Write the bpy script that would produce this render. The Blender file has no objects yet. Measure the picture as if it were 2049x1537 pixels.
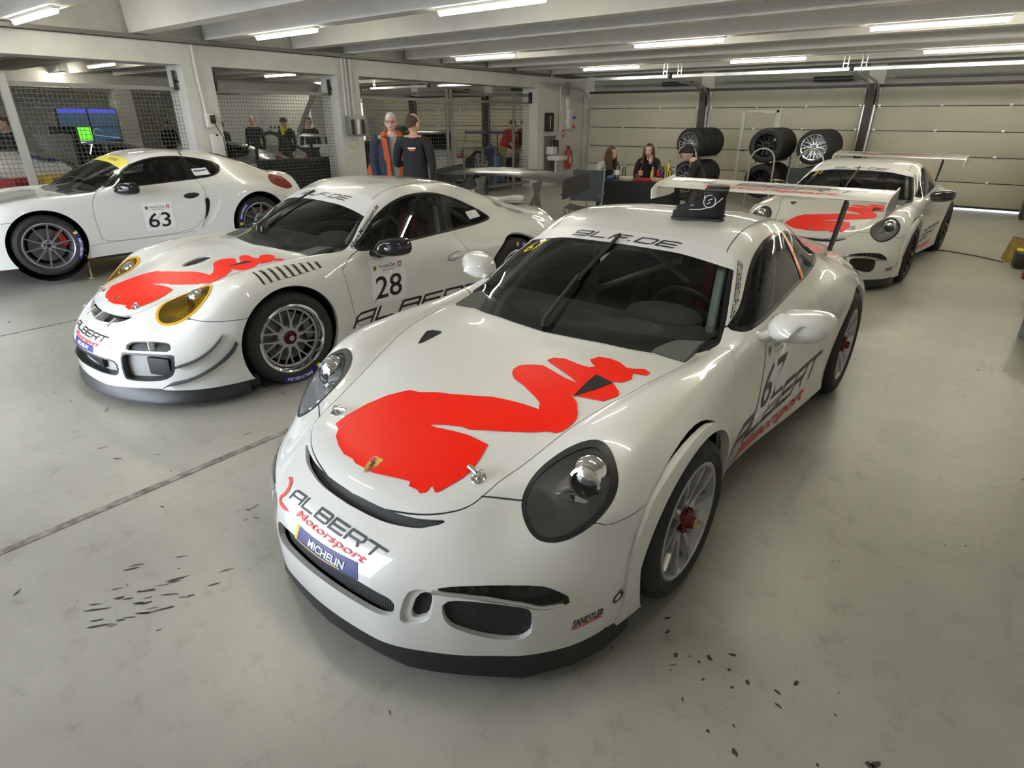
import bpy, bmesh, math, random
import numpy as np
from mathutils import Vector, Matrix, Euler
from mathutils.bvhtree import BVHTree

random.seed(7)
SC = bpy.context.scene
COL = SC.collection
PI = math.pi

# ---------------------------------------------------------------- camera
CAM_H, CAM_F, CAM_PITCH, CAM_ROLL, CAM_YAW = 1.736, 1183.9, .42228, -.00278, .66410
cam_data = bpy.data.cameras.new('camera')
cam = bpy.data.objects.new('camera', cam_data)
COL.objects.link(cam)
cam_data.sensor_fit = 'HORIZONTAL'
cam_data.sensor_width = 36.0
cam_data.lens = CAM_F / 2049.0 * 36.0
cam_data.clip_start = .05
cam_data.clip_end = 200
cam.matrix_world = (Matrix.Translation((0, 0, CAM_H)) @ Matrix.Rotation(CAM_YAW, 4, 'Z')
                    @ Matrix.Rotation(PI / 2 - CAM_PITCH, 4, 'X') @ Matrix.Rotation(-CAM_ROLL, 4, 'Z'))
SC.camera = cam

# ---------------------------------------------------------------- world, light, exposure
world = bpy.data.worlds.new('overcast_sky')
SC.world = world
world.use_nodes = True
_bg = world.node_tree.nodes['Background']
_bg.inputs[0].default_value = (.80, .89, 1.0, 1)
_bg.inputs[1].default_value = 9.0
SC.view_settings.view_transform = 'Standard'
SC.view_settings.look = 'None'
SC.view_settings.exposure = .38
SC.view_settings.gamma = 1.0
SC.view_settings.use_curve_mapping = False
LAMP_EMIT = 46.0

# ---------------------------------------------------------------- materials
MATS = {}


def mat(name, col=(.5, .5, .5), rough=.5, metal=0.0, coat=0.0, spec=.5, emit=None, estr=1.0, build=None):
    if name in MATS:
        return MATS[name]
    m = bpy.data.materials.new(name)
    m.use_nodes = True
    nt = m.node_tree
    b = nt.nodes['Principled BSDF']
    b.inputs['Base Color'].default_value = (*col, 1)
    b.inputs['Roughness'].default_value = rough
    b.inputs['Metallic'].default_value = metal
    b.inputs['Specular IOR Level'].default_value = spec
    if coat:
        b.inputs['Coat Weight'].default_value = coat
        b.inputs['Coat Roughness'].default_value = .03
    if emit:
        b.inputs['Emission Color'].default_value = (*emit, 1)
        b.inputs['Emission Strength'].default_value = estr
    if build:
        build(nt, b)
    m.diffuse_color = (*col, 1)
    MATS[name] = m
    return m


def nd(nt, typ, **kw):
    n = nt.nodes.new(typ)
    for k, v in kw.items():
        if k.startswith('i_'):
            key = k[2:]
            key = int(key) if key.isdigit() else key.replace('_', ' ')
            n.inputs[key].default_value = v
        else:
            setattr(n, k, v)
    return n


def noise_col(c1, c2, scale=6.0, detail=6.0, lo=.35, hi=.65, bump=0.0, coord='Object'):
    def f(nt, b):
        tc = nd(nt, 'ShaderNodeTexCoord')
        nz = nd(nt, 'ShaderNodeTexNoise', i_Scale=scale, i_Detail=detail, i_Roughness=.6)
        nt.links.new(tc.outputs[coord], nz.inputs['Vector'])
        r = nd(nt, 'ShaderNodeValToRGB')
        r.color_ramp.elements[0].position = lo
        r.color_ramp.elements[1].position = hi
        r.color_ramp.elements[0].color = (*c1, 1)
        r.color_ramp.elements[1].color = (*c2, 1)
        nt.links.new(nz.outputs['Fac'], r.inputs['Fac'])
        nt.links.new(r.outputs['Color'], b.inputs['Base Color'])
        if bump:
            bp = nd(nt, 'ShaderNodeBump', i_Strength=bump, i_Distance=.01)
            nt.links.new(nz.outputs['Fac'], bp.inputs['Height'])
            nt.links.new(bp.outputs['Normal'], b.inputs['Normal'])
    return f


def glass(name, tint, refl=1.0, rough=.0):
    """thin pane: tinted see-through plus a Fresnel reflection"""
    if name in MATS:
        return MATS[name]
    m = bpy.data.materials.new(name)
    m.use_nodes = True
    nt = m.node_tree
    nt.nodes.clear()
    out = nd(nt, 'ShaderNodeOutputMaterial')
    mix = nd(nt, 'ShaderNodeMixShader')
    tr = nd(nt, 'ShaderNodeBsdfTransparent')
    tr.inputs[0].default_value = (*tint, 1)
    gl = nd(nt, 'ShaderNodeBsdfGlossy')
    gl.inputs['Roughness'].default_value = rough
    gl.inputs['Color'].default_value = (refl, refl, refl, 1)
    fr = nd(nt, 'ShaderNodeFresnel', i_IOR=1.5)
    nt.links.new(fr.outputs[0], mix.inputs[0])
    nt.links.new(tr.outputs[0], mix.inputs[1])
    nt.links.new(gl.outputs[0], mix.inputs[2])
    nt.links.new(mix.outputs[0], out.inputs[0])
    m.diffuse_color = (*tint, .5)
    MATS[name] = m
    return m


# ---------------------------------------------------------------- objects
def empty(name, loc=(0, 0, 0), rz=0.0, label=None, cat=None, group=None):
    o = bpy.data.objects.new(name, None)
    COL.objects.link(o)
    o.location = loc
    o.rotation_euler = (0, 0, rz)
    o.empty_display_size = .1
    return tag(o, label, cat, group)


def tag(o, label=None, cat=None, group=None, kind=None):
    if label:
        o['label'] = label
    if cat:
        o['category'] = cat
    if group:
        o['group'] = group
    if kind:
        o['kind'] = kind
    return o


def link(name, me, parent=None, loc=None, rot=None, kind=None, label=None):
    o = bpy.data.objects.new(name, me)
    COL.objects.link(o)
    if parent:
        o.parent = parent
    if loc:
        o.location = loc
    if rot:
        o.rotation_euler = rot
    if kind:
        o['kind'] = kind
    if label:
        o['label'] = label
    return o


def kids(o):
    return [c for c in bpy.data.objects if c.parent == o]


def copy_tree(o, parent=None):
    chmap = {}
    for c in bpy.data.objects:
        if c.parent:
            chmap.setdefault(c.parent.name, []).append(c)

    def rec(x, par):
        c = x.copy()
        COL.objects.link(c)
        c.parent = par
        for ch in chmap.get(x.name, []):
            rec(ch, c)
        return c
    return rec(o, parent)


class MB:
    """collects primitives into one mesh"""

    def __init__(s):
        s.v, s.f, s.m, s.sm = [], [], [], []

    def add(s, vs, fs, mi=0, smooth=True, M=None):
        k = len(s.v)
        if M is not None:
            vs = [M @ Vector(p) for p in vs]
        s.v += [tuple(p) for p in vs]
        for f in fs:
            s.f.append(tuple(i + k for i in f))
            s.m.append(mi)
            s.sm.append(smooth)
        return s

    def box(s, c, d, rot=None, mi=0, bevel=0.0, smooth=False):
        x, y, z = d[0] / 2, d[1] / 2, d[2] / 2
        M = Matrix.Translation(c)
        if rot is not None:
            M = M @ (rot.to_4x4() if isinstance(rot, Matrix) else Euler(rot).to_matrix().to_4x4())
        if bevel <= 0:
            vs = [(i * x, j * y, k * z) for i in (-1, 1) for j in (-1, 1) for k in (-1, 1)]
            fs = [(0, 1, 3, 2), (4, 6, 7, 5), (0, 4, 5, 1), (2, 3, 7, 6), (0, 2, 6, 4), (1, 5, 7, 3)]
            return s.add(vs, fs, mi, smooth, M)
        b = min(bevel, x * .99, y * .99, z * .99)
        bm = bmesh.new()
        bmesh.ops.create_cube(bm, size=1, matrix=Matrix.Diagonal((2 * x, 2 * y, 2 * z, 1)))
        bmesh.ops.bevel(bm, geom=list(bm.edges), offset=b, segments=2, profile=.5, affect='EDGES')
        bm.verts.index_update()
        s.add([v.co.copy() for v in bm.verts], [[v.index for v in f.verts] for f in bm.faces], mi, True, M)
        bm.free()
        return s

    def cyl(s, a, b, r, r2=None, n=12, mi=0, cap=True, smooth=True):
        a, b = Vector(a), Vector(b)
        r2 = r if r2 is None else r2
        d = b - a
        q = d.to_track_quat('Z', 'Y').to_matrix() if d.length > 1e-9 else Matrix.Identity(3)
        vs = []
        for p, rr in ((a, r), (b, r2)):
            for i in range(n):
                t = 2 * PI * i / n
                vs.append(p + q @ Vector((rr * math.cos(t), rr * math.sin(t), 0)))
        fs = [(i, (i + 1) % n, n + (i + 1) % n, n + i) for i in range(n)]
        s.add(vs, fs, mi, smooth)
        if cap:
            s.add(vs, [tuple(range(n - 1, -1, -1)), tuple(range(n, 2 * n))], mi, False)
        return s

    def tube(s, pts, r, n=8, mi=0, closed=False, cap=True):
        P = [Vector(p) for p in pts]
        m = len(P)
        R = r if isinstance(r, (list, tuple)) else [r] * m
        vs, up = [], None
        for i, p in enumerate(P):
            if closed:
                t = P[(i + 1) % m] - P[i - 1]
            else:
                t = P[min(i + 1, m - 1)] - P[max(i - 1, 0)]
            t.normalize()
            if up is None:
                up = Vector((0, 0, 1)) if abs(t.z) < .9 else Vector((1, 0, 0))
            x = up.cross(t)
            x.normalize()
            y = t.cross(x)
            up = y
            for k in range(n):
                a = 2 * PI * k / n
                vs.append(p + x * R[i] * math.cos(a) + y * R[i] * math.sin(a))
        fs = []
        for i in range(m if closed else m - 1):
            j = (i + 1) % m
            for k in range(n):
                l = (k + 1) % n
                fs.append((i * n + k, i * n + l, j * n + l, j * n + k))
        s.add(vs, fs, mi, True)
        if cap and not closed:
            s.add(vs, [tuple(range(n - 1, -1, -1)), tuple(range((m - 1) * n, m * n))], mi, False)
        return s

    def lathe(s, prof, n=32, M=None, mi=0, smooth=True, arc=2 * PI):
        """prof: (r, h) pairs turned about local Z"""
        full = abs(arc - 2 * PI) < 1e-6
        vs = []
        k = n if full else n + 1
        for i in range(k):
            a = arc * i / n
            for (r, h) in prof:
                vs.append((r * math.cos(a), r * math.sin(a), h))
        p = len(prof)
        fs = []
        for i in range(n):
            j = (i + 1) % k
            for q in range(p - 1):
                fs.append((i * p + q, j * p + q, j * p + q + 1, i * p + q + 1))
        return s.add(vs, fs, mi, smooth, M)

    def ell(s, c, r, n=12, m=8, M=None, mi=0):
        vs, fs = [], []
        for i in range(m + 1):
            p = PI * i / m
            for k in range(n):
                a = 2 * PI * k / n
                vs.append((c[0] + r[0] * math.sin(p) * math.cos(a), c[1] + r[1] * math.sin(p) * math.sin(a), c[2] + r[2] * math.cos(p)))
        for i in range(m):
            for k in range(n):
                l = (k + 1) % n
                fs.append((i * n + k, (i + 1) * n + k, (i + 1) * n + l, i * n + l))
        return s.add(vs, fs, mi, True, M)

    def prism(s, poly, z0, z1, M=None, mi=0, smooth=False):
        n = len(poly)
        vs = [(x, y, z0) for x, y in poly] + [(x, y, z1) for x, y in poly]
        fs = [tuple(range(n - 1, -1, -1)), tuple(range(n, 2 * n))] + [(i, (i + 1) % n, n + (i + 1) % n, n + i) for i in range(n)]
        return s.add(vs, fs, mi, smooth, M)

    def mesh(s, name, mats, sharp=35):
        me = bpy.data.meshes.new(name)
        me.from_pydata(s.v, [], s.f)
        for m in (mats if isinstance(mats, (list, tuple)) else [mats]):
            me.materials.append(m)
        me.polygons.foreach_set('material_index', s.m)
        me.polygons.foreach_set('use_smooth', s.sm)
        me.update()
        if sharp:
            me.set_sharp_from_angle(angle=math.radians(sharp))
        return me

    def obj(s, name, mats, parent=None, loc=None, rot=None, kind=None, label=None, sharp=35):
        return link(name, s.mesh(name, mats, sharp), parent, loc, rot, kind, label)
# ---------------------------------------------------------------- car shell: a fair surface through measured sections
# car frame: X = towards the car's left side, Y = rearwards from the front axle, Z up


def makima(t, y, q):
    """modified Akima through (t, y[..., k]) sampled at q"""
    t = np.asarray(t, float)
    y = np.asarray(y, float)
    h = np.diff(t)
    d = np.diff(y, axis=0) / h.reshape(-1, *[1] * (y.ndim - 1))
    e0, e1 = 2 * d[0] - d[1], 2 * d[-1] - d[-2]
    D = np.concatenate([[2 * e0 - d[0]], [e0], d, [e1], [2 * e1 - d[-1]]])
    w = np.abs(np.diff(D, axis=0)) + np.abs(D[1:] + D[:-1]) / 2
    a, b = w[2:], w[:-2]
    s = a + b
    m = np.where(s > 1e-9, (a * D[1:-2] + b * D[2:-1]) / np.maximum(s, 1e-9), (D[1:-2] + D[2:-1]) / 2)
    i = np.clip(np.searchsorted(t, q, 'right') - 1, 0, len(t) - 2)
    x = ((q - t[i]) / h[i]).reshape(-1, *[1] * (y.ndim - 1))
    hi = h[i].reshape(-1, *[1] * (y.ndim - 1))
    return ((1 + 2 * x) * (1 - x) ** 2 * y[i] + x * (1 - x) ** 2 * hi * m[i] + x * x * (3 - 2 * x) * y[i + 1] + x * x * (x - 1) * hi * m[i + 1])


def loft(rows, step=.024, smooth=4):
    """rows: list of half sections [(l, w, z)...] from the centre line to the sill; returns verts (w,l,z), tris, normals"""
    G = np.array(rows, float)[:, :, [1, 0, 2]]
    R, Cn = G.shape[:2]
    full = np.concatenate([G[:, :0:-1] * [-1, 1, 1], G], axis=1)
    # rows
    ch = np.linalg.norm(np.diff(full, axis=0), axis=2).mean(axis=1)
    t = np.r_[0, np.cumsum(ch)]
    mx = np.linalg.norm(np.diff(G, axis=0), axis=2).max(axis=1)
    q = np.concatenate([np.linspace(t[i], t[i + 1], max(2, int(mx[i] / step)), endpoint=False) for i in range(R - 1)] + [[t[-1]]])
    A = makima(t, full, q)
    # columns
    B = A.transpose(1, 0, 2)
    ch = np.linalg.norm(np.diff(full, axis=1), axis=2)
    tc = np.r_[0, np.cumsum(ch.mean(axis=0))]
    mx = ch.max(axis=0)
    q2 = np.concatenate([np.linspace(tc[i], tc[i + 1], max(2, int(mx[i] / step)), endpoint=False) for i in range(2 * Cn - 2)] + [[tc[-1]]])
    P = makima(tc, B, q2).transpose(1, 0, 2)
    for _ in range(smooth):
        Q = P.copy()
        Q[1:-1] = .5 * P[1:-1] + .25 * (P[2:] + P[:-2])
        P = Q.copy()
        Q[:, 1:-1] = .5 * P[:, 1:-1] + .25 * (P[:, 2:] + P[:, :-2])
        P = Q
    n, m = P.shape[:2]
    du = np.gradient(P, axis=0)
    dv = np.gradient(P, axis=1)
    N = np.cross(dv, du)
    N /= np.maximum(np.linalg.norm(N, axis=2, keepdims=True), 1e-9)
    V = P.reshape(-1, 3)
    N = N.reshape(-1, 3)
    idx = np.arange(n * m).reshape(n, m)
    a, b, c, d = idx[:-1, :-1].ravel(), idx[:-1, 1:].ravel(), idx[1:, 1:].ravel(), idx[1:, :-1].ravel()
    T = np.concatenate([np.c_[a, b, c], np.c_[a, c, d]])
    cen = V[T].mean(axis=1)
    fn = np.cross(V[T[:, 1]] - V[T[:, 0]], V[T[:, 2]] - V[T[:, 0]])
    out = cen - np.array([0, 1.2, .4])
    if (fn * out).sum() < 0:
        T = T[:, ::-1]
        fn = -fn
    if (N * (V - [0, 1.2, .4])).sum() < 0:
        N = -N
    return V, T, N


def chaikin(P, it=2, closed=True):
    P = np.asarray(P, float)
    for _ in range(it):
        Q = np.roll(P, -1, axis=0) if closed else P[1:]
        A = P if closed else P[:-1]
        R = np.empty((2 * len(A), 2))
        R[0::2] = .75 * A + .25 * Q
        R[1::2] = .25 * A + .75 * Q
        P = R if closed else np.concatenate([P[:1], R, P[-1:]])
    return P


def sdf(P, X):
    """signed distance of points X (n,2) to closed polygon P: negative inside"""
    P = np.asarray(P, float)
    lo, hi = P.min(0) - .1, P.max(0) + .1
    d = np.full(len(X), .1)
    sel = np.where(((X > lo) & (X < hi)).all(axis=1))[0]
    x = X[sel]
    best = np.full(len(x), 9.)
    ins = np.zeros(len(x), bool)
    for a, b in zip(P, np.roll(P, -1, axis=0)):
        e = b - a
        L2 = e @ e
        if L2 < 1e-14:
            continue
        t = np.clip(((x - a) @ e) / L2, 0, 1)
        best = np.minimum(best, np.hypot(*(x - a - t[:, None] * e).T))
        c = ((a[1] > x[:, 1]) != (b[1] > x[:, 1]))
        with np.errstate(divide='ignore', invalid='ignore'):
            xi = a[0] + (x[:, 1] - a[1]) / (b[1] - a[1]) * e[0]
        ins ^= c & (x[:, 0] < xi)
    d[sel] = np.where(ins, -best, best)
    return d


class Shell:
    """triangle shell with a region label per face; cut() splits it along the zero line of a field"""

    def __init__(s, V, T, N):
        s.V, s.T, s.N = V, T, N
        s.lab = np.zeros(len(T), int)
        s.names = ['body']

    def cut(s, fld, name, only=None, where=None):
        """faces where fld < 0 get label name. only: names of labels that may be relabelled; where(V) mask of faces' centres"""
        d = fld(s.V)
        d = np.where(np.abs(d) < 2e-5, 2e-5, d)
        T = s.T
        sg = d[T] < 0
        k = sg.sum(axis=1)
        mix = (k == 1) | (k == 2)
        if where is not None or only is not None:
            ok = np.ones(len(T), bool)
            if only is not None:
                ok &= np.isin(s.lab, [s.names.index(x) for x in only if x in s.names])
            if where is not None:
                ok &= where(s.V[T].mean(axis=1))
        else:
            ok = np.ones(len(T), bool)
        mix &= ok
        M = T[mix]
        ml = s.lab[mix]
        if name not in s.names:
            s.names.append(name)
        li = s.names.index(name)
        lab = s.lab.copy()
        lab[(k == 3) & ok] = li
        if len(M):
            msg = sg[mix]
            one = msg.sum(axis=1) == 1
            odd = np.where(one[:, None], msg, ~msg)      # the vertex alone on its side
            j = odd.argmax(axis=1)
            r = np.arange(len(M))
            a, b, c = M[r, j], M[r, (j + 1) % 3], M[r, (j + 2) % 3]
            E = np.sort(np.concatenate([np.c_[a, b], np.c_[a, c]]), axis=1)
            U, inv = np.unique(E, axis=0, return_inverse=True)
            inv = inv.ravel()
            t = d[U[:, 0]] / (d[U[:, 0]] - d[U[:, 1]])
            t = t[:, None]
            nv = s.V[U[:, 0]] * (1 - t) + s.V[U[:, 1]] * t
            nn = s.N[U[:, 0]] * (1 - t) + s.N[U[:, 1]] * t
            nn /= np.maximum(np.linalg.norm(nn, axis=1, keepdims=True), 1e-9)
            base = len(s.V)
            p, q = base + inv[:len(M)], base + inv[len(M):]
            s.V = np.concatenate([s.V, nv])
            s.N = np.concatenate([s.N, nn])
            inA = one                                   # the lone vertex is inside when exactly one is
            T3 = np.concatenate([np.c_[a, p, q], np.c_[p, b, c], np.c_[p, c, q]])
            la = np.where(inA, li, ml)
            lb = np.where(inA, ml, li)
            s.T = np.concatenate([T[~mix], T3])
            s.lab = np.concatenate([lab[~mix], la, lb, lb])
        else:
            s.lab = lab
        return s

    def faces(s, *names):
        return s.T[np.isin(s.lab, [s.names.index(x) for x in names if x in s.names])]


def rim_edges(T):
    E = np.concatenate([T[:, [0, 1]], T[:, [1, 2]], T[:, [2, 0]]])
    key = np.sort(E, axis=1)
    U, inv, cnt = np.unique(key, axis=0, return_inverse=True, return_counts=True)
    return E[cnt[inv.ravel()] == 1]


def patch_mesh(name, V, T, N, m, off=0.0, rim=0.0, rim_mat=None):
    """a mesh from some shell faces, moved by off along the normals, its open edges turned in by rim"""
    used, inv = np.unique(T, return_inverse=True)
    T2 = inv.reshape(-1, 3)
    v = V[used] + N[used] * off
    n = N[used]
    fs = T2
    nn = n
    nf = len(T2)
    if rim:
        E = rim_edges(T2)
        a, b = E[:, 0], E[:, 1]
        k = len(v)
        ve = np.concatenate([v[a], v[b], v[a] - n[a] * rim, v[b] - n[b] * rim])
        ne = len(E)
        i = np.arange(ne)
        va, vb, wa, wb = k + i, k + ne + i, k + 2 * ne + i, k + 3 * ne + i
        fs = np.concatenate([T2, np.c_[vb, va, wa], np.c_[vb, wa, wb]])
        fnr = np.cross(v[a] - v[b], -n[b])
        fnr /= np.maximum(np.linalg.norm(fnr, axis=1, keepdims=True), 1e-9)
        v = np.concatenate([v, ve])
        nn = np.concatenate([n, fnr, fnr, fnr, fnr])
    me = bpy.data.meshes.new(name)
    me.from_pydata(v.tolist(), [], fs.tolist())
    me.materials.append(m)
    if rim_mat:
        me.materials.append(rim_mat)
        mi = np.zeros(len(fs), int)
        mi[nf:] = 1
        me.polygons.foreach_set('material_index', mi)
    me.polygons.foreach_set('use_smooth', np.ones(len(fs), bool))
    me.update()
    me.normals_split_custom_set_from_vertices(nn.tolist())
    return me


# ---------------------------------------------------------------- flat outlines laid on a surface
def tri2d(polys, cell=.03):
    """closed 2-D outlines (holes allowed) -> verts, tris, cut to a grid so that they can follow a curved surface"""
    cu = bpy.data.curves.new('outline', 'CURVE')
    cu.dimensions = '2D'
    cu.fill_mode = 'BOTH'
    for P in polys:
        sp = cu.splines.new('POLY')
        sp.points.add(len(P) - 1)
        for p, c in zip(sp.points, P):
            p.co = (c[0], c[1], 0, 1)
        sp.use_cyclic_u = True
    return _curve_tris(cu, cell)


def _curve_tris(cu, cell):
    o = bpy.data.objects.new('outline', cu)
    me = o.to_mesh()
    bm = bmesh.new()
    bm.from_mesh(me)
    o.to_mesh_clear()
    bpy.data.objects.remove(o)
    bpy.data.curves.remove(cu)
    bmesh.ops.remove_doubles(bm, verts=bm.verts, dist=1e-6)
    if cell and len(bm.verts):
        co = np.array([v.co for v in bm.verts])
        for ax in (0, 1):
            lo, hi = co[:, ax].min(), co[:, ax].max()
            nrm = Vector((1, 0, 0)) if ax == 0 else Vector((0, 1, 0))
            for k in range(1, int((hi - lo) / cell) + 1):
                bmesh.ops.bisect_plane(bm, geom=bm.verts[:] + bm.edges[:] + bm.faces[:], plane_co=nrm * (lo + (hi - lo) * k / (int((hi - lo) / cell) + 1)), plane_no=nrm)
    bmesh.ops.triangulate(bm, faces=bm.faces[:])
    bm.verts.index_update()
    V = np.array([v.co[:2] for v in bm.verts]).reshape(-1, 2)
    T = np.array([[v.index for v in f.verts] for f in bm.faces]).reshape(-1, 3)
    bm.free()
    return V, T


def text2d(txt, h=1.0, shear=0.0, bold=0.0, cell=.03, width=None, space=1.0):
    """plain lettering, cap height h, origin at the lower left"""
    cu = bpy.data.curves.new('letters', 'FONT')
    cu.body = txt
    cu.size = h / .69
    cu.shear = shear
    cu.offset = bold * h
    cu.space_character = space
    cu.resolution_u = 3
    V, T = _curve_tris(cu, 0)
    x0 = V[:, 0].min()
    V[:, 0] -= x0
    if width:
        V[:, 0] *= width / V[:, 0].max()
    return V, T


# squared-off wide racing capitals, drawn as strokes on a 0..1 box
TECHNO = {
    'A': [[(0, 0), (0, .82), (.16, 1), (1, 1), (1, 0)], [(0, .42), (1, .42)]],
    'L': [[(0, 1), (0, 0), (.95, 0)]],
    'B': [[(0, 0), (0, 1), (.9, 1), (1, .9), (1, .6), (.9, .52), (0, .52)], [(.9, .52), (1, .44), (1, .1), (.9, 0), (0, 0)]],
    'E': [[(1, 1), (0, 1), (0, 0), (1, 0)], [(0, .5), (.95, .5)]],
    'R': [[(0, 0), (0, 1), (.9, 1), (1, .9), (1, .55), (.9, .44), (.12, .44)], [(.72, .44), (.92, 0)]],
    'T': [[(-.08, 1), (1.08, 1)], [(.5, 1), (.5, 0)]],
    'F': [[(1, 1), (0, 1), (0, 0)], [(0, .5), (.9, .5)]],
    'D': [[(0, 0), (0, 1), (.86, 1), (1, .84), (1, .16), (.86, 0), (0, 0)]],
    '9': [[(1, .42), (0, .42), (0, .9), (.1, 1), (.9, 1), (1, .9), (1, .1), (.9, 0), (0, 0)]],
    'M': [[(0, 0), (0, 1), (.5, .45), (1, 1), (1, 0)]],
    'O': [[(.1, 0), (0, .1), (0, .9), (.1, 1), (.9, 1), (1, .9), (1, .1), (.9, 0), (.1, 0)]],
    'S': [[(1, 1), (0, 1), (0, .52), (1, .52), (1, 0), (0, 0)]],
    'P': [[(0, 0), (0, 1), (1, 1), (1, .45), (0, .45)]],
    '-': [[(.2, .5), (.8, .5)]],
    '.': [[(0, .02), (.02, .02)]],
}


def techno2d(txt, h=1.0, aspect=1.25, gap=.38, thick=.17, shear=.32, cell=.03):
    polys = []
    x = 0.0
    t = thick / 2
    V, T = [], []
    for ch in txt:
        if ch == ' ':
            x += aspect * .6
            continue
        a = .12 if ch == '.' else (aspect * .6 if ch == '-' else aspect)
        for st in TECHNO[ch]:
            P = [np.array([x + p[0] * a, t + p[1] * (1 - thick)]) for p in st]
            for i in range(len(P) - 1):
                d = P[i + 1] - P[i]
                d = d / max(np.hypot(*d), 1e-9)
                n = np.array([-d[1], d[0]]) * t
                q = [P[i] - d * t * .98 - n, P[i + 1] + d * t * .98 - n, P[i + 1] + d * t * .98 + n, P[i] - d * t * .98 + n]
                L = np.hypot(*(q[1] - q[0]))
                k = max(1, int(L * h / cell))
                b = len(V)
                for j in range(k + 1):
                    V += [q[0] + (q[1] - q[0]) * j / k, q[3] + (q[2] - q[3]) * j / k]
                for j in range(k):
                    o = b + 2 * j
                    T += [(o, o + 2, o + 3), (o, o + 3, o + 1)]
        x += a + gap
    V = np.array(V)
    V[:, 0] += V[:, 1] * shear
    return V * h, np.array(T)


def center2d(V):
    return V - (V.min(0) + V.max(0)) / 2


def lay(name, VT, fn, bvh, m, parent, off=.0025, kind=None, label=None):
    """lay 2-D shape on a surface: fn(x,y) -> (ray origin, ray direction)"""
    V, T = VT
    pts, ok = [], []
    for x, y in V:
        o, d = fn(x, y)
        hit, nrm, i, _ = bvh.ray_cast(Vector(o), Vector(d).normalized(), 8.0)
        if hit is None:
            pts.append((0, 0, 0))
            ok.append(False)
        else:
            if nrm.dot(Vector(d)) > 0:
                nrm = -nrm
            pts.append(tuple(hit + nrm * off))
            ok.append(True)
    ok = np.array(ok)
    P = np.array(pts)
    T = [t for t in np.asarray(T) if ok[t].all() and max(np.linalg.norm(P[t[0]] - P[t[1]]), np.linalg.norm(P[t[1]] - P[t[2]]), np.linalg.norm(P[t[0]] - P[t[2]])) < .35]
    if not len(T):
        return None
    T = np.array(T)
    d0 = np.array(fn(*V[T[0][0]])[1], float)
    fn_ = np.cross(P[T[:, 1]] - P[T[:, 0]], P[T[:, 2]] - P[T[:, 0]])
    flip = (fn_ @ d0) > 0
    T[flip] = T[flip][:, ::-1]
    me = bpy.data.meshes.new(name)
    me.from_pydata(P.tolist(), [], T.tolist())
    me.materials.append(m)
    me.polygons.foreach_set('use_smooth', np.ones(len(T), bool))
    me.update()
    return link(name, me, parent, kind=kind, label=label)
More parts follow.
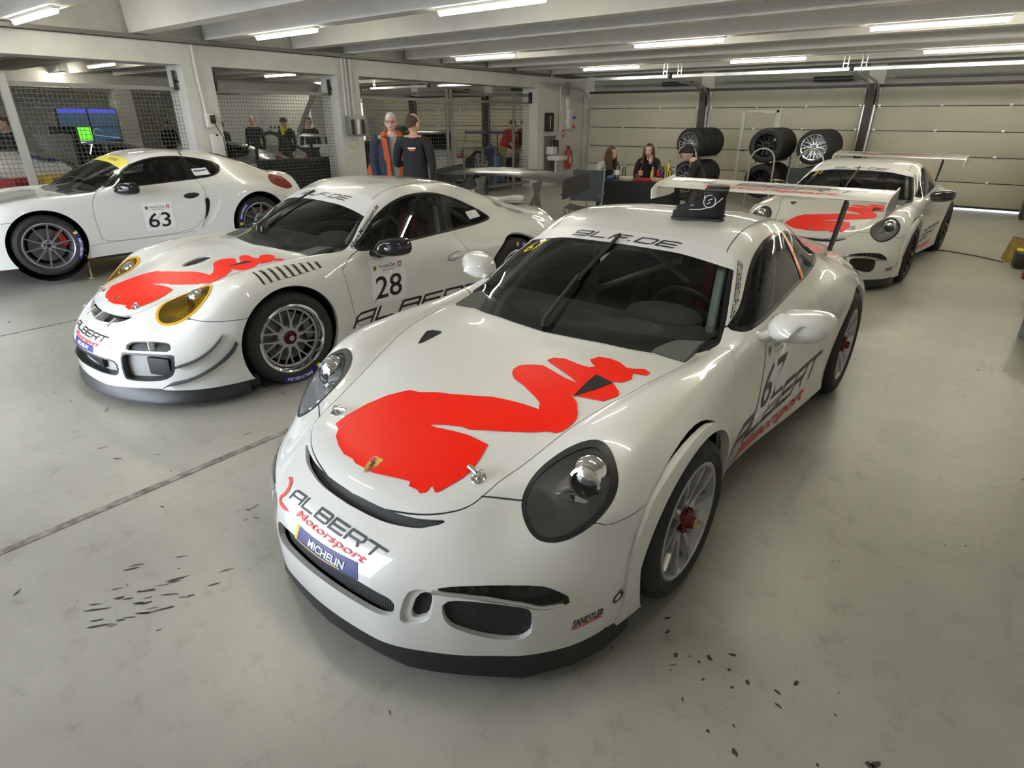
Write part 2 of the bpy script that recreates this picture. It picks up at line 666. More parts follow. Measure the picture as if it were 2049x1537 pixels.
# ---------------------------------------------------------------- measured half sections (l rearwards of the front axle, w sideways, z)
ROWS_COUPE = [
    [(-1.040, 0, .135), (-1.018, .25, .13), (-.905, .50, .13), (-.83, .60, .13), (-.745, .70, .13), (-.62, .79, .13), (-.50, .835, .13), (-.42, .855, .13), (-.36, .865, .13)],
    [(-1.046, 0, .20), (-1.022, .25, .20), (-.915, .50, .205), (-.84, .605, .21), (-.75, .71, .215), (-.62, .80, .215), (-.49, .85, .205), (-.40, .865, .18), (-.33, .87, .13)],
    [(-1.03, 0, .33), (-1.005, .25, .33), (-.915, .50, .345), (-.845, .61, .35), (-.75, .72, .35), (-.61, .815, .34), (-.47, .865, .31), (-.37, .88, .24), (-.29, .88, .13)],
    [(-.955, 0, .44), (-.93, .25, .445), (-.85, .48, .46), (-.79, .59, .455), (-.705, .70, .45), (-.585, .80, .445), (-.44, .865, .40), (-.33, .885, .30), (-.24, .88, .13)],
    [(-.885, 0, .50), (-.858, .25, .505), (-.775, .46, .535), (-.715, .56, .525), (-.655, .67, .52), (-.57, .765, .54), (-.41, .87, .47), (-.28, .89, .34), (-.18, .885, .13)],
    [(-.82, 0, .572), (-.785, .25, .58), (-.68, .456, .607), (-.605, .55, .607), (-.55, .67, .61), (-.50, .80, .604), (-.36, .88, .535), (-.22, .893, .38), (-.11, .887, .13)],
    [(-.61, 0, .642), (-.58, .25, .650), (-.48, .49, .667), (-.44, .575, .695), (-.43, .68, .700), (-.41, .80, .682), (-.30, .883, .585), (-.15, .895, .41), (-.04, .888, .13)],
    [(-.38, 0, .705), (-.36, .26, .714), (-.29, .533, .730), (-.28, .60, .755), (-.29, .69, .774), (-.28, .80, .757), (-.20, .885, .65), (-.08, .895, .44), (.02, .888, .13)],
    [(-.12, 0, .757), (-.11, .28, .766), (-.08, .598, .780), (-.08, .645, .797), (-.08, .71, .810), (-.08, .80, .795), (-.06, .885, .68), (-.02, .895, .46), (.07, .885, .13)],
    [(.10, 0, .793), (.10, .29, .800), (.12, .64, .803), (.12, .675, .817), (.12, .73, .826), (.12, .805, .808), (.1, .88, .68), (.1, .890, .47), (.15, .87, .13)],
    [(.275, 0, .823), (.285, .28, .826), (.46, .688, .808), (.42, .71, .822), (.38, .755, .830), (.36, .81, .808), (.34, .865, .68), (.33, .87, .47), (.34, .83, .13)],
    [(.48, 0, .935), (.50, .30, .930), (.66, .700, .872), (.66, .745, .857), (.62, .79, .842), (.58, .825, .80), (.56, .852, .67), (.55, .855, .46), (.55, .80, .13)],
    [(.72, 0, 1.06), (.735, .29, 1.052), (.85, .646, 1.006), (.87, .70, .967), (.83, .805, .857), (.82, .835, .80), (.82, .850, .66), (.82, .85, .46), (.82, .79, .13)],
    [(1.01, 0, 1.168), (1.02, .27, 1.165), (1.06, .555, 1.135), (1.05, .648, 1.075), (1.06, .81, .866), (1.08, .84, .80), (1.08, .853, .66), (1.08, .855, .45), (1.08, .80, .13)],
    [(1.25, 0, 1.224), (1.25, .27, 1.224), (1.27, .525, 1.213), (1.26, .625, 1.15), (1.28, .81, .873), (1.28, .842, .80), (1.28, .862, .65), (1.28, .865, .45), (1.28, .82, .13)],
    [(1.55, 0, 1.246), (1.55, .27, 1.244), (1.55, .525, 1.225), (1.53, .612, 1.172), (1.55, .81, .885), (1.55, .85, .805), (1.55, .88, .65), (1.55, .88, .45), (1.55, .85, .13)],
    [(1.85, 0, 1.230), (1.85, .26, 1.226), (1.85, .515, 1.200), (1.86, .598, 1.14), (1.86, .79, .905), (1.86, .87, .82), (1.86, .905, .65), (1.86, .90, .45), (1.85, .88, .13)],
    [(2.12, 0, 1.186), (2.12, .25, 1.178), (2.12, .49, 1.140), (2.15, .567, 1.08), (2.15, .74, .930), (2.15, .875, .833), (2.15, .938, .66), (2.15, .93, .45), (2.12, .90, .13)],
    [(2.40, 0, 1.105), (2.40, .24, 1.095), (2.40, .46, 1.055), (2.42, .54, 1.01), (2.44, .68, .918), (2.45, .85, .828), (2.45, .950, .66), (2.45, .948, .45), (2.45, .93, .13)],
    [(2.70, 0, 1.0), (2.7, .24, .99), (2.70, .47, .955), (2.72, .55, .925), (2.73, .67, .865), (2.74, .82, .795), (2.74, .930, .65), (2.74, .935, .45), (2.70, .93, .16)],
    [(3.0, 0, .915), (3.0, .25, .91), (3.0, .48, .885), (3.01, .57, .865), (3.02, .66, .815), (3.02, .79, .745), (3.02, .895, .61), (3.02, .905, .45), (2.95, .91, .2)],
    [(3.33, 0, .88), (3.33, .25, .875), (3.30, .48, .845), (3.28, .57, .815), (3.26, .66, .765), (3.22, .77, .70), (3.18, .86, .59), (3.16, .89, .43), (3.1, .88, .24)],
    [(3.42, 0, .70), (3.41, .25, .70), (3.38, .48, .69), (3.36, .57, .68), (3.33, .67, .66), (3.28, .77, .62), (3.23, .85, .54), (3.2, .865, .42), (3.15, .86, .26)],
    [(3.46, 0, .50), (3.45, .25, .50), (3.42, .48, .50), (3.40, .57, .49), (3.37, .67, .48), (3.32, .77, .46), (3.26, .84, .42), (3.23, .855, .36), (3.18, .85, .27)],
    [(3.44, 0, .28), (3.43, .25, .28), (3.40, .48, .28), (3.38, .57, .28), (3.35, .67, .28), (3.31, .76, .28), (3.27, .82, .28), (3.25, .84, .28), (3.21, .845, .28)],
]
# ---------------------------------------------------------------- shared materials
PAINT = mat('white_paint', (.76, .755, .73), .32, coat=1.0)
SATIN = mat('black_satin', (.018, .018, .019), .42)
GLOSSB = mat('black_gloss', (.010, .010, .011), .12, coat=.6)
GAP = mat('panel_gap', (.012, .012, .012), .8)
RUBBER = mat('rubber', (.020, .020, .021), .72, build=noise_col((.016, .016, .016), (.028, .028, .028), 40))
SILVER = mat('wheel_silver', (.50, .50, .51), .30, metal=.85)
GREYRIM = mat('wheel_grey', (.30, .31, .33), .34, metal=.8)
DARKRIM = mat('wheel_dark', (.03, .03, .032), .35, metal=.6)
POLISH = mat('polished_metal', (.82, .82, .82), .10, metal=1.0)
CHROME = mat('chrome', (.88, .88, .88), .06, metal=1.0)
IRON = mat('brake_iron', (.17, .165, .16), .45, metal=.8)
REDP = mat('red_enamel', (.42, .018, .014), .35)
GOLD = mat('gold_enamel', (.55, .36, .08), .35, metal=.6)
REDV = mat('signal_red_vinyl', (.97, .014, .002), .38, spec=.22)
BLKV = mat('black_vinyl', (.016, .013, .014), .4)
REDT = mat('red_lettering', (.86, .04, .025), .4)
WHTV = mat('white_vinyl', (.84, .84, .84), .4)
BLUV = mat('blue_vinyl', (.016, .016, .21), .4)
YELV = mat('yellow_vinyl', (.83, .62, .02), .4)
STRIP = mat('sun_strip_vinyl', (.74, .735, .75), .35)
CLEAR = glass('clear_lens', (.93, .94, .95))
WINDG = glass('windscreen_glass', (.66, .72, .70), 1.0)
SIDEG = glass('side_window_glass', (.58, .62, .61), 1.0)
AMBERG = glass('yellow_lens', (.80, .62, .06), .9)
LAMPG = mat('lamp_bowl_grey', (.50, .505, .51), .35, metal=.25)
CARBON = mat('carbon_fibre', (.035, .035, .036), .28, coat=.8)
DARKIN = mat('cabin_black', (.035, .036, .037), .75)
CAGE = mat('cage_paint', (.50, .58, .60), .4)
FABR = mat('red_webbing', (.55, .03, .03), .7)


def mesh_grille(nt, b):
    tc = nd(nt, 'ShaderNodeTexCoord')
    v = nd(nt, 'ShaderNodeTexVoronoi', feature='DISTANCE_TO_EDGE', i_Scale=150.0)
    nt.links.new(tc.outputs['Object'], v.inputs['Vector'])
    r = nd(nt, 'ShaderNodeValToRGB')
    r.color_ramp.elements[0].color = (.05, .05, .05, 1)
    r.color_ramp.elements[1].color = (.006, .006, .006, 1)
    r.color_ramp.elements[1].position = .12
    nt.links.new(v.outputs['Distance'], r.inputs['Fac'])
    nt.links.new(r.outputs['Color'], b.inputs['Base Color'])


def rib_grille(nt, b):
    tc = nd(nt, 'ShaderNodeTexCoord')
    v = nd(nt, 'ShaderNodeTexWave', wave_type='BANDS', bands_direction='X', i_Scale=34.0)
    nt.links.new(tc.outputs['Object'], v.inputs['Vector'])
    r = nd(nt, 'ShaderNodeValToRGB')
    r.color_ramp.elements[0].color = (.004, .004, .004, 1)
    r.color_ramp.elements[1].color = (.05, .05, .05, 1)
    r.color_ramp.elements[0].position = .45
    r.color_ramp.elements[1].position = .7
    nt.links.new(v.outputs['Fac'], r.inputs['Fac'])
    nt.links.new(r.outputs['Color'], b.inputs['Base Color'])


GRILLE = mat('black_wire_grille', (.02, .02, .02), .6, build=mesh_grille)
RIBS = mat('ribbed_grille', (.02, .02, .02), .6, build=rib_grille)
ZX = Matrix.Rotation(PI / 2, 4, 'Y')      # local Z -> X


def bar(mb, a, b, w0, w1, t0, t1, up=Vector((1, 0, 0)), mi=0):
    """flat tapered bar from a to b: width across, thickness along up"""
    a, b = Vector(a), Vector(b)
    d = (b - a).normalized()
    s = d.cross(up).normalized()
    u = s.cross(d).normalized()
    vs = []
    for p, w, t in ((a, w0, t0), (b, w1, t1)):
        vs += [p - s * w / 2 - u * t / 2, p + s * w / 2 - u * t / 2, p + s * w * .36 + u * t / 2, p - s * w * .36 + u * t / 2]
    fs = [(0, 1, 2, 3), (7, 6, 5, 4), (0, 4, 5, 1), (1, 5, 6, 2), (2, 6, 7, 3), (3, 7, 4, 0)]
    return mb.add(vs, fs, mi, False)


def wheel(parent, loc, side, R, rr, W, style, face=None, decal=None):
    """side +1: outer face looks to +X. Origin at the hub on the outer tyre face."""
    root = bpy.data.objects.new('wheel', None)
    COL.objects.link(root)
    root.parent = parent
    root.location = loc
    if side < 0:
        root.rotation_euler = (0, 0, PI)
    h = 0.0
    n = 48
    tyre = MB().lathe([(rr - .004, -.012), (rr + .012, -.004), (rr + .035, .003), ((R + rr) / 2, .006), (R - .035, .0), (R - .014, -.012), (R - .004, -.03), (R, -.055), (R, -W + .055), (R - .004, -W + .03), (R - .02, -W + .008), (rr + .03, -W), (rr - .004, -W + .012)], n, ZX)
    tyre.obj('tyre', RUBBER, root)
    # rim
    m = {'cup': SILVER, 'mesh': SILVER, 'ten': GREYRIM, 'dark': DARKRIM}[style]
    lipm = POLISH if style == 'mesh' else m
    dish = {'cup': .012, 'mesh': .055, 'ten': .016, 'dark': .012}[style]
    rim = MB().lathe([(rr + .002, -.014), (rr + .006, -.006), (rr - .004, -.003), (rr - .012, -.008), (rr - .016, -.02), (rr - .022, -dish - .02), (rr - .034, -dish - .05), (rr - .036, -W + .03), (rr + .0, -W + .01)], n, ZX)
    rim.obj('rim', lipm, root)
    sp = MB()
    o = -dish
    if style in ('cup', 'dark'):
        for k in range(5):
            a = 2 * PI * k / 5 + .3
            for s in (-1, 1):
                a0, a1 = a + s * .34, a + s * .27
                p0 = (o - .045, .062 * math.cos(a0), .062 * math.sin(a0))
                p1 = (o - .018, .15 * math.cos(a + s * .30), .15 * math.sin(a + s * .30))
                p2 = (o - .004, (rr - .014) * math.cos(a1 + s * .06), (rr - .014) * math.sin(a1 + s * .06))
                bar(sp, p0, p1, .036, .026, .045, .03)
                bar(sp, p1, p2, .026, .034, .03, .022)
            bar(sp, (o - .03, .09 * math.cos(a), .09 * math.sin(a)), (o - .03, .03 * math.cos(a), .03 * math.sin(a)), .06, .03, .03, .03)
        sp.lathe([(.072, o - .07), (.072, o - .035), (.058, o - .022), (.04, o - .03), (.04, o - .07)], 24, ZX)
    elif style == 'mesh':
        for k in range(10):
            a = 2 * PI * k / 10 + .12
            p0 = (o - .012, .060 * math.cos(a), .060 * math.sin(a))
            p1 = (o - .004, .108 * math.cos(a), .108 * math.sin(a))
            bar(sp, p0, p1, .038, .024, .034, .024)
            for s in (-1, 1):
                b = a + s * .17
                bar(sp, p1, (o + .004, (rr - .03) * math.cos(b), (rr - .03) * math.sin(b)), .018, .010, .022, .014)
            sp.ell((o, (rr - .03) * math.cos(a + .314 - .145), (rr - .03) * math.sin(a + .314 - .145)), (.01, .008, .008), 6, 4)
        sp.lathe([(.085, o - .05), (.085, o - .012), (.07, o + .004), (.05, o + .006), (.05, o - .05)], 28, ZX)
        sp.lathe([(rr - .022, o - .012), (rr - .026, o + .006), (rr - .042, o + .002), (rr - .04, o - .02)], n, ZX)
    else:
        for k in range(10):
            a = 2 * PI * k / 10 + .16
            bar(sp, (o - .022, .06 * math.cos(a), .06 * math.sin(a)), (o - .002, (rr - .014) * math.cos(a), (rr - .014) * math.sin(a)), .022, .016, .036, .024)
        sp.lathe([(0, o - .012), (.022, o - .012), (.024, o - .018), (.05, o - .010), (.066, o - .016), (.07, o - .06)], 28, ZX)
    sp.obj('spokes', m, root)
    nut = MB()
    if style == 'ten':
        for k in range(5):
            a = 2 * PI * k / 5 + .3
            nut.cyl((o - .018, .045 * math.cos(a), .045 * math.sin(a)), (o - .008, .045 * math.cos(a), .045 * math.sin(a)), .009, n=8)
        nut.cyl((o - .02, 0, 0), (o - .006, 0, 0), .018, n=14)
        nut.obj('wheel_bolts', GLOSSB, root)
    else:
        nut.lathe([(.05, o - .06), (.05, o - .02), (.042, o - .006), (.028, o + .004), (.024, o + .024), (0, o + .026)], 20, ZX)
        for k in range(12):
            a = 2 * PI * k / 12
            nut.box((o - .012, .046 * math.cos(a), .046 * math.sin(a)), (.02, .012, .012), rot=(a, 0, 0))
        nut.obj('centre_lock_nut', mat('nut_dark_red', (.13, .012, .010), .35, metal=.3), root)
        MB().lathe([(.02, o + .026), (.018, o + .032), (0, o + .034)], 14, ZX).obj('nut_cap', GOLD if style == 'cup' else SILVER, root)
    MB().lathe([(.06, -.10), (.175, -.10), (.175, -.13), (.06, -.13)], 32, ZX).obj('brake_disc', IRON, root)
    cal = MB()
    Mc = Matrix.Rotation((.35 if side > 0 else PI - .35) if style == 'ten' else .2, 4, 'X')
    cal.box((-.11, .155, 0), (.10, .07, .17), bevel=.02)
    cal.v = [tuple(Mc @ Vector(p)) for p in cal.v]
    cal.obj('brake_caliper', REDP if style == 'ten' else IRON, root)
    if decal:
        a0, txt = decal
        r0 = (R + rr) / 2 + .006
        d = MB()
        nseg = 20
        span = .98
        vs = []
        for i in range(nseg + 1):
            a = a0 + span * (i / nseg - .5)
            for r in (r0 - .021, r0 + .021):
                vs.append((.0085, r * math.cos(a), r * math.sin(a)))
        d.add(vs, [(2 * i, 2 * i + 1, 2 * i + 3, 2 * i + 2) for i in range(nseg)], 0)
        va = a0 + span / 2
        d.add([(.0085, r * math.cos(a), r * math.sin(a)) for a, r in ((va, r0 - .02), (va + .10, r0 - .02), (va + .10, r0 + .02), (va, r0 + .02))], [(0, 1, 2, 3)], 1)
        V, T = text2d(txt, .024, .12, .02, width=.20)
        V[:, 0] -= .09
        V[:, 1] -= .012
        vs = [(.0105, (r0 + y) * math.cos(a0 - x / r0), (r0 + y) * math.sin(a0 - x / r0)) for x, y in V]
        d.add(vs, T.tolist(), 2, False)
        d.obj('tyre_marking', [BLUV, YELV, WHTV], root, sharp=0)
    return root
# ---------------------------------------------------------------- racing coupe
def mirror_poly(P):
    P = np.asarray(P, float)
    return np.concatenate([P, (P * [-1, 1])[::-1]])


# lamp outlines live in an inclined plane: (w, q) with q = .68 l + .73 z
HL_WQ = [(.555, .030), (.546, .087), (.548, .143), (.563, .197), (.590, .254), (.636, .303), (.69, .322), (.745, .292), (.797, .226), (.811, .167), (.803, .099), (.78, .039), (.741, -.022), (.70, -.056), (.655, -.066), (.608, -.040), (.575, -.005)]
HOOD_WL = [(0, -.875), (.1, -.869), (.2, -.846), (.3, -.817), (.37, -.782), (.43, -.733), (.452, -.68), (.462, -.6), (.49, -.5), (.51, -.4), (.533, -.3), (.561, -.2), (.593, -.1), (.62, 0), (.637, .1), (.657, .2), (.667, .3), (.679, .4), (.690, .47), (.62, .40), (.5, .335), (.3, .283), (0, .265)]
WS_WL = [(0, .268), (.3, .288), (.5, .345), (.62, .425), (.688, .515), (.722, .575), (.706, .64), (.694, .70), (.661, .80), (.627, .90), (.594, 1.0), (.568, 1.05), (.525, 1.065), (.3, 1.055), (0, 1.05)]
SIDE_LZ = [(.655, .872), (.78, .928), (.876, .977), (1.017, 1.060), (1.175, 1.136), (1.36, 1.176), (1.60, 1.180), (1.80, 1.155), (2.0, 1.09), (2.14, 1.025), (2.205, .975), (2.15, .955), (1.95, .950), (1.634, .938), (1.469, .928), (1.1, .893), (.8, .866)]
REAR_WL = [(0, 2.02), (.3, 2.03), (.43, 2.06), (.47, 2.15), (.43, 2.4), (.385, 2.62), (.34, 2.70), (0, 2.72)]
SLOT_WL = [(0, -.865), (.13, -.858), (.26, -.838), (.34, -.812), (.392, -.785), (.385, -.802), (.348, -.829), (.304, -.849), (.197, -.878), (.1, -.889), (0, -.893)]
INTAKE_WZ = [(0, .341), (.10, .339), (.2, .333), (.283, .328), (.325, .322), (.342, .305), (.335, .264), (.306, .252), (.244, .25), (.145, .257), (.05, .262), (0, .263)]
VENT_WZ = [(.402, .362), (.450, .374), (.452, .338), (.445, .294), (.427, .271), (.384, .258), (.392, .307)]
VENTO_WZ = [(.372, .372), (.458, .384), (.462, .338), (.455, .286), (.430, .258), (.352, .238), (.362, .307)]
DRL_WZ = [(.437, .377), (.473, .397), (.535, .411), (.621, .420), (.712, .417), (.754, .397), (.795, .353), (.786, .337), (.763, .334), (.734, .334), (.69, .358), (.605, .374), (.513, .377), (.46, .374)]
DUCT_WZ = [(.485, .366), (.606, .370), (.70, .352), (.717, .335), (.717, .255), (.708, .225), (.679, .209), (.617, .216), (.549, .245), (.505, .268), (.488, .305)]
NACA_WL = [(.437, -.139), (.426, -.017), (.428, .044), (.518, .020), (.489, -.051)]
DOOR_LZ = [(.555, .846), (.492, .79), (.478, .74), (.485, .66), (.515, .50), (.555, .32), (.60, .235), (1.2, .215), (1.66, .225), (1.76, .32), (1.80, .46), (1.79, .62), (1.74, .76), (1.69, .86), (1.67, .94), (1.62, .96), (1.1, .92), (.8, .90), (.655, .885)]
RED_WL = [(-.327, -.686), (-.328, -.632), (-.302, -.546), (-.259, -.471), (-.22, -.429), (-.194, -.402), (-.148, -.394), (-.077, -.358), (-.022, -.341), (.067, -.309), (.15, -.279), (.223, -.269), (.297, -.262), (.367, -.262), (.347, -.228), (.309, -.206), (.218, -.161), (.15, -.136), (.11, -.105), (.092, -.071), (.096, -.037), (.136, -.009), (.189, .008), (.257, -.013), (.33, -.037), (.397, -.047), (.355, -.024), (.277, .008), (.218, .033), (.177, .053), (.189, .083), (.238, .097), (.317, .082), (.368, .081), (.389, .099), (.352, .123), (.337, .138), (.355, .181), (.402, .195), (.449, .189), (.499, .159), (.526, .166), (.564, .192), (.6, .173), (.6, .141), (.546, .129), (.566, .084), (.547, .038), (.507, .028), (.536, .004), (.572, -.026), (.587, -.058), (.556, -.113), (.492, -.121), (.435, -.128), (.424, -.13), (.468, -.159), (.515, -.221), (.528, -.252), (.527, -.294), (.518, -.323), (.501, -.34), (.47, -.345), (.425, -.374), (.319, -.425), (.205, -.473), (.171, -.473), (.106, -.492), (.042, -.52), (.074, -.521), (.154, -.505), (.226, -.496), (.319, -.498), (.336, -.551), (.346, -.605), (.347, -.651), (.329, -.7), (.313, -.738), (.301, -.748), (.27, -.731), (.273, -.758), (.255, -.773), (.234, -.768), (.197, -.771), (.189, -.756), (.131, -.769), (.034, -.791), (-.017, -.791), (-.069, -.791), (-.096, -.781), (-.151, -.78), (-.213, -.759), (-.264, -.732), (-.288, -.702)]
FLARE_LZ = [(-.455, .10), (-.437, .203), (-.446, .319), (-.422, .42), (-.398, .507), (-.350, .585), (-.276, .648), (-.19, .695), (-.08, .724), (.048, .727), (.145, .698), (.255, .632), (.34, .52), (.385, .40), (.395, .25), (.395, .10)]


def f_side(P, it=2):
    P = chaikin(P, it)
    return lambda V: np.where(np.abs(V[:, 0]) > .42, sdf(P, V[:, [1, 2]]), .1)


def f_top(P, it=2, zmin=.4):
    P = chaikin(P, it)
    return lambda V: np.where(V[:, 2] > zmin, sdf(P, V[:, [0, 1]]), .1)


def f_topabs(P, it=2, zmin=.4):
    P = chaikin(P, it)
    return lambda V: np.where(V[:, 2] > zmin, sdf(P, np.c_[np.abs(V[:, 0]), V[:, 1]]), .1)


def f_front(P, it=2, lmax=-.2):
    P = chaikin(P, it)
    return lambda V: np.where(V[:, 1] < lmax, sdf(P, np.c_[np.abs(V[:, 0]), V[:, 2]]), .1)


def f_lamp(P, it=2):
    P = chaikin(P, it)
    return lambda V: np.where((V[:, 1] < -.2) & (V[:, 2] > .45), sdf(P, np.c_[np.abs(V[:, 0]), .68 * V[:, 1] + .73 * V[:, 2]]), .1)


def f_circle(l, z, r, wmin=.5):
    return lambda V: np.where((np.abs(V[:, 0]) > wmin) & (V[:, 2] < .95), np.hypot(V[:, 1] - l, V[:, 2] - z) - r, .1)


def shift(f, d):
    return lambda V: f(V) + d


def panel(s, f, name, only=('body',), gap=.0022, where=None):
    """cut a panel free, leaving a narrow dark joint round it"""
    if gap:
        s.cut(shift(f, -gap), 'new_gap', only=only, where=where)
        s.cut(shift(f, gap), name, only=('new_gap',))
        i, j = s.names.index('new_gap'), s.names.index('gap') if 'gap' in s.names else None
        if j is None:
            s.names.append('gap')
            j = len(s.names) - 1
        s.lab[s.lab == i] = j
    else:
        s.cut(f, name, only=only)


def mirror2(P):
    return mirror_poly(P)


def head_lamp(parent, V, T, N, fld, cen, lens, ringm, style):
    """lamp behind the lens patch: bowl, projector and reflector, ring around"""
    root = bpy.data.objects.new('headlight', None)
    COL.objects.link(root)
    root.parent = parent
    link('lens', patch_mesh('lens', V, T, N, lens), root)
    d = -fld(V)
    sgn = 1 if cen[0] > 0 else -1
    inner = V + (np.array([-sgn * .25, .85, -.25]) * np.clip(d, 0, .07)[:, None] * 1.25) - N * .006
    me = patch_mesh('bowl', inner, T, N, LAMPG, off=0)
    me.normals_split_custom_set_from_vertices([(0, 0, 0)] * len(me.vertices))
    link('bowl', me, root)
    c = Vector(cen)
    dirn = Vector((sgn * .12, -1, .12)).normalized()
    q = dirn.to_track_quat('Z', 'Y').to_matrix().to_4x4()
    M = Matrix.Translation(c) @ q
    pr = MB().lathe([(.058, -.05), (.060, .0), (.056, .018), (.046, .022), (.043, .010)], 28, M)
    pr.obj('projector_ring', CHROME, root)
    MB().ell((0, 0, 0), (.043, .043, .022), 20, 10, M @ Matrix.Translation((0, 0, .004))).obj('projector_lens', mat('projector_lens', (.10, .105, .11), .05, coat=1.0, metal=.3), root)
    hood = MB().ell((0, 0, 0), (.062, .055, .055), 20, 10, M @ Matrix.Translation((0, .028, -.03)))
    hood.obj('projector_shroud', CHROME, root)
    low = MB().ell((0, 0, 0), (.080, .028, .05), 18, 10, M @ Matrix.Translation((-.028 * sgn, -.070, -.02)))
    bar(low, c + Vector((-sgn * .02, -.03, -.055)), c + Vector((-sgn * .125, -.035, -.085)), .03, .008, .02, .01, up=Vector((0, -1, .3)))
    low.obj('lower_reflector', CHROME, root)
    MB().ell((0, 0, 0), (.055, .03, .03), 16, 8, M @ Matrix.Translation((-.01 * sgn, -.105, -.015))).obj('indicator_lens', mat('indicator_dark', (.05, .05, .052), .2, metal=.4), root)
    return root


def mirror(parent, side, base, tip, m):
    """door mirror: shell, arm, glass"""
    root = bpy.data.objects.new('door_mirror', None)
    COL.objects.link(root)
    root.parent = parent
    b, t = Vector(base), Vector(tip)
    sh = MB()
    # blunt front, flat back: rings along the car axis
    rings = [(-.105, .010, .008), (-.095, .048, .030), (-.070, .090, .052), (-.03, .122, .066), (.03, .132, .072), (.065, .128, .070)]
    vs, n = [], 20
    for (y, rx, rz) in rings:
        for k in range(n):
            a = 2 * PI * k / n
            e = .75
            cx = abs(math.cos(a)) ** e * (1 if math.cos(a) > 0 else -1)
            cz = abs(math.sin(a)) ** e * (1 if math.sin(a) > 0 else -1)
            vs.append((t.x + rx * cx, t.y + y + .03 * cx * side, t.z + rz * cz + .012 * cx * side))
    fs = [(i * n + k, (i + 1) * n + k, (i + 1) * n + (k + 1) % n, i * n + (k + 1) % n) for i in range(len(rings) - 1) for k in range(n)]
    if side < 0:
        pass
    sh.add(vs, fs)
    sh.add(vs, [tuple(range(n))], 0, False)
    sh.obj('mirror_shell', m, root, sharp=50)
    gl = MB()
    gl.add([(v[0], v[1] - .012, v[2]) for v in vs[-n:]], [tuple(range(n))], 0, False)
    gl.obj('mirror_glass', POLISH, root)
    ar = MB()
    p = t + Vector((-side * .095, -.03, -.03))
    for dz, w in ((0, .05),):
        ar.tube([b, b.lerp(p, .5) + Vector((0, -.012, -.012)), p, t + Vector((-side * .03, .0, -.02))], [.030, .022, .026, .03], 10)
    ar.tube([b + Vector((0, .045, -.028)), p + Vector((side * .03, .035, -.035)), t + Vector((side * .06, .02, -.04))], [.022, .014, .02], 8)
    ar.obj('mirror_arm', m, root)
    return root


def cabin(parent, roofz=1.2, w=.60, l0=.62, seat_l=1.45, drv=1, belt=FABR, cage=CAGE):
    """what can be seen through the glass"""
    fl = MB().box((0, 1.35, .20), (1.30, 2.2, .04))
    fl.box((0, .62, .55), (1.36, .06, .5))
    fl.box((0, 2.45, .60), (1.1, .05, .6))
    for s in (-1, 1):
        fl.box((s * .70, 1.2, .52), (.05, 1.4, .56))
    fl.obj('cabin_floor', DARKIN, parent)
    da = MB()
    da.prism([(.42, .60), (.36, .815), (.50, .845), (.78, .835), (.90, .78), (.90, .62)], -.66, .66, Matrix(((0, 0, 1, 0), (1, 0, 0, 0), (0, 1, 0, 0), (0, 0, 0, 1))))
    da.ell((drv * .34, .82, .84), (.20, .13, .055), 16, 8)
    da.obj('dashboard', mat('dash_grey', (.085, .09, .085), .7), parent)
    st = MB()
    M = Matrix.Translation((drv * .35, 1.06, .80)) @ Matrix.Rotation(-1.15, 4, 'X')
    st.tube([M @ Vector((.165 * math.cos(a), .15 * math.sin(a), 0)) for a in [2 * PI * i / 28 for i in range(28)]], .016, 8, closed=True)
    st.box(M @ Vector((0, 0, -.01)), (.30, .05, .03), rot=(-1.15, 0, 0))
    st.cyl(M @ Vector((0, 0, -.02)), M @ Vector((0, 0, -.2)), .03)
    st.obj('steering_wheel', SATIN, parent)
    se = MB()
    se.box((drv * .35, seat_l - .15, .42), (.44, .50, .16), bevel=.04)
    se.box((drv * .35, seat_l + .17, .74), (.44, .14, .58), rot=(-.26, 0, 0), bevel=.05)
    se.box((drv * .35, seat_l + .25, 1.00), (.34, .11, .20), rot=(-.2, 0, 0), bevel=.04)
    for s in (-1, 1):
        se.box((drv * .35 + s * .20, seat_l + .14, 1.0), (.06, .22, .17), rot=(-.2, 0, 0), bevel=.03)
        se.box((drv * .35 + s * .215, seat_l + .08, .66), (.06, .26, .34), rot=(-.26, 0, 0), bevel=.03)
    se.obj('racing_seat', SATIN, parent)
    be = MB()
    for s in (-1, 1):
        be.box((drv * .35 + s * .085, seat_l + .075, .76), (.06, .02, .5), rot=(-.26, 0, 0))
        be.box((drv * .35 + s * .085, seat_l + .19, .96), (.06, .16, .015), rot=(.2, 0, 0))
    be.obj('harness', belt, parent)
    cg = MB()
    for s in (-1, 1):
        cg.tube([(s * (w + .02), l0 + .08, .45), (s * (w + .02), l0 + .10, .86), (s * (w - .085), 1.06, roofz - .10), (s * (w - .12), 1.3, roofz - .055), (s * (w - .12), 1.66, roofz - .05)], .022, 8)
        cg.tube([(s * (w - .12), 1.66, roofz - .05), (s * (w - .02), 1.68, 1.0), (s * (w + .02), 1.70, .45)], .022, 8)
        cg.tube([(s * (w - .13), 1.66, roofz - .06), (s * .44, 2.25, .80)], .02, 8)
    cg.tube([(-(w - .12), 1.66, roofz - .05), (w - .12, 1.66, roofz - .05)], .022, 8)
    cg.tube([(-(w - .11), 1.1, roofz - .09), (w - .11, 1.1, roofz - .09)], .02, 8)
    cg.tube([(-(w - .12), 1.66, roofz - .05), (w, 1.69, .5)], .02, 8)
    cg.tube([(w - .12, 1.66, roofz - .06), (-w, 1.69, .62)], .02, 8)
    cg.obj('roll_cage', cage, parent)


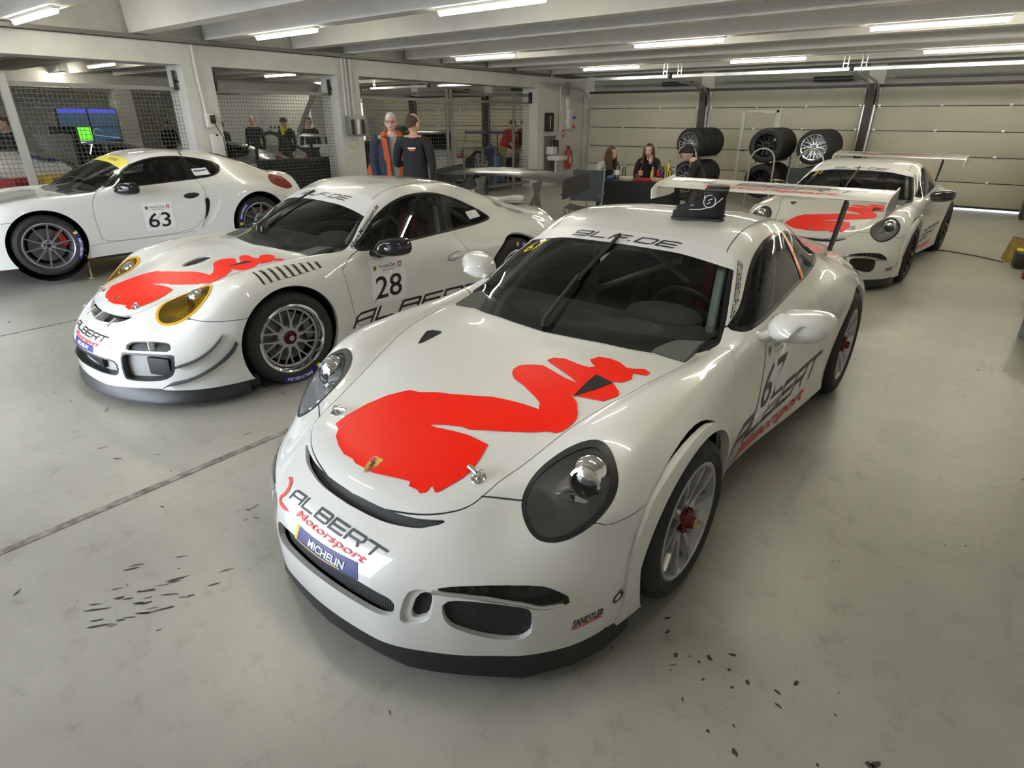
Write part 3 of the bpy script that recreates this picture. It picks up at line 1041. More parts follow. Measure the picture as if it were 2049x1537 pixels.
def wiper(parent, bvh, pts, m=SATIN):
    """arm and blade lying on the screen; pts: (w, l) from pivot to tip"""
    P = []
    for w_, l_ in pts:
        h, n, i, d = bvh.ray_cast(Vector((w_, l_, 2.0)), Vector((0, 0, -1)))
        P.append(h + n * .035 if n.z > 0 else h - n * .035)
    root = MB().tube([P[0] - Vector((0, 0, .03)), P[0], P[1], P[2]], [.014, .012, .010, .008], 8)
    o = root.obj('wiper_arm', m, parent)
    b = MB()
    q = [p + Vector((0, 0, -.018)) for p in P[2:]]
    b.tube(q, .010, 6)
    b.obj('wiper_blade', m, o)


def rear_wing(parent, le, te, half, zc, plate, m, lz=None, strut=.5, foot=(3.25, .80), strut_m=SATIN, sag=0.0, plate_m=None, drop=0.0):
    """le/te: (l, z) of leading and trailing edge"""
    wg = MB()
    n = 17
    prof = []
    c = math.hypot(te[0] - le[0], te[1] - le[1])
    ang = math.atan2(te[1] - le[1], te[0] - le[0])
    for k in range(25):
        t = k / 24
        if t <= .5:
            x = (1 - math.cos(PI * (t / .5))) / 2
            y = .6 * .14 * (.2969 * math.sqrt(x) - .126 * x - .3516 * x * x + .2843 * x ** 3 - .1015 * x ** 4) * 5 * .5
        else:
            x = (1 + math.cos(PI * ((t - .5) / .5))) / 2
            y = -.6 * .14 * (.2969 * math.sqrt(x) - .126 * x - .3516 * x * x + .2843 * x ** 3 - .1015 * x ** 4) * 5 * .9 - .05 * math.sin(PI * x)
        prof.append((x * c, y * c))
    vs = []
    for i in range(n):
        s = -1 + 2 * i / (n - 1)
        dz = sag * (1 - s * s) if sag else 0
        for x, y in prof:
            vs.append((s * half, le[0] + x * math.cos(ang) - y * math.sin(ang), le[1] + x * math.sin(ang) + y * math.cos(ang) + dz))
    k = len(prof)
    fs = [(i * k + j, (i + 1) * k + j, (i + 1) * k + (j + 1) % k, i * k + (j + 1) % k) for i in range(n - 1) for j in range(k)]
    wg.add(vs, fs)
    wing = wg.obj('rear_wing', m, parent, sharp=60)
    for s in (-1, 1):
        ep = MB().prism(plate, -.006, .006, Matrix.Translation((s * half, 0, 0)) @ Matrix(((0, 0, 1, 0), (1, 0, 0, 0), (0, 1, 0, 0), (0, 0, 0, 1))))
        ep.obj('end_plate', plate_m or m, wing)
        st = MB()
        a, b = Vector((s * strut, foot[0], foot[1])), Vector((s * strut, le[0] + c * .45, le[1] + .01 - drop + (sag * .7 if sag else 0)))
        if lz:
            for poly in lz:
                st.prism(poly, -.006, .006, Matrix.Translation((s * strut, 0, 0)) @ Matrix(((0, 0, 1, 0), (1, 0, 0, 0), (0, 1, 0, 0), (0, 0, 0, 1))))
        else:
            bar(st, a, b, .10, .16, .014, .014)
        st.obj('wing_strut', strut_m, wing)
    return wing


def splitter(parent, outline, top, z0, z1, m):
    """front lip: outline (w,l) at the ground edge z0, rising to the outline top at z1"""
    A = np.array(outline)
    B = np.array(top)
    A = np.concatenate([(A * [-1, 1])[:0:-1], A])
    B = np.concatenate([(B * [-1, 1])[:0:-1], B])
    n = len(A)
    vs = [(w, l, z0) for w, l in A] + [(w, l, z0 + .018) for w, l in A] + [(w, l, z1) for w, l in B] + [(w * .93, l + .10, z1) for w, l in B] + [(w * .93, l + .10, z0) for w, l in A]
    fs = []
    for r in range(4):
        for i in range(n - 1):
            fs.append((r * n + i, r * n + i + 1, (r + 1) * n + i + 1, (r + 1) * n + i))
    for i in range(n - 1):
        fs.append((4 * n + i, 4 * n + i + 1, i + 1, i))
    return MB().add(vs, fs).obj('front_splitter', m, parent, sharp=40)


def rowz(fn):
    """the coupe's sections, each point sent through fn(l, w, z)"""
    return [[fn(*p) for p in r] for r in ROWS_COUPE]


def flare_mesh(s, Rf, wout, faces='flare'):
    T = s.faces(faces)
    V = s.V + s.N * .013
    d = np.hypot(V[:, 1], V[:, 2] - .325) - Rf
    sg = np.sign(V[:, 0])
    k = 1 - np.clip(d / .075, 0, 1) ** 1.5
    a = np.abs(V[:, 0])
    wo = np.interp(V[:, 2], [.13, .30, .45, .70], wout)
    V[:, 0] = sg * (a + np.maximum(0, wo - a) * k)
    return V, T


def side_map(sg):
    """2-D (x forward along the reading direction, y up) on the car's side; sg +1 = left side"""
    return lambda l, z: ((sg * 1.6, l, z), (-sg, 0, 0))


class Car:
    """shell, cutting and part making shared by the cars"""

    def __init__(c, name, loc, rz, rows):
        c.root = empty(name, loc, rz)
        V, T, N = loft(rows)
        c.bvh = BVHTree.FromPolygons(V.tolist(), T.tolist())
        c.s = Shell(V, T, N)

    def part(c, nm, labels, m, off=0.0, rim=.022, parent=None, rim_mat=None):
        s = c.s
        F = s.faces(*labels)
        if not len(F):
            return None
        return link(nm, patch_mesh(nm, s.V, F, s.N, m, off, rim, rim_mat), parent or c.root)

    def sided(c, nm, labels, m, off=0.0, rim=.022, parent=None, V=None):
        s = c.s
        V = s.V if V is None else V
        F = s.faces(*labels)
        out = []
        for sg in (1, -1):
            G = F[(V[F].mean(axis=1)[:, 0] * sg) > 0]
            if len(G):
                out.append(link(nm, patch_mesh(nm, V, G, s.N, m, off, rim), parent or c.root))
        return out

    def lamps(c, fld, cx, cy, cz, lens, ring_m, ring_off=.001):
        s = c.s
        out = []
        F, R_ = s.faces('lamp'), s.faces('lamp_ring')
        for sg in (1, -1):
            G = F[(s.V[F].mean(axis=1)[:, 0] * sg) > 0]
            u, inv = np.unique(G, return_inverse=True)
            r = head_lamp(c.root, s.V[u], inv.reshape(-1, 3), s.N[u], fld, (sg * cx, cy, cz), lens, ring_m, '')
            G = R_[(s.V[R_].mean(axis=1)[:, 0] * sg) > 0]
            link('lamp_ring', patch_mesh('lamp_ring', s.V, G, s.N, ring_m, ring_off, .03), r)
            out.append(r)
        return out

    def screens(c, ws, sw, rear, strip, base, post):
        s = c.s
        s.cut(ws, 'screen_frame', only=('body',))
        s.cut(shift(ws, .020), 'screen', only=('screen_frame',))
        s.cut(strip, 'sun_strip', only=('screen', 'screen_frame'))
        s.cut(base, 'screen_frame', only=('screen',))
        s.cut(sw, 'window_frame', only=('body',))
        s.cut(shift(sw, .016), 'side_glass', only=('window_frame',))
        s.cut(f_side(post, 0), 'window_frame', only=('side_glass',))
        s.cut(rear, 'rear_glass', only=('body',))

    def glass_parts(c, strip_m):
        c.wsf = c.part('windscreen', ('screen',), WINDG, 0, 0)
        c.part('windscreen_frame', ('screen_frame',), GLOSSB, 0, .01, c.wsf)
        c.part('sun_strip', ('sun_strip',), strip_m, .001, 0, c.wsf)
        c.sided('side_window', ('side_glass',), SIDEG, 0, 0)
        c.sided('window_frame', ('window_frame',), GLOSSB, 0, .01)
        c.part('rear_window', ('rear_glass',), SIDEG, 0, 0)

    def wells(c, wb, RF, RR, rz_):
        for sg in (1, -1):
            for (l, z, r) in ((0, .325, RF + .012), (wb, rz_, RR + .012)):
                M = Matrix.Translation((sg * .50, l, z)) @ (ZX if sg > 0 else Matrix.Rotation(-PI / 2, 4, 'Y'))
                MB().lathe([(.05, 0), (r, 0), (r, .34 if l == 0 else .36)], 28, M).obj('wheel_arch_liner', GAP, c.root)
        ub = MB()
        ub.box((0, 1.2, .115), (1.0, 4.1, .03))
        ub.box((0, 1.22, .115), (1.56, 1.58, .03))
        ub.box((0, -.58, .115), (1.25, .40, .03))
        ub.obj('underbody', GAP, c.root)

    def strip2(c, name, pts, w, m, fn, off=.0015, parent=None):
        """narrow band along a polyline (2-D)"""
        P = chaikin(pts, 2, closed=False)
        t = np.gradient(P, axis=0)
        t /= np.linalg.norm(t, axis=1, keepdims=True)
        n = np.c_[-t[:, 1], t[:, 0]] * w / 2
        V = np.concatenate([P - n, P + n])
        k = len(P)
        T = [(i, i + 1, k + i + 1) for i in range(k - 1)] + [(i, k + i + 1, k + i) for i in range(k - 1)]
        return lay(name, (V, np.array(T)), fn, c.bvh, m, parent or c.root, off)
# ---------------------------------------------------------------- the garage
def floor_nodes(nt, b):
    tc = nd(nt, 'ShaderNodeTexCoord')
    n1 = nd(nt, 'ShaderNodeTexNoise', i_Scale=.55, i_Detail=8.0, i_Roughness=.62)
    n2 = nd(nt, 'ShaderNodeTexNoise', i_Scale=9.0, i_Detail=8.0, i_Roughness=.7)
    n3 = nd(nt, 'ShaderNodeTexNoise', i_Scale=55.0, i_Detail=3.0)
    for n in (n1, n2, n3):
        nt.links.new(tc.outputs['Object'], n.inputs['Vector'])
    r = nd(nt, 'ShaderNodeValToRGB')
    r.color_ramp.elements[0].position = .36
    r.color_ramp.elements[1].position = .66
    r.color_ramp.elements[0].color = (.32, .308, .27, 1)
    r.color_ramp.elements[1].color = (.445, .432, .385, 1)
    nt.links.new(n1.outputs['Fac'], r.inputs['Fac'])
    # fine wear
    r2 = nd(nt, 'ShaderNodeValToRGB')
    r2.color_ramp.elements[0].position = .30
    r2.color_ramp.elements[1].position = .46
    r2.color_ramp.elements[0].color = (.72, .71, .68, 1)
    r2.color_ramp.elements[1].color = (1, 1, 1, 1)
    nt.links.new(n2.outputs['Fac'], r2.inputs['Fac'])
    mx = nd(nt, 'ShaderNodeMix', data_type='RGBA', blend_type='MULTIPLY')
    mx.inputs['Factor'].default_value = .8
    nt.links.new(r.outputs['Color'], mx.inputs['A'])
    nt.links.new(r2.outputs['Color'], mx.inputs['B'])
    # stretched tyre rubber smears
    mp = nd(nt, 'ShaderNodeMapping')
    mp.inputs['Scale'].default_value = (3.2, .35, 1)
    nt.links.new(tc.outputs['Object'], mp.inputs['Vector'])
    n4 = nd(nt, 'ShaderNodeTexNoise', i_Scale=1.6, i_Detail=7.0, i_Roughness=.65)
    nt.links.new(mp.outputs[0], n4.inputs['Vector'])
    r4 = nd(nt, 'ShaderNodeValToRGB')
    r4.color_ramp.elements[0].position = .60
    r4.color_ramp.elements[1].position = .78
    r4.color_ramp.elements[0].color = (0, 0, 0, 1)
    r4.color_ramp.elements[1].color = (.55, .55, .55, 1)
    nt.links.new(n4.outputs['Fac'], r4.inputs['Fac'])
    m2 = nd(nt, 'ShaderNodeMix', data_type='RGBA')
    m2.inputs['B'].default_value = (.19, .18, .165, 1)
    nt.links.new(r4.outputs['Color'], m2.inputs['Factor'])
    nt.links.new(mx.outputs['Result'], m2.inputs['A'])
    nt.links.new(m2.outputs['Result'], b.inputs['Base Color'])
    rr = nd(nt, 'ShaderNodeMapRange')
    rr.inputs['To Min'].default_value = .20
    rr.inputs['To Max'].default_value = .46
    nt.links.new(n2.outputs['Fac'], rr.inputs['Value'])
    nt.links.new(rr.outputs[0], b.inputs['Roughness'])
    bp = nd(nt, 'ShaderNodeBump', i_Strength=.06, i_Distance=.004)
    nt.links.new(n3.outputs['Fac'], bp.inputs['Height'])
    nt.links.new(bp.outputs['Normal'], b.inputs['Normal'])


FLOORM = mat('worn_painted_floor', (.45, .44, .41), .3, build=floor_nodes)
WALLM = mat('white_wall_paint', (.52, .51, .475), .75, build=noise_col((.60, .585, .54), (.66, .645, .60), 3, 5, .3, .7, .05))
CONC = mat('pale_concrete', (.60, .595, .565), .8, build=noise_col((.56, .555, .525), (.64, .635, .605), 4, 6, .3, .7, .08))
CEILM = mat('ceiling_paint', (.56, .55, .525), .85, build=noise_col((.60, .585, .565), (.66, .645, .625), 2, 5))
DOORM = mat('door_beige', (.50, .475, .40), .55, build=noise_col((.485, .458, .365), (.52, .492, .40), 1.5, 3))
DARKST = mat('dark_steel', (.055, .04, .04), .5, metal=.4)
GALV = mat('galvanised', (.62, .63, .62), .35, metal=.85, build=noise_col((.52, .53, .52), (.70, .71, .70), 14, 4))
GREYST = mat('grey_steel', (.26, .26, .25), .5, metal=.4)
TRAYM = mat('cable_tray_metal', (.17, .165, .15), .55, metal=.5)
JOINTM = mat('floor_tape', (.20, .165, .14), .7, build=noise_col((.11, .09, .075), (.34, .32, .29), 16, 6, .35, .62))
LAMPM = mat('tube_light', (1, 1, 1), .5, emit=(1.0, .95, .755), estr=LAMP_EMIT)
WHITEP = mat('white_plastic', (.66, .65, .62), .4)

YW = 16.1                         # back wall
XS = -10.0                        # face of the pillar row
XR, XL, YF = 1.75, -31.0, -3.0


def solid(name, c, d, m, kind='structure', parent=None, bevel=0.0, rot=None):
    return MB().box(c, d, rot=rot, bevel=bevel).obj(name, m, parent, kind=kind)


solid('floor', ((XL + XR) / 2, 6.5, -.1), (XR - XL, 19.4, .2), FLOORM)
asph = mat('asphalt', (.20, .20, .20), .9, build=noise_col((.16, .16, .16), (.24, .24, .235), 20))
solid('ground', (-8, -23.2, -.11), (90, 40, .2), asph)
ceiling = solid('ceiling', ((XL + XR) / 2, 6.5, 3.42), (XR - XL, 19.6, .16), CEILM)
solid('wall_right', (XR + .1, 6.5, 1.7), (.2, 19.4, 3.4), WALLM)
solid('wall_left', (XL - .1, 6.5, 1.7), (.2, 19.4, 3.4), WALLM)
solid('wall_front', (-.75, YF - .1, 1.7), (5.0, .2, 3.4), WALLM)
solid('wall_front_left', ((XL - 10) / 2, YF - .1, 1.7), (-10 - XL, .2, 3.4), WALLM)
solid('wall_front_lintel', (-6.62, YF - .1, 3.08), (6.76, .2, .64), WALLM)
# joints in the floor
solid('trim_1', (-3.022, 6.4, .001), (.045, 19, .004), JOINTM)
solid('trim_2', (-6.48, 6.4, .001), (.022, 19, .004), JOINTM)

# ceiling ribs
beam_me = {}
for k in range(-2, 5):
    for y in (4.25 + 2.55 * k, 5.30 + 2.55 * k):
        if y > YW - .25 or y < YF + .2:
            continue
        for x0, x1 in ((XS + .05, XR), (-20.2, XS - .55), (XL, -20.8)):
            key = round(x1 - x0, 2)
            if key not in beam_me:
                a, b, h = .11, .15, .56
                L = (x1 - x0) / 2
                v = [(sx * L, sy * (a if z == 0 else b), z) for sx in (-1, 1) for sy in (-1, 1) for z in (0, h)]
                beam_me[key] = MB().add(v, [(0, 1, 3, 2), (4, 6, 7, 5), (0, 4, 5, 1), (2, 3, 7, 6), (0, 2, 6, 4), (1, 5, 7, 3)], 0, False).mesh('ceiling_beam', CEILM)
            link('ceiling_beam', beam_me[key], ceiling, ((x0 + x1) / 2, y, 2.79))


# girder and pillars between the bays
def pillar_row(x, ys, n0):
    g = solid('trim_%d' % n0, (x - .27, 6.5, 2.885), (.50, 19.2, .87), CONC)
    for i, (y0, y1) in enumerate(ys):
        p = solid('trim_%d' % (n0 + 1 + i), (x - .27, (y0 + y1) / 2, 1.225), (.50, y1 - y0, 2.45), CONC)
    return g


pillar_row(XS, [(-.2, .3), (4.80, 5.26), (7.58, 8.08)], 3)
pillar_row(-20.3, [(.4, .9), (7.70, 8.15), (11.4, 11.9)], 8)
wl = solid('wall_side', (XS - .27, 14.98, 1.225), (.50, 2.24, 2.45), WALLM)
solid('wall_side_left', (-20.57, 14.6, 1.225), (.50, 3.0, 2.45), WALLM)

# back wall with its sectional doors
PZ = [0.04, .53, 1.02, 1.505, 1.99, 2.375]
back = solid('wall_back', ((XL + XR) / 2, YW + .22, 2.9), (XR - XL, .2, 1.04), mat('lintel_grey', (.30, .295, .27), .75))


def section_door(n, x0, x1, pieces=True, low=True):
    root = empty('door_%d' % n, ((x0 + x1) / 2, YW, 0))
    root['kind'] = 'structure'
    w = x1 - x0
    for i in range(5):
        z0, z1 = PZ[i], PZ[i + 1]
        MB().box((0, .03, (z0 + z1) / 2), (w, .05, z1 - z0 - .016), bevel=.006).obj('door_panel', DOORM, root)
    MB().box((0, .05, 1.2), (w, .02, 2.36)).obj('door_backing', SATIN, root)
    MB().box((0, -.01, 2.40), (w, .06, .05)).obj('top_seal', DARKST, root)
    MB().box((0, .0, .052), (w, .04, .03)).obj('bottom_seal', SATIN, root)
    for i in range(1, 5):
        for f in (.02, .34, .66, .98):
            hb = MB().box((-w / 2 + w * f, -.004, PZ[i]), (.05, .018, .075), bevel=.004)
            hb.cyl((-w / 2 + w * f - .02, -.018, PZ[i]), (-w / 2 + w * f + .02, -.018, PZ[i]), .012, n=8)
            hb.obj('hinge', GALV, root)
    for sx in (-1, 1):
        MB().box((sx * (w / 2 - .03), -.02, 2.30), (.06, .05, .11), bevel=.01).obj('roller_bracket', WHITEP, root)
    return root


doors_x = [(-9.80, -6.52), (-6.30, -2.78), (-2.56, 1.00)]
for i, (a, b) in enumerate(doors_x):
    section_door(i + 1, a, b)
for i, (a, b) in enumerate([(-19.9, -17.15), (-16.95, -13.75), (-13.55, -10.6)]):
    section_door(i + 4, a, b)
for k, (a, b) in enumerate([(-10.6, -9.80), (-6.52, -6.30), (-2.78, -2.56), (-13.75, -13.55), (-17.15, -16.95)]):
    solid('wall_back_pier_%d' % (k + 1), ((a + b) / 2, YW + .13, 1.6), (b - a + .10, .16, 3.2), WALLM)
solid('wall_back_sky_block', (-12.2, YW + .19, .2), (19.3, .04, .4), WALLM)  # low strip added outside the doors to keep sky from leaking underneath
solid('wall_back_right', (1.40, YW + .1, 1.19), (.70, .2, 2.38), WALLM)
solid('wall_back_left', (-25.5, YW + .1, 1.19), (11.0, .2, 2.38), WALLM)
# daylight gap under door 3: the outside ground beyond
solid('ground_back', (-8, 22.4, -.11), (60, 12.4, .2), mat('pale_yard', (.55, .55, .54), .9))

for n, (x, w) in enumerate([(-6.41, .15), (-2.67, .15), (-17.05, .16), (-13.65, .16)]):
    solid('trim_%d' % (20 + n), (x, YW - .10, 1.22), (w, .18, 2.44), DARKST)

# tracks, counterbar, hangers
TR = {}


def track(x, sx):
    pts = [(0, YW - .06, .05), (0, YW - .06, 2.02)] + [(0, YW - .06 - .45 * (1 - math.cos(a)), 2.02 + .45 * math.sin(a)) for a in [PI / 2 * i / 8 for i in range(1, 9)]] + [(0, 13.95, 2.56)]
    tb = MB()
    for dx in (-.022, .022):
        tb.tube([(p[0] + dx, p[1], p[2]) for p in pts], .012, 6)
    tb.box((0, YW - .07, 1.03), (.07, .012, 1.98))
    return link('trim_%d' % (30 + len(TR)), TR.setdefault(len(TR), tb.mesh('door_track', GALV)), None, (x, 0, 0), kind='structure')


for a, b in doors_x + [(-19.9, -17.15), (-16.95, -13.75), (-13.55, -10.6)]:
    track(a - .03, 1)
    track(b + .03, -1)


def thing(o, label, cat, group=None):
    return tag(o, label, cat, group)


for i, (a, b, lb) in enumerate([(-9.72, -6.40, 'galvanised cross bar holding the door tracks over the left garage door'), (-6.33, -2.74, 'galvanised cross bar holding the door tracks over the middle garage door'), (-2.70, 1.2, 'galvanised cross bar holding the door tracks over the right garage door'), (-16.6, -14.0, 'short galvanised cross bar seen through the opening, left one'), (-13.6, -11.4, 'short galvanised cross bar seen through the opening, right one')]):
    y = 13.85
    r = empty('track_cross_bar', (0, 0, 0))
    br = MB().box(((a + b) / 2, y, 2.595), (b - a, .05, .055))
    br.obj('bar', GALV, r)
    for x in (a + .15, b - .12):
        hg = MB()
        for dx in (-.04, .04):
            hg.box((x + dx, y + .02, 2.95), (.018, .018, .72))
        for k in range(4):
            hg.box((x, y + .02, 2.70 + .16 * k), (.09, .012, .02))
        hg.obj('hanger', GALV, r)
    MB().box((b + .0, y, 2.61), (.07, .09, .10), bevel=.01).obj('end_stop', SATIN, r)
    sp = MB().cyl((a + .4, YW - .12, 2.55), (b - .3, YW - .12, 2.55), .018, n=10)
    sp.obj('spring_shaft', GREYST, r)
    MB().cyl((b - 1.15, YW - .12, 2.55), (b - .35, YW - .12, 2.55), .055, n=14).obj('torsion_spring', mat('spring_dark', (.06, .06, .058), .5, metal=.6), r)
    thing(r, lb, 'door rail', 'cross bars of the door tracks')

# pass door framed into door 2
pd = empty('door_7', (-4.95, YW - .005, 0))
pd['kind'] = 'structure'
for x, w in ((-.42, .09), (.40, .13)):
    MB().box((x, 0, .98), (w, .03, 1.90), bevel=.005).obj('door_post', mat('frame_white', (.62, .60, .56), .45), pd)
MB().box((0, 0, 1.90), (.80, .03, .05)).obj('door_head', mat('frame_white'), pd)
MB().box((.18, -.02, 1.875), (.30, .04, .05), bevel=.008).obj('door_closer', WHITEP, pd)
dh = MB().cyl((-.40, -.02, 1.02), (-.40, -.07, 1.02), .012)
dh.cyl((-.40, -.06, 1.02), (-.28, -.06, 1.02), .012)
dh.obj('door_handle', SATIN, pd)

# fluorescent lamps under the ribs
lamp_spots = [(-8.0, 5.30), (-7.98, 9.35), (-7.4, 12.95), (-4.45, 5.30), (-4.25, 9.35), (-4.05, 12.95), (-1.05, 9.35), (-.85, 12.95), (.62, 9.35), (.65, 12.95), (-8.9, 2.75), (-1.0, 5.30), (-4.4, 1.7), (-.9, 1.7), (-4.4, -.85),
              (-15.9, 5.9), (-15.6, 10.0), (-20.1, 6.3), (-13.4, 13.0), (-17.5, 12.9), (-12.0, 1.7), (-16.0, 1.7), (-25.0, 8.5), (-25.0, 4.0), (-25.0, 12.5)]
lamp_me = None
LAMP_LABELS = ['strip light on the left, under the rib above car 28', 'strip light in the middle left, nearer of the two left of the garage doors', 'strip light furthest back on the left, above the side wall door track', 'strip light cut by the upper edge of the picture, in the middle', 'strip light in the middle above the seated group, larger one', 'strip light furthest back in the middle, above the wheel racks', 'strip light at upper right, left one of two in a line', 'strip light furthest back at right, above the right garage door', 'strip light at the upper right corner, right one of two in a line', 'strip light furthest back at right, right one of its line', 'strip light in the upper left corner above car 63']
for i, (x, y) in enumerate(lamp_spots):
    r = empty('strip_light', (x, y, 2.77))
    if lamp_me is None:
        a = MB().box((0, 0, .012), (1.42, .085, .035), bevel=.008).mesh('fitting', WHITEP)
        t = MB().cyl((-.68, 0, -.022), (.68, 0, -.022), .026, n=12).mesh('tube', LAMPM)
        lamp_me = (a, t)
    link('fitting', lamp_me[0], r)
    link('tube', lamp_me[1], r)
    if min(abs(y - q - 2.55 * k) for q in (4.25, 5.30) for k in range(-2, 5)) > .08 or -20.8 < x < -19.4:
        for dx in (-.5, .5):
            MB().cyl((dx, 0, .02), (dx, 0, .562), .008, n=6).obj('rod', GREYST, r)
    thing(r, LAMP_LABELS[i] if i < len(LAMP_LABELS) else 'strip light outside the picture or far behind the pillars', 'light', 'strip lights under the ceiling ribs')

# cable tray along the girder: rungs and side rails
ct = empty('cable_tray', (XS + .09, 0, 2.75))
thing(ct, 'dark ladder cable tray running along the concrete girder above the pillars', 'cable tray')
for dx in (-.075, .075):
    MB().box((dx, 6.5, .0), (.012, 19, .05)).obj('side_rail', TRAYM, ct)
rm = MB().box((0, 0, 0), (.15, .03, .018)).mesh('rung', TRAYM)
for k in range(110):
    link('rung', rm, ct, (0, -2.5 + .165 * k, -.012))
cb = MB()
for j in range(4):
    cb.tube([(-.05 + .03 * j, y, .012 + .006 * math.sin(y * 2 + j)) for y in np.linspace(-2.8, 15.9, 24)], .009, 5)
cb.obj('cables', SATIN, ct)

# conduits and boxes on the pillars and the side wall
def conduit(pts, r, m, lb, cat='conduit'):
    o = MB().tube(pts, r, 8).obj('conduit', m)
    return thing(o, lb, cat)


conduit([(XS + .03, 4.98, 2.72), (XS + .03, 4.98, 2.3), (XS + .02, 5.02, 1.75)], .018, WHITEP, 'white conduit running down the pillar behind car 63')
for j, y in enumerate((7.68, 7.76, 7.86)):
    conduit([(XS + .03, y, 2.72), (XS + .03, y, 1.72)], .020, CONC, ['left of three grey conduits on the pillar beside the standing men', 'middle of three grey conduits on the pillar beside the standing men', 'right of three grey conduits on the pillar beside the standing men'][j])
conduit([(XS + .03, 14.83, 2.6), (XS + .03, 14.83, 1.50)], .014, WHITEP, 'thin white conduit down the side wall above the socket')
for j, y in enumerate((15.10, 15.17, 15.24)):
    conduit([(XS + .03, y, 3.1), (XS + .03, y, 2.32)], .012, GREYST, ['first of three thin grey conduits high on the side wall', 'second of three thin grey conduits high on the side wall', 'third of three thin grey conduits high on the side wall'][j])


def wall_box(y, z, sy, sz, m, lb, cat, sx=.08, nm='wall_box'):
    r = empty(nm, (XS + .005 + sx / 2, y, z))
    MB().box((0, 0, 0), (sx, sy, sz), bevel=.008).obj('case', m, r)
    thing(r, lb, cat)
    return r


b = wall_box(5.04, 1.69, .11, .20, WHITEP, 'white socket box on the pillar behind car 63', 'socket')
MB().box((.05, .03, .02), (.03, .08, .12), bevel=.008).obj('plug', SATIN, b)
o = MB().tube([(XS + .09, 5.09, 1.65), (XS + .07, 5.20, 1.45), (XS + .04, 5.22, 1.1), (XS + .04, 5.20, .5), (XS + .05, 5.2, .02)], .007, 6).obj('power_cable', SATIN)
thing(o, 'black cable hanging from the socket down the pillar', 'cable')
b = wall_box(5.13, 1.32, .24, .34, mat('paper', (.70, .70, .69), .7), 'white notice sheet taped to the pillar behind car 63', 'notice', .006, 'notice_sheet')
for dz in (.16, -.17):
    MB().box((.006, 0, dz), (.004, .03, .03)).obj('tape_dot', DARKST, b)
b = wall_box(7.85, 1.60, .40, .34, GREYST, 'open grey junction box on the pillar beside the standing men', 'junction box', .12, 'junction_box')
for k in range(3):
    MB().box((.065, -.12 + .12 * k, -.02), (.02, .06, .26)).obj('breaker_row', SATIN if k != 1 else WHITEP, b)
b = wall_box(7.80, 1.27, .14, .10, mat('old_label', (.60, .56, .42), .7), 'small yellowed label on the pillar beside the standing men', 'label', .006, 'label_sheet')
b = wall_box(14.26, 1.64, .22, .46, SATIN, 'black paper towel dispenser on the side wall', 'dispenser', .16, 'towel_dispenser')
MB().box((.085, -.06, 0), (.006, .03, .30)).obj('sight_strip', CHROME, b)
b = wall_box(14.42, .80, .50, 1.0, mat('backing_grey', (.13, .125, .115), .55), 'dark splash panel behind the wash basin', 'panel', .02, 'splash_panel')
b = empty('wash_basin', (XS + .03, 14.40, 0))
ba = MB().box((.20, .08, .74), (.38, .46, .13), bevel=.03)
ba.obj('basin', WHITEP, b)
MB().box((.10, -.05, .93), (.20, .26, .20), bevel=.02).obj('soap_tank', WHITEP, b)
MB().cyl((.14, .10, .70), (.14, .10, .25), .035).obj('drain_pipe', WHITEP, b)
MB().tube([(.03, .06, 1.0), (.05, .06, 1.28), (.16, .06, 1.32)], .015, 8).obj('tap', CHROME, b)
MB().box((.06, .20, 1.02), (.10, .16, .34), bevel=.02).obj('soap_dispenser', SATIN, b)
thing(b, 'white wash basin with a square tank on the side wall', 'sink')
b = empty('fire_extinguisher', (XS + .14, 15.15, 0))
MB().lathe([(0, .42), (.075, .42), (.085, .45), (.085, .85), (.06, .92), (.03, .94), (.03, .98), (0, .98)], 20).obj('cylinder', mat('extinguisher_red', (.50, .015, .012), .3, coat=.5), b)
MB().box((0, 0, 1.0), (.05, .10, .05), bevel=.01).cyl((0, .03, .99), (0, -.10, 1.03), .012).obj('valve', SATIN, b)
MB().tube([(0, .05, .98), (.07, .10, .85), (.09, .08, .6), (.07, .07, .48)], .013, 8).obj('hose', SATIN, b)
MB().box((.083, 0, .66), (.012, .10, .18), bevel=.004).obj('label_plate', WHITEP, b)
thing(b, 'red fire extinguisher hanging on the side wall beside the left door', 'extinguisher')
b = wall_box(15.07, 1.345, .13, .17, mat('sign_red', (.55, .05, .02), .5), 'small red fire sign above the extinguisher', 'sign', .006, 'fire_sign')
MB().box((.005, -.025, .0), (.004, .035, .10)).box((.005, .03, .03), (.004, .03, .04)).obj('pictogram', WHTV, b)
b = wall_box(15.24, 1.72, .20, .52, WHITEP, 'white cabinet with blue and red plug sockets on the side wall', 'switch cabinet', .14, 'socket_cabinet')
MB().cyl((.07, .07, .05), (.14, .10, .02), .035).obj('blue_socket', mat('plug_blue', (.04, .08, .30), .5), b)
MB().cyl((.07, .07, -.18), (.13, .10, -.22), .035).obj('red_socket', mat('plug_red', (.50, .04, .02), .5), b)
b = wall_box(15.18, 2.12, .14, .26, WHITEP, 'small white box above the socket cabinet', 'box', .10, 'junction_box')
b = wall_box(14.86, 1.46, .11, .15, WHITEP, 'white double socket under the thin conduit', 'socket', .06)

# wire mesh screens closing the row of pillars
WIREM = mat('mesh_wire', (.17, .17, .16), .5, metal=.5)


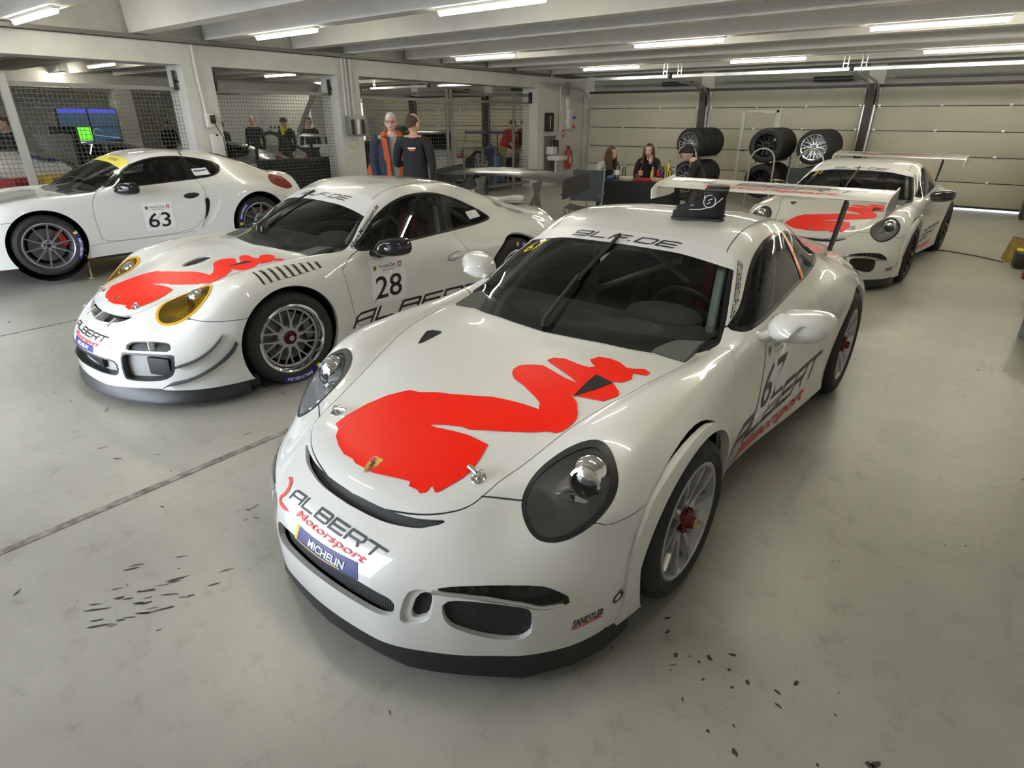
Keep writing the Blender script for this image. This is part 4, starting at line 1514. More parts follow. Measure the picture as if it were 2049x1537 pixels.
def mesh_screen(y0, y1, z0, z1, lb, posts=(), cell=.055, midz=None, top_clamp=True):
    r = empty('mesh_screen', (XS - .27, 0, 0))
    thing(r, lb, 'fence')
    w = MB()
    t = .0032
    n = int((y1 - y0) / cell)
    m = int((z1 - z0) / cell)
    for i in range(n + 1):
        y = y0 + (y1 - y0) * i / n
        w.add([(0, y - t, z0), (0, y + t, z0), (0, y + t, z1), (0, y - t, z1)], [(0, 1, 2, 3)], 0, False)
    for j in range(m + 1):
        z = z0 + (z1 - z0) * j / m
        w.add([(0, y0, z - t), (0, y1, z - t), (0, y1, z + t), (0, y0, z + t)], [(0, 1, 2, 3)], 0, False)
    w.obj('wire_mesh', WIREM, r, kind='stuff')
    for z in (z1, z0 + .03) if midz is None else (z1, midz, z0 + .03):
        MB().box((0, (y0 + y1) / 2, z), (.05, y1 - y0, .05)).obj('rail', GREYST, r)
    for y in posts:
        MB().box((.02, y, 1.12), (.08, .09, 2.24)).obj('post', mat('post_grey', (.36, .355, .33), .6), r)
    for y in (y0 + .03, y1 - .03):
        cl = MB().box((.05, y, z1 + .12), (.05, .03, .26)).box((.05, y + .07, z1 + .12), (.05, .03, .26)).box((.05, y + .035, z1 + .10), (.05, .09, .03))
        cl.obj('clamp', SATIN, r)
    return r


mesh_screen(.32, 4.78, .1, 2.13, 'wire mesh screen between the pillars behind car 63', posts=(2.62,))
mesh_screen(5.28, 7.56, .1, 2.13, 'wire mesh screen between the two white pillars')
s3 = mesh_screen(8.12, 13.8, .1, 2.10, 'tall mesh screen with round posts right of the standing men', posts=(), cell=.075)
for y in (10.70, 10.84, 13.15):
    MB().tube([(.0, y, 0), (.0, y, 2.34)], .035, 8).obj('post', mat('post_brown', (.20, .185, .16), .6), s3)
MB().tube([(0, 8.1, 2.18), (0, 13.85, 2.28)], .03, 8).obj('rail', GREYST, s3)
# ---------------------------------------------------------------- the two newer coupes (numbers 67 and 21)


def crest_badge(parent, bvh, fn, h, name='crest_badge', small=False):
    """gold shield with red-black quarters"""
    sh = np.array([(-.5, .55), (-.25, .6), (0, .55), (.25, .6), (.5, .55), (.5, .05), (.42, -.25), (.2, -.5), (0, -.62), (-.2, -.5), (-.42, -.25), (-.5, .05)]) * [h * .78, h]
    o = lay(name, tri2d([sh], .02), fn, bvh, GOLD, parent, .003)
    if o is None:
        return
    qs = [(np.array([(-.40, .48), (-.06, .48), (-.06, .08), (-.40, .08)]), REDP), (np.array([(.06, -.06), (.38, -.06), (.30, -.3), (.06, -.46)]), REDP), (np.array([(-.14, .2), (.14, .2), (.10, -.14), (0, -.22), (-.10, -.14)]), BLKV)]
    for q, m in qs:
        lay('crest_quarter', tri2d([q * [h * .78, h]], .02), fn, bvh, m, o, .0045)
    return o


def number_card(parent, bvh, cx, cz, w, h, txt, sg, tilt=0.0):
    """white start-number sticker on a door; x runs with the reading direction"""
    def fn(x, y):
        # reading direction on the left side runs rearwards (+Y), on the right side forwards
        c, s = math.cos(tilt), math.sin(tilt)
        X, Y = x * c - y * s, x * s + y * c
        return ((sg * 1.6, cx + sg * X, cz + Y), (-sg, 0, 0))
    R = np.array([(-w / 2, -h / 2), (w / 2, -h / 2), (w / 2, h / 2), (-w / 2, h / 2)])
    st = lay('number_sticker', tri2d([R], .04), fn, bvh, WHTV, parent, .0025, label='white start number sticker')
    if st is None:
        return
    V, T = text2d(txt, h * .50, 0, .012, .03, width=w * .76)
    V[:, 0] -= w * .38
    V[:, 1] -= h * .38
    V[:, 0] += V[:, 1] * .05
    lay('start_number', (V, T), fn, bvh, BLKV, st, .004)
    V, T = text2d('Porsche Club', h * .075, 0, .0, .03, width=w * .46)
    lay('club_lettering', (V + [-w * .23, h * .30], T), fn, bvh, BLKV, st, .004)
    V, T = text2d('Rennsport Challenge', h * .035, 0, .0, .03, width=w * .32)
    lay('small_lettering', (V + [-w * .16, h * .235], T), fn, bvh, BLKV, st, .004)
    for sx, m in ((-1, GOLD), (1, REDP)):
        S = np.array([(-.5, .5), (.5, .5), (.5, 0), (.3, -.4), (0, -.6), (-.3, -.4), (-.5, 0)]) * h * .11 + [sx * w * .36, h * .32]
        c = lay('shield', tri2d([S], .03), fn, bvh, m, st, .004)
        if c is not None:
            lay('shield_field', tri2d([S * .5 + np.array([sx * w * .36, h * .32]) * .5], .03), fn, bvh, BLKV if sx < 0 else WHTV, c, .005)
    return st


def two_word(parent, bvh, fn, h, w_, red=True, asp=1.35, black=BLKV, off=.0025):
    """the ALBERT lettering with red Motorsport script under it; width w_"""
    V, T = techno2d('ALBERT', 1.0, asp, .36, .17, .38, .25)
    k = w_ / (V[:, 0].max() - V[:, 0].min())
    V = V * [k, h] - [V[:, 0].min() * k, 0]
    # refine for curvature
    lay('sponsor_lettering', (V, T), fn, bvh, black, parent, off)
    if red:
        V, T = text2d('Motorsport', h * .62, .25, .018, .04, width=w_ * .72)
        lay('red_script', (V + [w_ * .16, -h * .80], T), fn, bvh, REDT, parent, off + .001)


def coupe_67(name, loc, rz):
    c = Car(name, loc, rz, ROWS_COUPE)
    root, s, bvh = c.root, c.s, c.bvh
    RF, RR = .372, .395
    s.cut(f_circle(0, .325, RF), 'hole')
    s.cut(f_circle(2.457, .35, RR), 'hole', only=('body',))
    hl = f_lamp(HL_WQ)
    s.cut(hl, 'lamp_ring', only=('body',))
    hl2 = lambda V: hl(V) + .015 + .014 * np.clip((.68 * V[:, 1] + .73 * V[:, 2] - .10) / .15, 0, 1)
    s.cut(hl2, 'lamp', only=('lamp_ring',))
    c.screens(f_top(mirror_poly(WS_WL), zmin=.7), f_side(SIDE_LZ), f_top(mirror_poly(REAR_WL), zmin=.8),
              lambda V: np.where(V[:, 2] > .8, .915 + .14 * V[:, 0] ** 2 - V[:, 1], 1),
              lambda V: np.where(V[:, 2] > .7, V[:, 1] - (.335 + .55 * V[:, 0] ** 2), 1),
              [(1.53, .90), (1.61, .90), (1.72, 1.2), (1.62, 1.2)])
    panel(s, f_top(mirror_poly(HOOD_WL), zmin=.5), 'hood')
    s.cut(f_topabs(NACA_WL, 1), 'naca', only=('hood',))
    s.cut(f_top(mirror_poly(SLOT_WL), zmin=.45), 'slot', only=('body', 'hood', 'gap'))
    s.cut(f_front(mirror_poly(INTAKE_WZ), lmax=-.5), 'intake', only=('body',))
    s.cut(f_front(VENTO_WZ, 2), 'vent_side', only=('body',))
    s.cut(f_front(VENT_WZ, 2), 'vent', only=('vent_side',))
    s.cut(f_front(DRL_WZ, 1), 'drl', only=('body', 'vent_side'))
    s.cut(f_front(DUCT_WZ, 2), 'duct', only=('body',))
    s.cut(f_side(FLARE_LZ, 1), 'flare', only=('body',), where=lambda q: (np.abs(q[:, 0]) > .66) & (q[:, 2] < .79))
    panel(s, f_side(DOOR_LZ), 'door', gap=.0024)
    jl = [(-.66, .53), (-.527, .577), (-.497, .560), (-.36, .583), (-.10, .60), (-.10, .0), (-1.4, .0), (-1.4, .53)]
    panel(s, f_side(jl, 0), 'bumper', gap=.0020, where=lambda q: (q[:, 1] > -.62) & (np.abs(q[:, 0]) > .6))
    c.part('body_shell', ('body', 'bumper'), PAINT)
    c.part('panel_gap', ('gap',), GAP, -.006, 0)
    hood = c.part('hood', ('hood',), PAINT)
    doors = c.sided('door', ('door',), PAINT)
    c.glass_parts(STRIP)
    wsf = c.wsf
    c.sided('hood_duct', ('naca',), GAP, -.004, 0)
    c.part('nose_grille', ('slot',), RIBS, -.03, 0)
    c.part('lower_grille', ('intake',), RIBS, -.035, 0)
    c.sided('brake_duct_grille', ('duct',), GRILLE, -.018, 0)
    c.sided('vent_surround', ('vent_side',), PAINT, -.014, .03)
    c.sided('vent_opening', ('vent',), GAP, -.03, 0)
    for o in c.sided('day_light', ('drl',), glass('smoked_lens', (.30, .30, .30)), .002, .012):
        sg = 1 if o.data.vertices[0].co.x > 0 else -1
        st = MB()
        pts = []
        for w_, z_ in [(.450, .379), (.54, .384), (.61, .382), (.69, .367), (.735, .346), (.778, .341)]:
            h, n, i, d = bvh.ray_cast(Vector((sg * w_, -2.0, z_)), Vector((0, 1, 0)))
            pts.append(h + Vector((0, -.004, 0)))
        st.tube(pts, .0075, 6)
        st.obj('light_bar', mat('light_bar', (.5, .5, .5), .2, metal=.6), o)
        bk = MB()
        for i in range(6):
            w_ = .50 + i * .038
            h, n, _, d = bvh.ray_cast(Vector((sg * w_, -2.0, .398)), Vector((0, 1, 0)))
            bk.box(h + Vector((0, .024, -.004)), (.028, .014, .020), rot=(0, .5, 0))
        bk.obj('light_cells', LAMPG, o, kind='stuff')
    c.sided('day_light_housing', ('drl',), SATIN, -.022, 0)
    lamps = c.lamps(hl2, .705, -.452, .655, CLEAR, SATIN)
    FV, FT = flare_mesh(s, RF, (.868, .888, .904, .926))
    c.sided('arch_flare', ('flare',), PAINT, 0, .035, V=FV)
    c.wells(2.457, RF, RR, .35)
    for sg in (1, -1):
        c.strip2('lamp_joint', [(.446, -.681), (.512, -.638), (.562, -.606)], .004, GAP, lambda x, y, sg=sg: ((sg * x, y, 2), (0, 0, -1)))
        c.strip2('roof_joint', [(.528, 1.055), (.519, 1.10), (.516, 1.3), (.514, 1.6), (.50, 1.9)], .0045, GAP, lambda x, y, sg=sg: ((sg * x, y, 2), (0, 0, -1)))
    out = [(0, -1.03), (.12, -1.022), (.25, -1.005), (.37, -.98), (.46, -.935), (.556, -.875), (.70, -.77), (.80, -.62), (.845, -.50), (.862, -.37)]
    top = [(0, -1.036), (.12, -1.026), (.25, -1.014), (.37, -.975), (.46, -.925), (.556, -.862), (.69, -.75), (.79, -.61), (.838, -.49), (.858, -.36)]
    splitter(root, out, top, .048, .140, SATIN)
    # wheels
    for sg in (1, -1):
        wheel(root, (sg * .912, 0, .325), sg, .325, .236, .28, 'cup')
        wheel(root, (sg * .945, 2.457, .350), sg, .350, .236, .32, 'cup')
    cabin(root, 1.2)
    for sg in (1, -1):
        mirror(root, sg, (sg * .79, .80, .83), (sg * .965, .875, .890), PAINT)
    wiper(root, bvh, [(-.02, .31), (.012, .50), (.03, .62), (-.0, .95)][:1] + [(-.02, .45), (-.02, .60), (-.02, .98)])
    # hood latches
    for sg in (1, -1):
        h, n, i, d = bvh.ray_cast(Vector((sg * .392, -.63, 2)), Vector((0, 0, -1)))
        if n.z < 0:
            n = -n
        q = n.to_track_quat('Z', 'Y').to_matrix().to_4x4()
        M = Matrix.Translation(h) @ q
        la = MB().lathe([(.0, .004), (.026, .004), (.028, .001), (.028, -.004)], 20, M)
        la.cyl(M @ Vector((0, 0, 0)), M @ Vector((0, 0, .03)), .007, n=10)
        la.tube([M @ Vector((.02 * math.cos(a), .02 * math.sin(a), .022 + .012 * math.cos(a))) for a in [2 * PI * i / 14 for i in range(14)]], .0025, 5, closed=True)
        la.cyl(M @ Vector((0, 0, .02)), M @ Vector((-sg * .05, .022, .018)), .008, n=8)
        la.obj('hood_latch', CHROME, root)
    # painted graphic and lettering
    top = lambda x, y: ((x, y, 2.0), (0, 0, -1))
    lay('swan_graphic', tri2d([RED_WL], .03), top, bvh, REDV, hood, .0025)
    lay('hood_inlet', tri2d([NACA_WL], .03), top, bvh, GAP, hood, .004)
    crest_badge(root, bvh, lambda x, y: ((x, -.768 + y * .95, 2.0), (0, 0, -1)), .062)
    front = lambda x, y: ((x, -2.0, y), (0, 1, 0))
    two_word(root, bvh, lambda x, y: ((-.300 + x, -2, .404 + y * 1.0 + .02 * math.cos((x - .25) * 4)), (0, 1, 0)), .034, .56)
    sw_ = np.array([(-.375, .452), (-.345, .462), (-.325, .452), (-.318, .432), (-.330, .410), (-.352, .392), (-.348, .384), (-.30, .386), (-.262, .384), (-.300, .374), (-.350, .372), (-.368, .382), (-.366, .396), (-.345, .416), (-.338, .436), (-.350, .450)])
    lay('red_brush_mark', tri2d([sw_], .02), front, bvh, REDT, root, .0025)
    P = np.array([(-.165, .376), (.165, .384), (.185, .336), (-.165, .330)])
    st = lay('tyre_maker_sticker', tri2d([P], .03), front, bvh, BLUV, root, .002)
    lay('yellow_field', tri2d([[(-.185, .374), (-.162, .376), (-.162, .330), (-.178, .332)]], .03), front, bvh, YELV, st, .0025)
    Vt, Tt = text2d('MICHELIN', .022, .0, .045, .03, width=.20)
    lay('tyre_maker_name', (Vt + [-.085, .346], Tt), front, bvh, WHTV, st, .004)
    lay('yellow_line', tri2d([[(-.15, .337), (.10, .343), (.10, .340), (-.15, .334)]], .03), front, bvh, YELV, st, .004)
    diag = lambda cx, cz, ux, rise: (lambda x, y: ((cx + x * ux + .9, -1.2, cz + y + x * rise), (-.62, .78, 0)))
    Vt, Tt = text2d('SANDTLER', .030, .18, .035, .03, width=.125)
    fnS = lambda x, y: ((.77 + x * .80 + .8, -1.3, .222 + y + x * .02), (-.8, .85, 0))
    fn2 = lambda x, y: ((1.55 + x * .55, -1.15 + x * .75, .226 + y + .06 * x), (-.80, .60, 0))
    lay('parts_maker_lettering', (Vt + [-.045, 0], Tt), fn2, bvh, BLKV, root, .0025)
    lay('red_underline', tri2d([[(-.05, -.012), (.075, -.012), (.075, -.006), (-.05, -.006)]], .03), fn2, bvh, REDT, root, .0025)
    Vt, Tt = text2d('Ö', .042, .12, .015, .03)
    fn3 = lambda x, y: ((1.7, -.44 + x, .250 + y), (-1, -.06, 0))
    lay('oil_maker_mark', (Vt, Tt), fn3, bvh, BLKV, root, .0025)
    # sun strip
    Vt, Tt = techno2d('9LF.DE', 1, 1.25, .36, .17, .32, .2)
    k = .63 / Vt[:, 0].max()
    lay('web_address', (Vt * [k, .062] + [-.315, .945], Tt), lambda x, y: ((x, y + .10 * x * x, 2.0), (0, 0, -1)), bvh, BLKV, wsf, .003)
    Vt, Tt = text2d('67', .085, .2, .01, .03, width=.115)
    lay('start_number', (Vt + [-.565, .835], Tt), lambda x, y: ((x, y + (x + .5) * .1, 2.0), (0, 0, -1)), bvh, YELV, wsf, .003)
    # door
    for sg in (1, -1):
        d = doors[0 if sg > 0 else 1]
        number_card(d, bvh, 1.06, .60, .40, .44, '67', sg)
        fnA = (lambda sg: lambda x, y: ((sg * 1.6, (.62 + x) if sg > 0 else (1.88 - x), .285 + y + x * .035), (-sg, 0, 0)))(sg)
        two_word(root, bvh, fnA, .15, 1.26)
        Vt, Tt = text2d('Hermann | Frederik Ludwig', .03, 0, 0, .03, width=.42)
        lay('driver_names', (Vt, Tt), (lambda sg: lambda x, y: ((sg * 1.6, (1.16 + x) if sg > 0 else (1.58 - x), .872 + y + (x if sg > 0 else .42 - x) * .05), (-sg, 0, -.25)))(sg), bvh, BLKV, root, .0025)
        # pillar lettering
        Vt, Tt = techno2d('ALBERT-MOTORSPORT.DE', 1, .8, .25, .17, .2, .3)
        k = .44 / Vt[:, 0].max()
        a0, a1 = np.array((.715, .70, .884)), np.array((.600, 1.04, 1.108))
        def fnP(x, y, sg=sg, a0=a0, a1=a1):
            t = x / .44
            if sg < 0:
                t = 1 - t
            p = a0 + (a1 - a0) * t
            n = np.array((.80, -.35, .45))
            up = np.array((.42, .25, -.62))
            up = up / np.linalg.norm(up)
            q = p - up * (y if sg > 0 else .026 - y) + n * .25 + up * .018
            return ((sg * q[0], q[1], q[2]), (-sg * n[0], -n[1], -n[2]))
        lay('pillar_lettering', (Vt * [k, .026], Tt), fnP, bvh, BLKV, root, .0025)
        # coloured stripe on the door post
        S = np.array([(1.575, .945), (1.605, .945), (1.680, 1.165), (1.650, 1.165)])
        fs = side_map(sg)
        lay('post_stripe', tri2d([S], .04), fs, bvh, YELV, root, .003)
        lay('post_stripe', tri2d([S - [.024, 0]], .04), fs, bvh, REDT, root, .003)
    plate = [(3.06, 1.10), (3.05, 1.18), (3.14, 1.225), (3.49, 1.275), (3.50, 1.12), (3.40, 1.105)]
    wing = rear_wing(root, (3.148, 1.20), (3.471, 1.255), .888, 0, plate, PAINT, strut=.60, foot=(3.0, .80), drop=.035)
    wb = BVHTree.FromPolygons([tuple(v.co) for v in wing.data.vertices], [tuple(p.vertices) for p in wing.data.polygons])
    two_word(wing, wb, lambda x, y: ((-.74 + x, 3.285 + y, 2.0), (0, 0, -1)), .10, 1.46, asp=1.9, off=.0015)
    return root


def s_find(root, nm):
    for o in bpy.data.objects:
        if o.parent == root and o.name.split('.')[0] == nm:
            return o
    return root


car67 = coupe_67('race_car', (-1.5107, 1.8965, 0), -.0144)
tag(car67, 'white race coupe number 67 with red swan hood in the foreground', 'car')
# ---------------------------------------------------------------- older wide coupe, number 28
def ss(x):
    x = min(max(x, 0), 1)
    return x * x * (3 - 2 * x)


def f28(l, w, z):
    if l < .75:
        w += .055 * ss((w - .5) / .35) * ss((.83 - z) / .08) * ss((.75 - l) / .4)
    if l > 1.6:
        w += .045 * ss((w - .55) / .3) * ss((.86 - z) / .1) * ss((l - 1.6) / .5)
    if .5 < l < 2.7 and w > .64 and z > .72:
        z -= .075 * ss((l - .5) / .35) * ss((w - .64) / .1) * ss((.99 - z) / .06 + .2) * ss((2.7 - l) / .4)
    return (l, w, z)


def lamp28():
    P = []
    for i in range(20):
        a = 2 * PI * i / 20
        q = .10 + .19 * math.sin(a)
        P.append((.612 + .140 * math.cos(a) + .16 * (q - .10), q))
    return P


WS28_WL = [(0, .268), (.3, .288), (.5, .345), (.64, .425), (.715, .51), (.742, .575), (.715, .655), (.694, .72), (.661, .81), (.627, .90), (.594, 1.0), (.568, 1.05), (.525, 1.065), (.3, 1.055), (0, 1.05)]
SIDE28_LZ = [(.655, .815), (.79, .90), (.90, .985), (1.02, 1.062), (1.175, 1.128), (1.36, 1.164), (1.60, 1.160), (1.80, 1.110), (2.0, 1.03), (2.17, .95), (2.262, .885), (2.20, .862), (2.05, .852), (1.634, .838), (1.469, .832), (1.1, .812), (.8, .800)]
TWIN_WZ = [(.469, .399), (.470, .424), (.496, .440), (.588, .447), (.703, .449), (.735, .432), (.752, .394), (.68, .396), (.528, .391), (.484, .389)]
BIGD_WZ = [(.452, .374), (.46, .376), (.636, .381), (.765, .380), (.772, .36), (.764, .276), (.737, .230), (.684, .203), (.594, .188), (.461, .188), (.450, .205)]
MIDD_WZ = [(0, .322), (.187, .320), (.373, .320), (.412, .308), (.428, .279), (.415, .223), (.388, .210), (.307, .212), (.2, .216), (0, .218)]
SCOOP_WL = [(0, -.852), (.134, -.843), (.27, -.815), (.33, -.795), (.370, -.778), (.36, -.80), (.31, -.832), (.23, -.864), (.107, -.890), (0, -.900)]


def lip_part(name, parent, pts, depth, th, m, bvh, sg):
    """dive plane: a curved fin standing off the bumper along (l, z) points"""
    P = chaikin(pts, 2, closed=False)
    vs, n = [], 0
    for l, z in P:
        h, nr, i, d = bvh.ray_cast(Vector((sg * 1.6, l, z)), Vector((-sg, 0, 0)))
        if h is None:
            continue
        if nr.dot(Vector((sg, -.3, 0))) < 0:
            nr = -nr
        o = Vector((nr.x, nr.y, 0)).normalized()
        n += 1
        vs += [h - o * .01, h + o * depth + Vector((0, 0, .004)), h + o * depth + Vector((0, 0, th)), h - o * .01 + Vector((0, 0, th))]
    fs = []
    for i in range(n - 1):
        for k in range(4):
            fs.append((i * 4 + k, i * 4 + (k + 1) % 4, i * 4 + 4 + (k + 1) % 4, i * 4 + 4 + k))
    fs += [(3, 2, 1, 0), tuple(range(4 * n - 4, 4 * n))]
    return MB().add(vs, fs, smooth=False).obj(name, m, parent)


def coupe_28(name, loc, rz):
    c = Car(name, loc, rz, rowz(f28))
    root, s, bvh = c.root, c.s, c.bvh
    RF, RR = .375, .40
    s.cut(f_circle(0, .325, RF), 'hole')
    s.cut(f_circle(2.36, .35, RR), 'hole', only=('body',))
    hl = f_lamp(lamp28(), 1)
    s.cut(hl, 'lamp_ring', only=('body',))
    s.cut(shift(hl, .016), 'lamp', only=('lamp_ring',))
    c.screens(f_top(mirror_poly(WS28_WL), zmin=.7), f_side(SIDE28_LZ), f_top(mirror_poly(REAR_WL), zmin=.8),
              lambda V: np.where(V[:, 2] > .8, .850 + .10 * V[:, 0] ** 2 - V[:, 1], 1),
              lambda V: np.where(V[:, 2] > .7, V[:, 1] - (.335 + .55 * V[:, 0] ** 2), 1),
              [(1.60, .80), (1.68, .80), (1.80, 1.2), (1.70, 1.2)])
    hood28 = [(w * .94 if l < -.3 else w, l) for w, l in HOOD_WL]
    panel(s, f_top(mirror_poly(hood28), zmin=.5), 'hood')
    s.cut(f_top(mirror_poly(SCOOP_WL), zmin=.45), 'scoop', only=('body', 'hood', 'gap'))
    s.cut(f_topabs([(.36, -.126), (.378, .014), (.459, .023)], 0), 'naca', only=('hood',), where=lambda q: q[:, 0] > 0)
    ov = [(-.09, -.262), (-.135, -.174), (-.142, -.083), (-.093, -.035), (-.036, -.048), (.003, -.128), (.003, -.215), (-.05, -.262)]
    s.cut(f_top(ov, 2), 'oval', only=('hood',))
    s.cut(f_front(TWIN_WZ, 2), 'twin', only=('body',))
    s.cut(f_front(BIGD_WZ, 1), 'duct_rim', only=('body',))
    s.cut(shift(f_front(BIGD_WZ, 1), .012), 'duct', only=('duct_rim',))
    s.cut(f_front(mirror_poly(MIDD_WZ), 2, -.5), 'mid_rim', only=('body',))
    s.cut(shift(f_front(mirror_poly(MIDD_WZ), 2, -.5), .010), 'mid', only=('mid_rim',))
    louv = [(.772, -.145), (.80, .10), (.826, .335), (.868, .335), (.892, .10), (.905, -.145)]
    s.cut(f_topabs(louv, 0, .55), 'louvre_field', only=('body',))
    panel(s, f_side([(l, z - (.07 if z > .75 else 0)) for l, z in DOOR_LZ]), 'door', gap=.0024)
    jl = [(-.66, .50), (-.588, .579), (-.548, .568), (-.48, .560), (-.307, .552), (-.10, .552), (-.10, .0), (-1.4, .0), (-1.4, .50)]
    panel(s, f_side(jl, 0), 'bumper', gap=.0022, where=lambda q: (q[:, 1] > -.60) & (np.abs(q[:, 0]) > .6))
    c.part('body_shell', ('body', 'bumper'), PAINT)
    c.part('panel_gap', ('gap',), GAP, -.006, 0)
    hood = c.part('hood', ('hood',), PAINT)
    doors = c.sided('door', ('door',), PAINT)
    c.glass_parts(STRIP)
    wsf = c.wsf
    c.part('nose_scoop', ('scoop',), GAP, -.05, 0)
    for x in (-.20, 0, .20):
        h, n, i, d = bvh.ray_cast(Vector((x, -.868, 2)), Vector((0, 0, -1)))
        MB().box(h + Vector((0, .01, -.018)), (.014, .075, .05), rot=(.5, 0, 0)).obj('scoop_bar', PAINT, root)
    c.part('hood_inlet', ('naca',), GAP, -.004, 0)
    c.part('oval_vent', ('oval',), GAP, -.012, 0)
    for o in c.sided('twin_intake', ('twin',), mat('fine_mesh', (.30, .29, .28), .5, build=mesh_grille), -.03, 0):
        sg = 1 if o.data.vertices[0].co.x > 0 else -1
        h, n, i, d = bvh.ray_cast(Vector((sg * .615, -2, .42)), Vector((0, 1, 0)))
        MB().box(h + Vector((0, .015, 0)), (.018, .03, .06)).obj('intake_bar', PAINT, o)
    LIGHTMESH = mat('pale_mesh', (.42, .42, .41), .5)
    for o in c.sided('brake_duct', ('duct',), LIGHTMESH, -.045, 0):
        sg = 1 if o.data.vertices[0].co.x > 0 else -1
        h, n, i, d = bvh.ray_cast(Vector((sg * .66, -2, .29)), Vector((0, 1, 0)))
        MB().box(h + Vector((0, .035, 0)), (.17, .03, .12), rot=(0, 0, sg * .45), bevel=.012).obj('duct_core', GRILLE, o)
    c.sided('duct_rim', ('duct_rim',), SATIN, .002, .05)
    c.part('centre_intake', ('mid',), LIGHTMESH, -.05, 0)
    h, n, i, d = bvh.ray_cast(Vector((0, -2, .27)), Vector((0, 1, 0)))
    MB().box(h + Vector((0, .06, 0)), (.52, .03, .075), bevel=.01).obj('intake_core', GAP, root)
    c.part('centre_intake_rim', ('mid_rim',), SATIN, .002, .05)
    lv = c.sided('louvre_field', ('louvre_field',), mat('louvre_gap_shade', (.30, .27, .25), .6), -.026, 0)  # brownish shade between the slats is put into this recess colour
    for k, sg in enumerate((1, -1)):
        for i in range(9):
            y = -.145 + .48 * (i + .1) / 8.6
            w0 = .772 + .054 * (y + .145) / .48 + .002
            w1 = .905 - .037 * (y + .145) / .48
            vs = []
            for t in range(7):
                w = w0 + (w1 - w0) * t / 6
                for dy, dz in ((0, .004), (.036, .0), (.042, -.024)):
                    hh, n, _, d = bvh.ray_cast(Vector((sg * w, y + dy + .012 * t / 6, 2)), Vector((0, 0, -1)))
                    nn = n if n.z > 0 else -n
                    vs.append(hh + nn * dz)
            fs = [(t * 3 + q, t * 3 + q + 1, t * 3 + q + 4, t * 3 + q + 3) for t in range(6) for q in (0, 1)]
            MB().add(vs, fs).obj('louvre_slat', PAINT, lv[k])
    hl2 = shift(hl, .016)
    c.lamps(hl2, .60, -.48, .635, AMBERG, mat('amber_ring', (.70, .36, .01), .3, coat=.5), .004)
    c.wells(2.36, RF, RR, .35)
    out = [(0, -1.062), (.15, -1.052), (.25, -1.035), (.37, -1.005), (.458, -.972), (.556, -.925), (.70, -.84), (.82, -.715), (.905, -.56), (.93, -.36)]
    top = [(0, -1.036), (.12, -1.026), (.25, -1.014), (.37, -.975), (.46, -.925), (.57, -.865), (.72, -.75), (.835, -.61), (.885, -.49), (.912, -.36)]
    splitter(root, out, top, .055, .135, SATIN)
    for sg in (1, -1):
        wheel(root, (sg * .925, 0, .325), sg, .325, .240, .28, 'mesh', decal=(math.radians(-88), 'MICHELIN'))
        wheel(root, (sg * .955, 2.36, .350), sg, .350, .240, .32, 'mesh', decal=(math.radians(60), 'MICHELIN'))
        lip_part('dive_plane', root, [(-.735, .292), (-.712, .305), (-.641, .332), (-.55, .386), (-.486, .442), (-.466, .468)], .045, .010, SATIN, bvh, sg)
        lip_part('dive_plane', root, [(-.778, .162), (-.758, .185), (-.683, .203), (-.602, .246), (-.511, .302), (-.432, .362), (-.400, .410)], .055, .010, SATIN, bvh, sg)
    cabin(root, 1.19)
    for sg in (1, -1):
        mirror(root, sg, (sg * .80, .80, .78), (sg * .955, .88, .835), GLOSSB)
    wiper(root, bvh, [(-.17, .43), (-.15, .60), (-.08, .93)])
    wiper(root, bvh, [(-.08, .42), (-.16, .52), (-.25, .66)])
    for sg in (1, -1):
        h, n, i, d = bvh.ray_cast(Vector((sg * .318, -.735, 2)), Vector((0, 0, -1)))
        n = n if n.z > 0 else -n
        M = Matrix.Translation(h) @ n.to_track_quat('Z', 'Y').to_matrix().to_4x4()
        la = MB().lathe([(.0, .004), (.026, .004), (.028, -.004)], 18, M)
        la.cyl(M @ Vector((0, 0, 0)), M @ Vector((0, 0, .03)), .007, n=8)
        la.tube([M @ Vector((.02 * math.cos(a), .02 * math.sin(a), .022)) for a in [2 * PI * i / 12 for i in range(12)]], .0025, 5, closed=True)
        la.obj('hood_latch', CHROME, root)
    top_ = lambda x, y: ((x, y, 2.0), (0, 0, -1))
    lay('hood_inlet', tri2d([[(.36, -.126), (.378, .014), (.459, .023)]], .03), top_, bvh, GAP, hood, .004)
    lay('swan_graphic', tri2d([[(w + .02, l) for w, l in RED_WL]], .03), top_, bvh, REDV, hood, .0025)
    crest_badge(root, bvh, lambda x, y: ((x - .02, -.748 + y * .95, 2.0), (0, 0, -1)), .055)
    front = lambda x, y: ((x, -2.0, y), (0, 1, 0))
    two_word(root, bvh, lambda x, y: ((-.300 + x, -2, .400 + y), (0, 1, 0)), .038, .60)
    st = lay('tyre_maker_sticker', tri2d([[(-.17, .366), (.17, .366), (.185, .326), (-.17, .326)]], .03), front, bvh, BLUV, root, .002)
    Vt, Tt = text2d('MICHELIN', .020, .0, .045, .03, width=.20)
    lay('tyre_maker_name', (Vt + [-.085, .337], Tt), front, bvh, WHTV, st, .004)
    Vt, Tt = techno2d('9LF.DE', 1, 1.25, .36, .17, .32, .2)
    k = .66 / Vt[:, 0].max()
    lay('web_address', (Vt * [k, .070] + [-.30, .905], Tt), lambda x, y: ((x, y + .10 * x * x, 2.0), (0, 0, -1)), bvh, BLKV, wsf, .003)
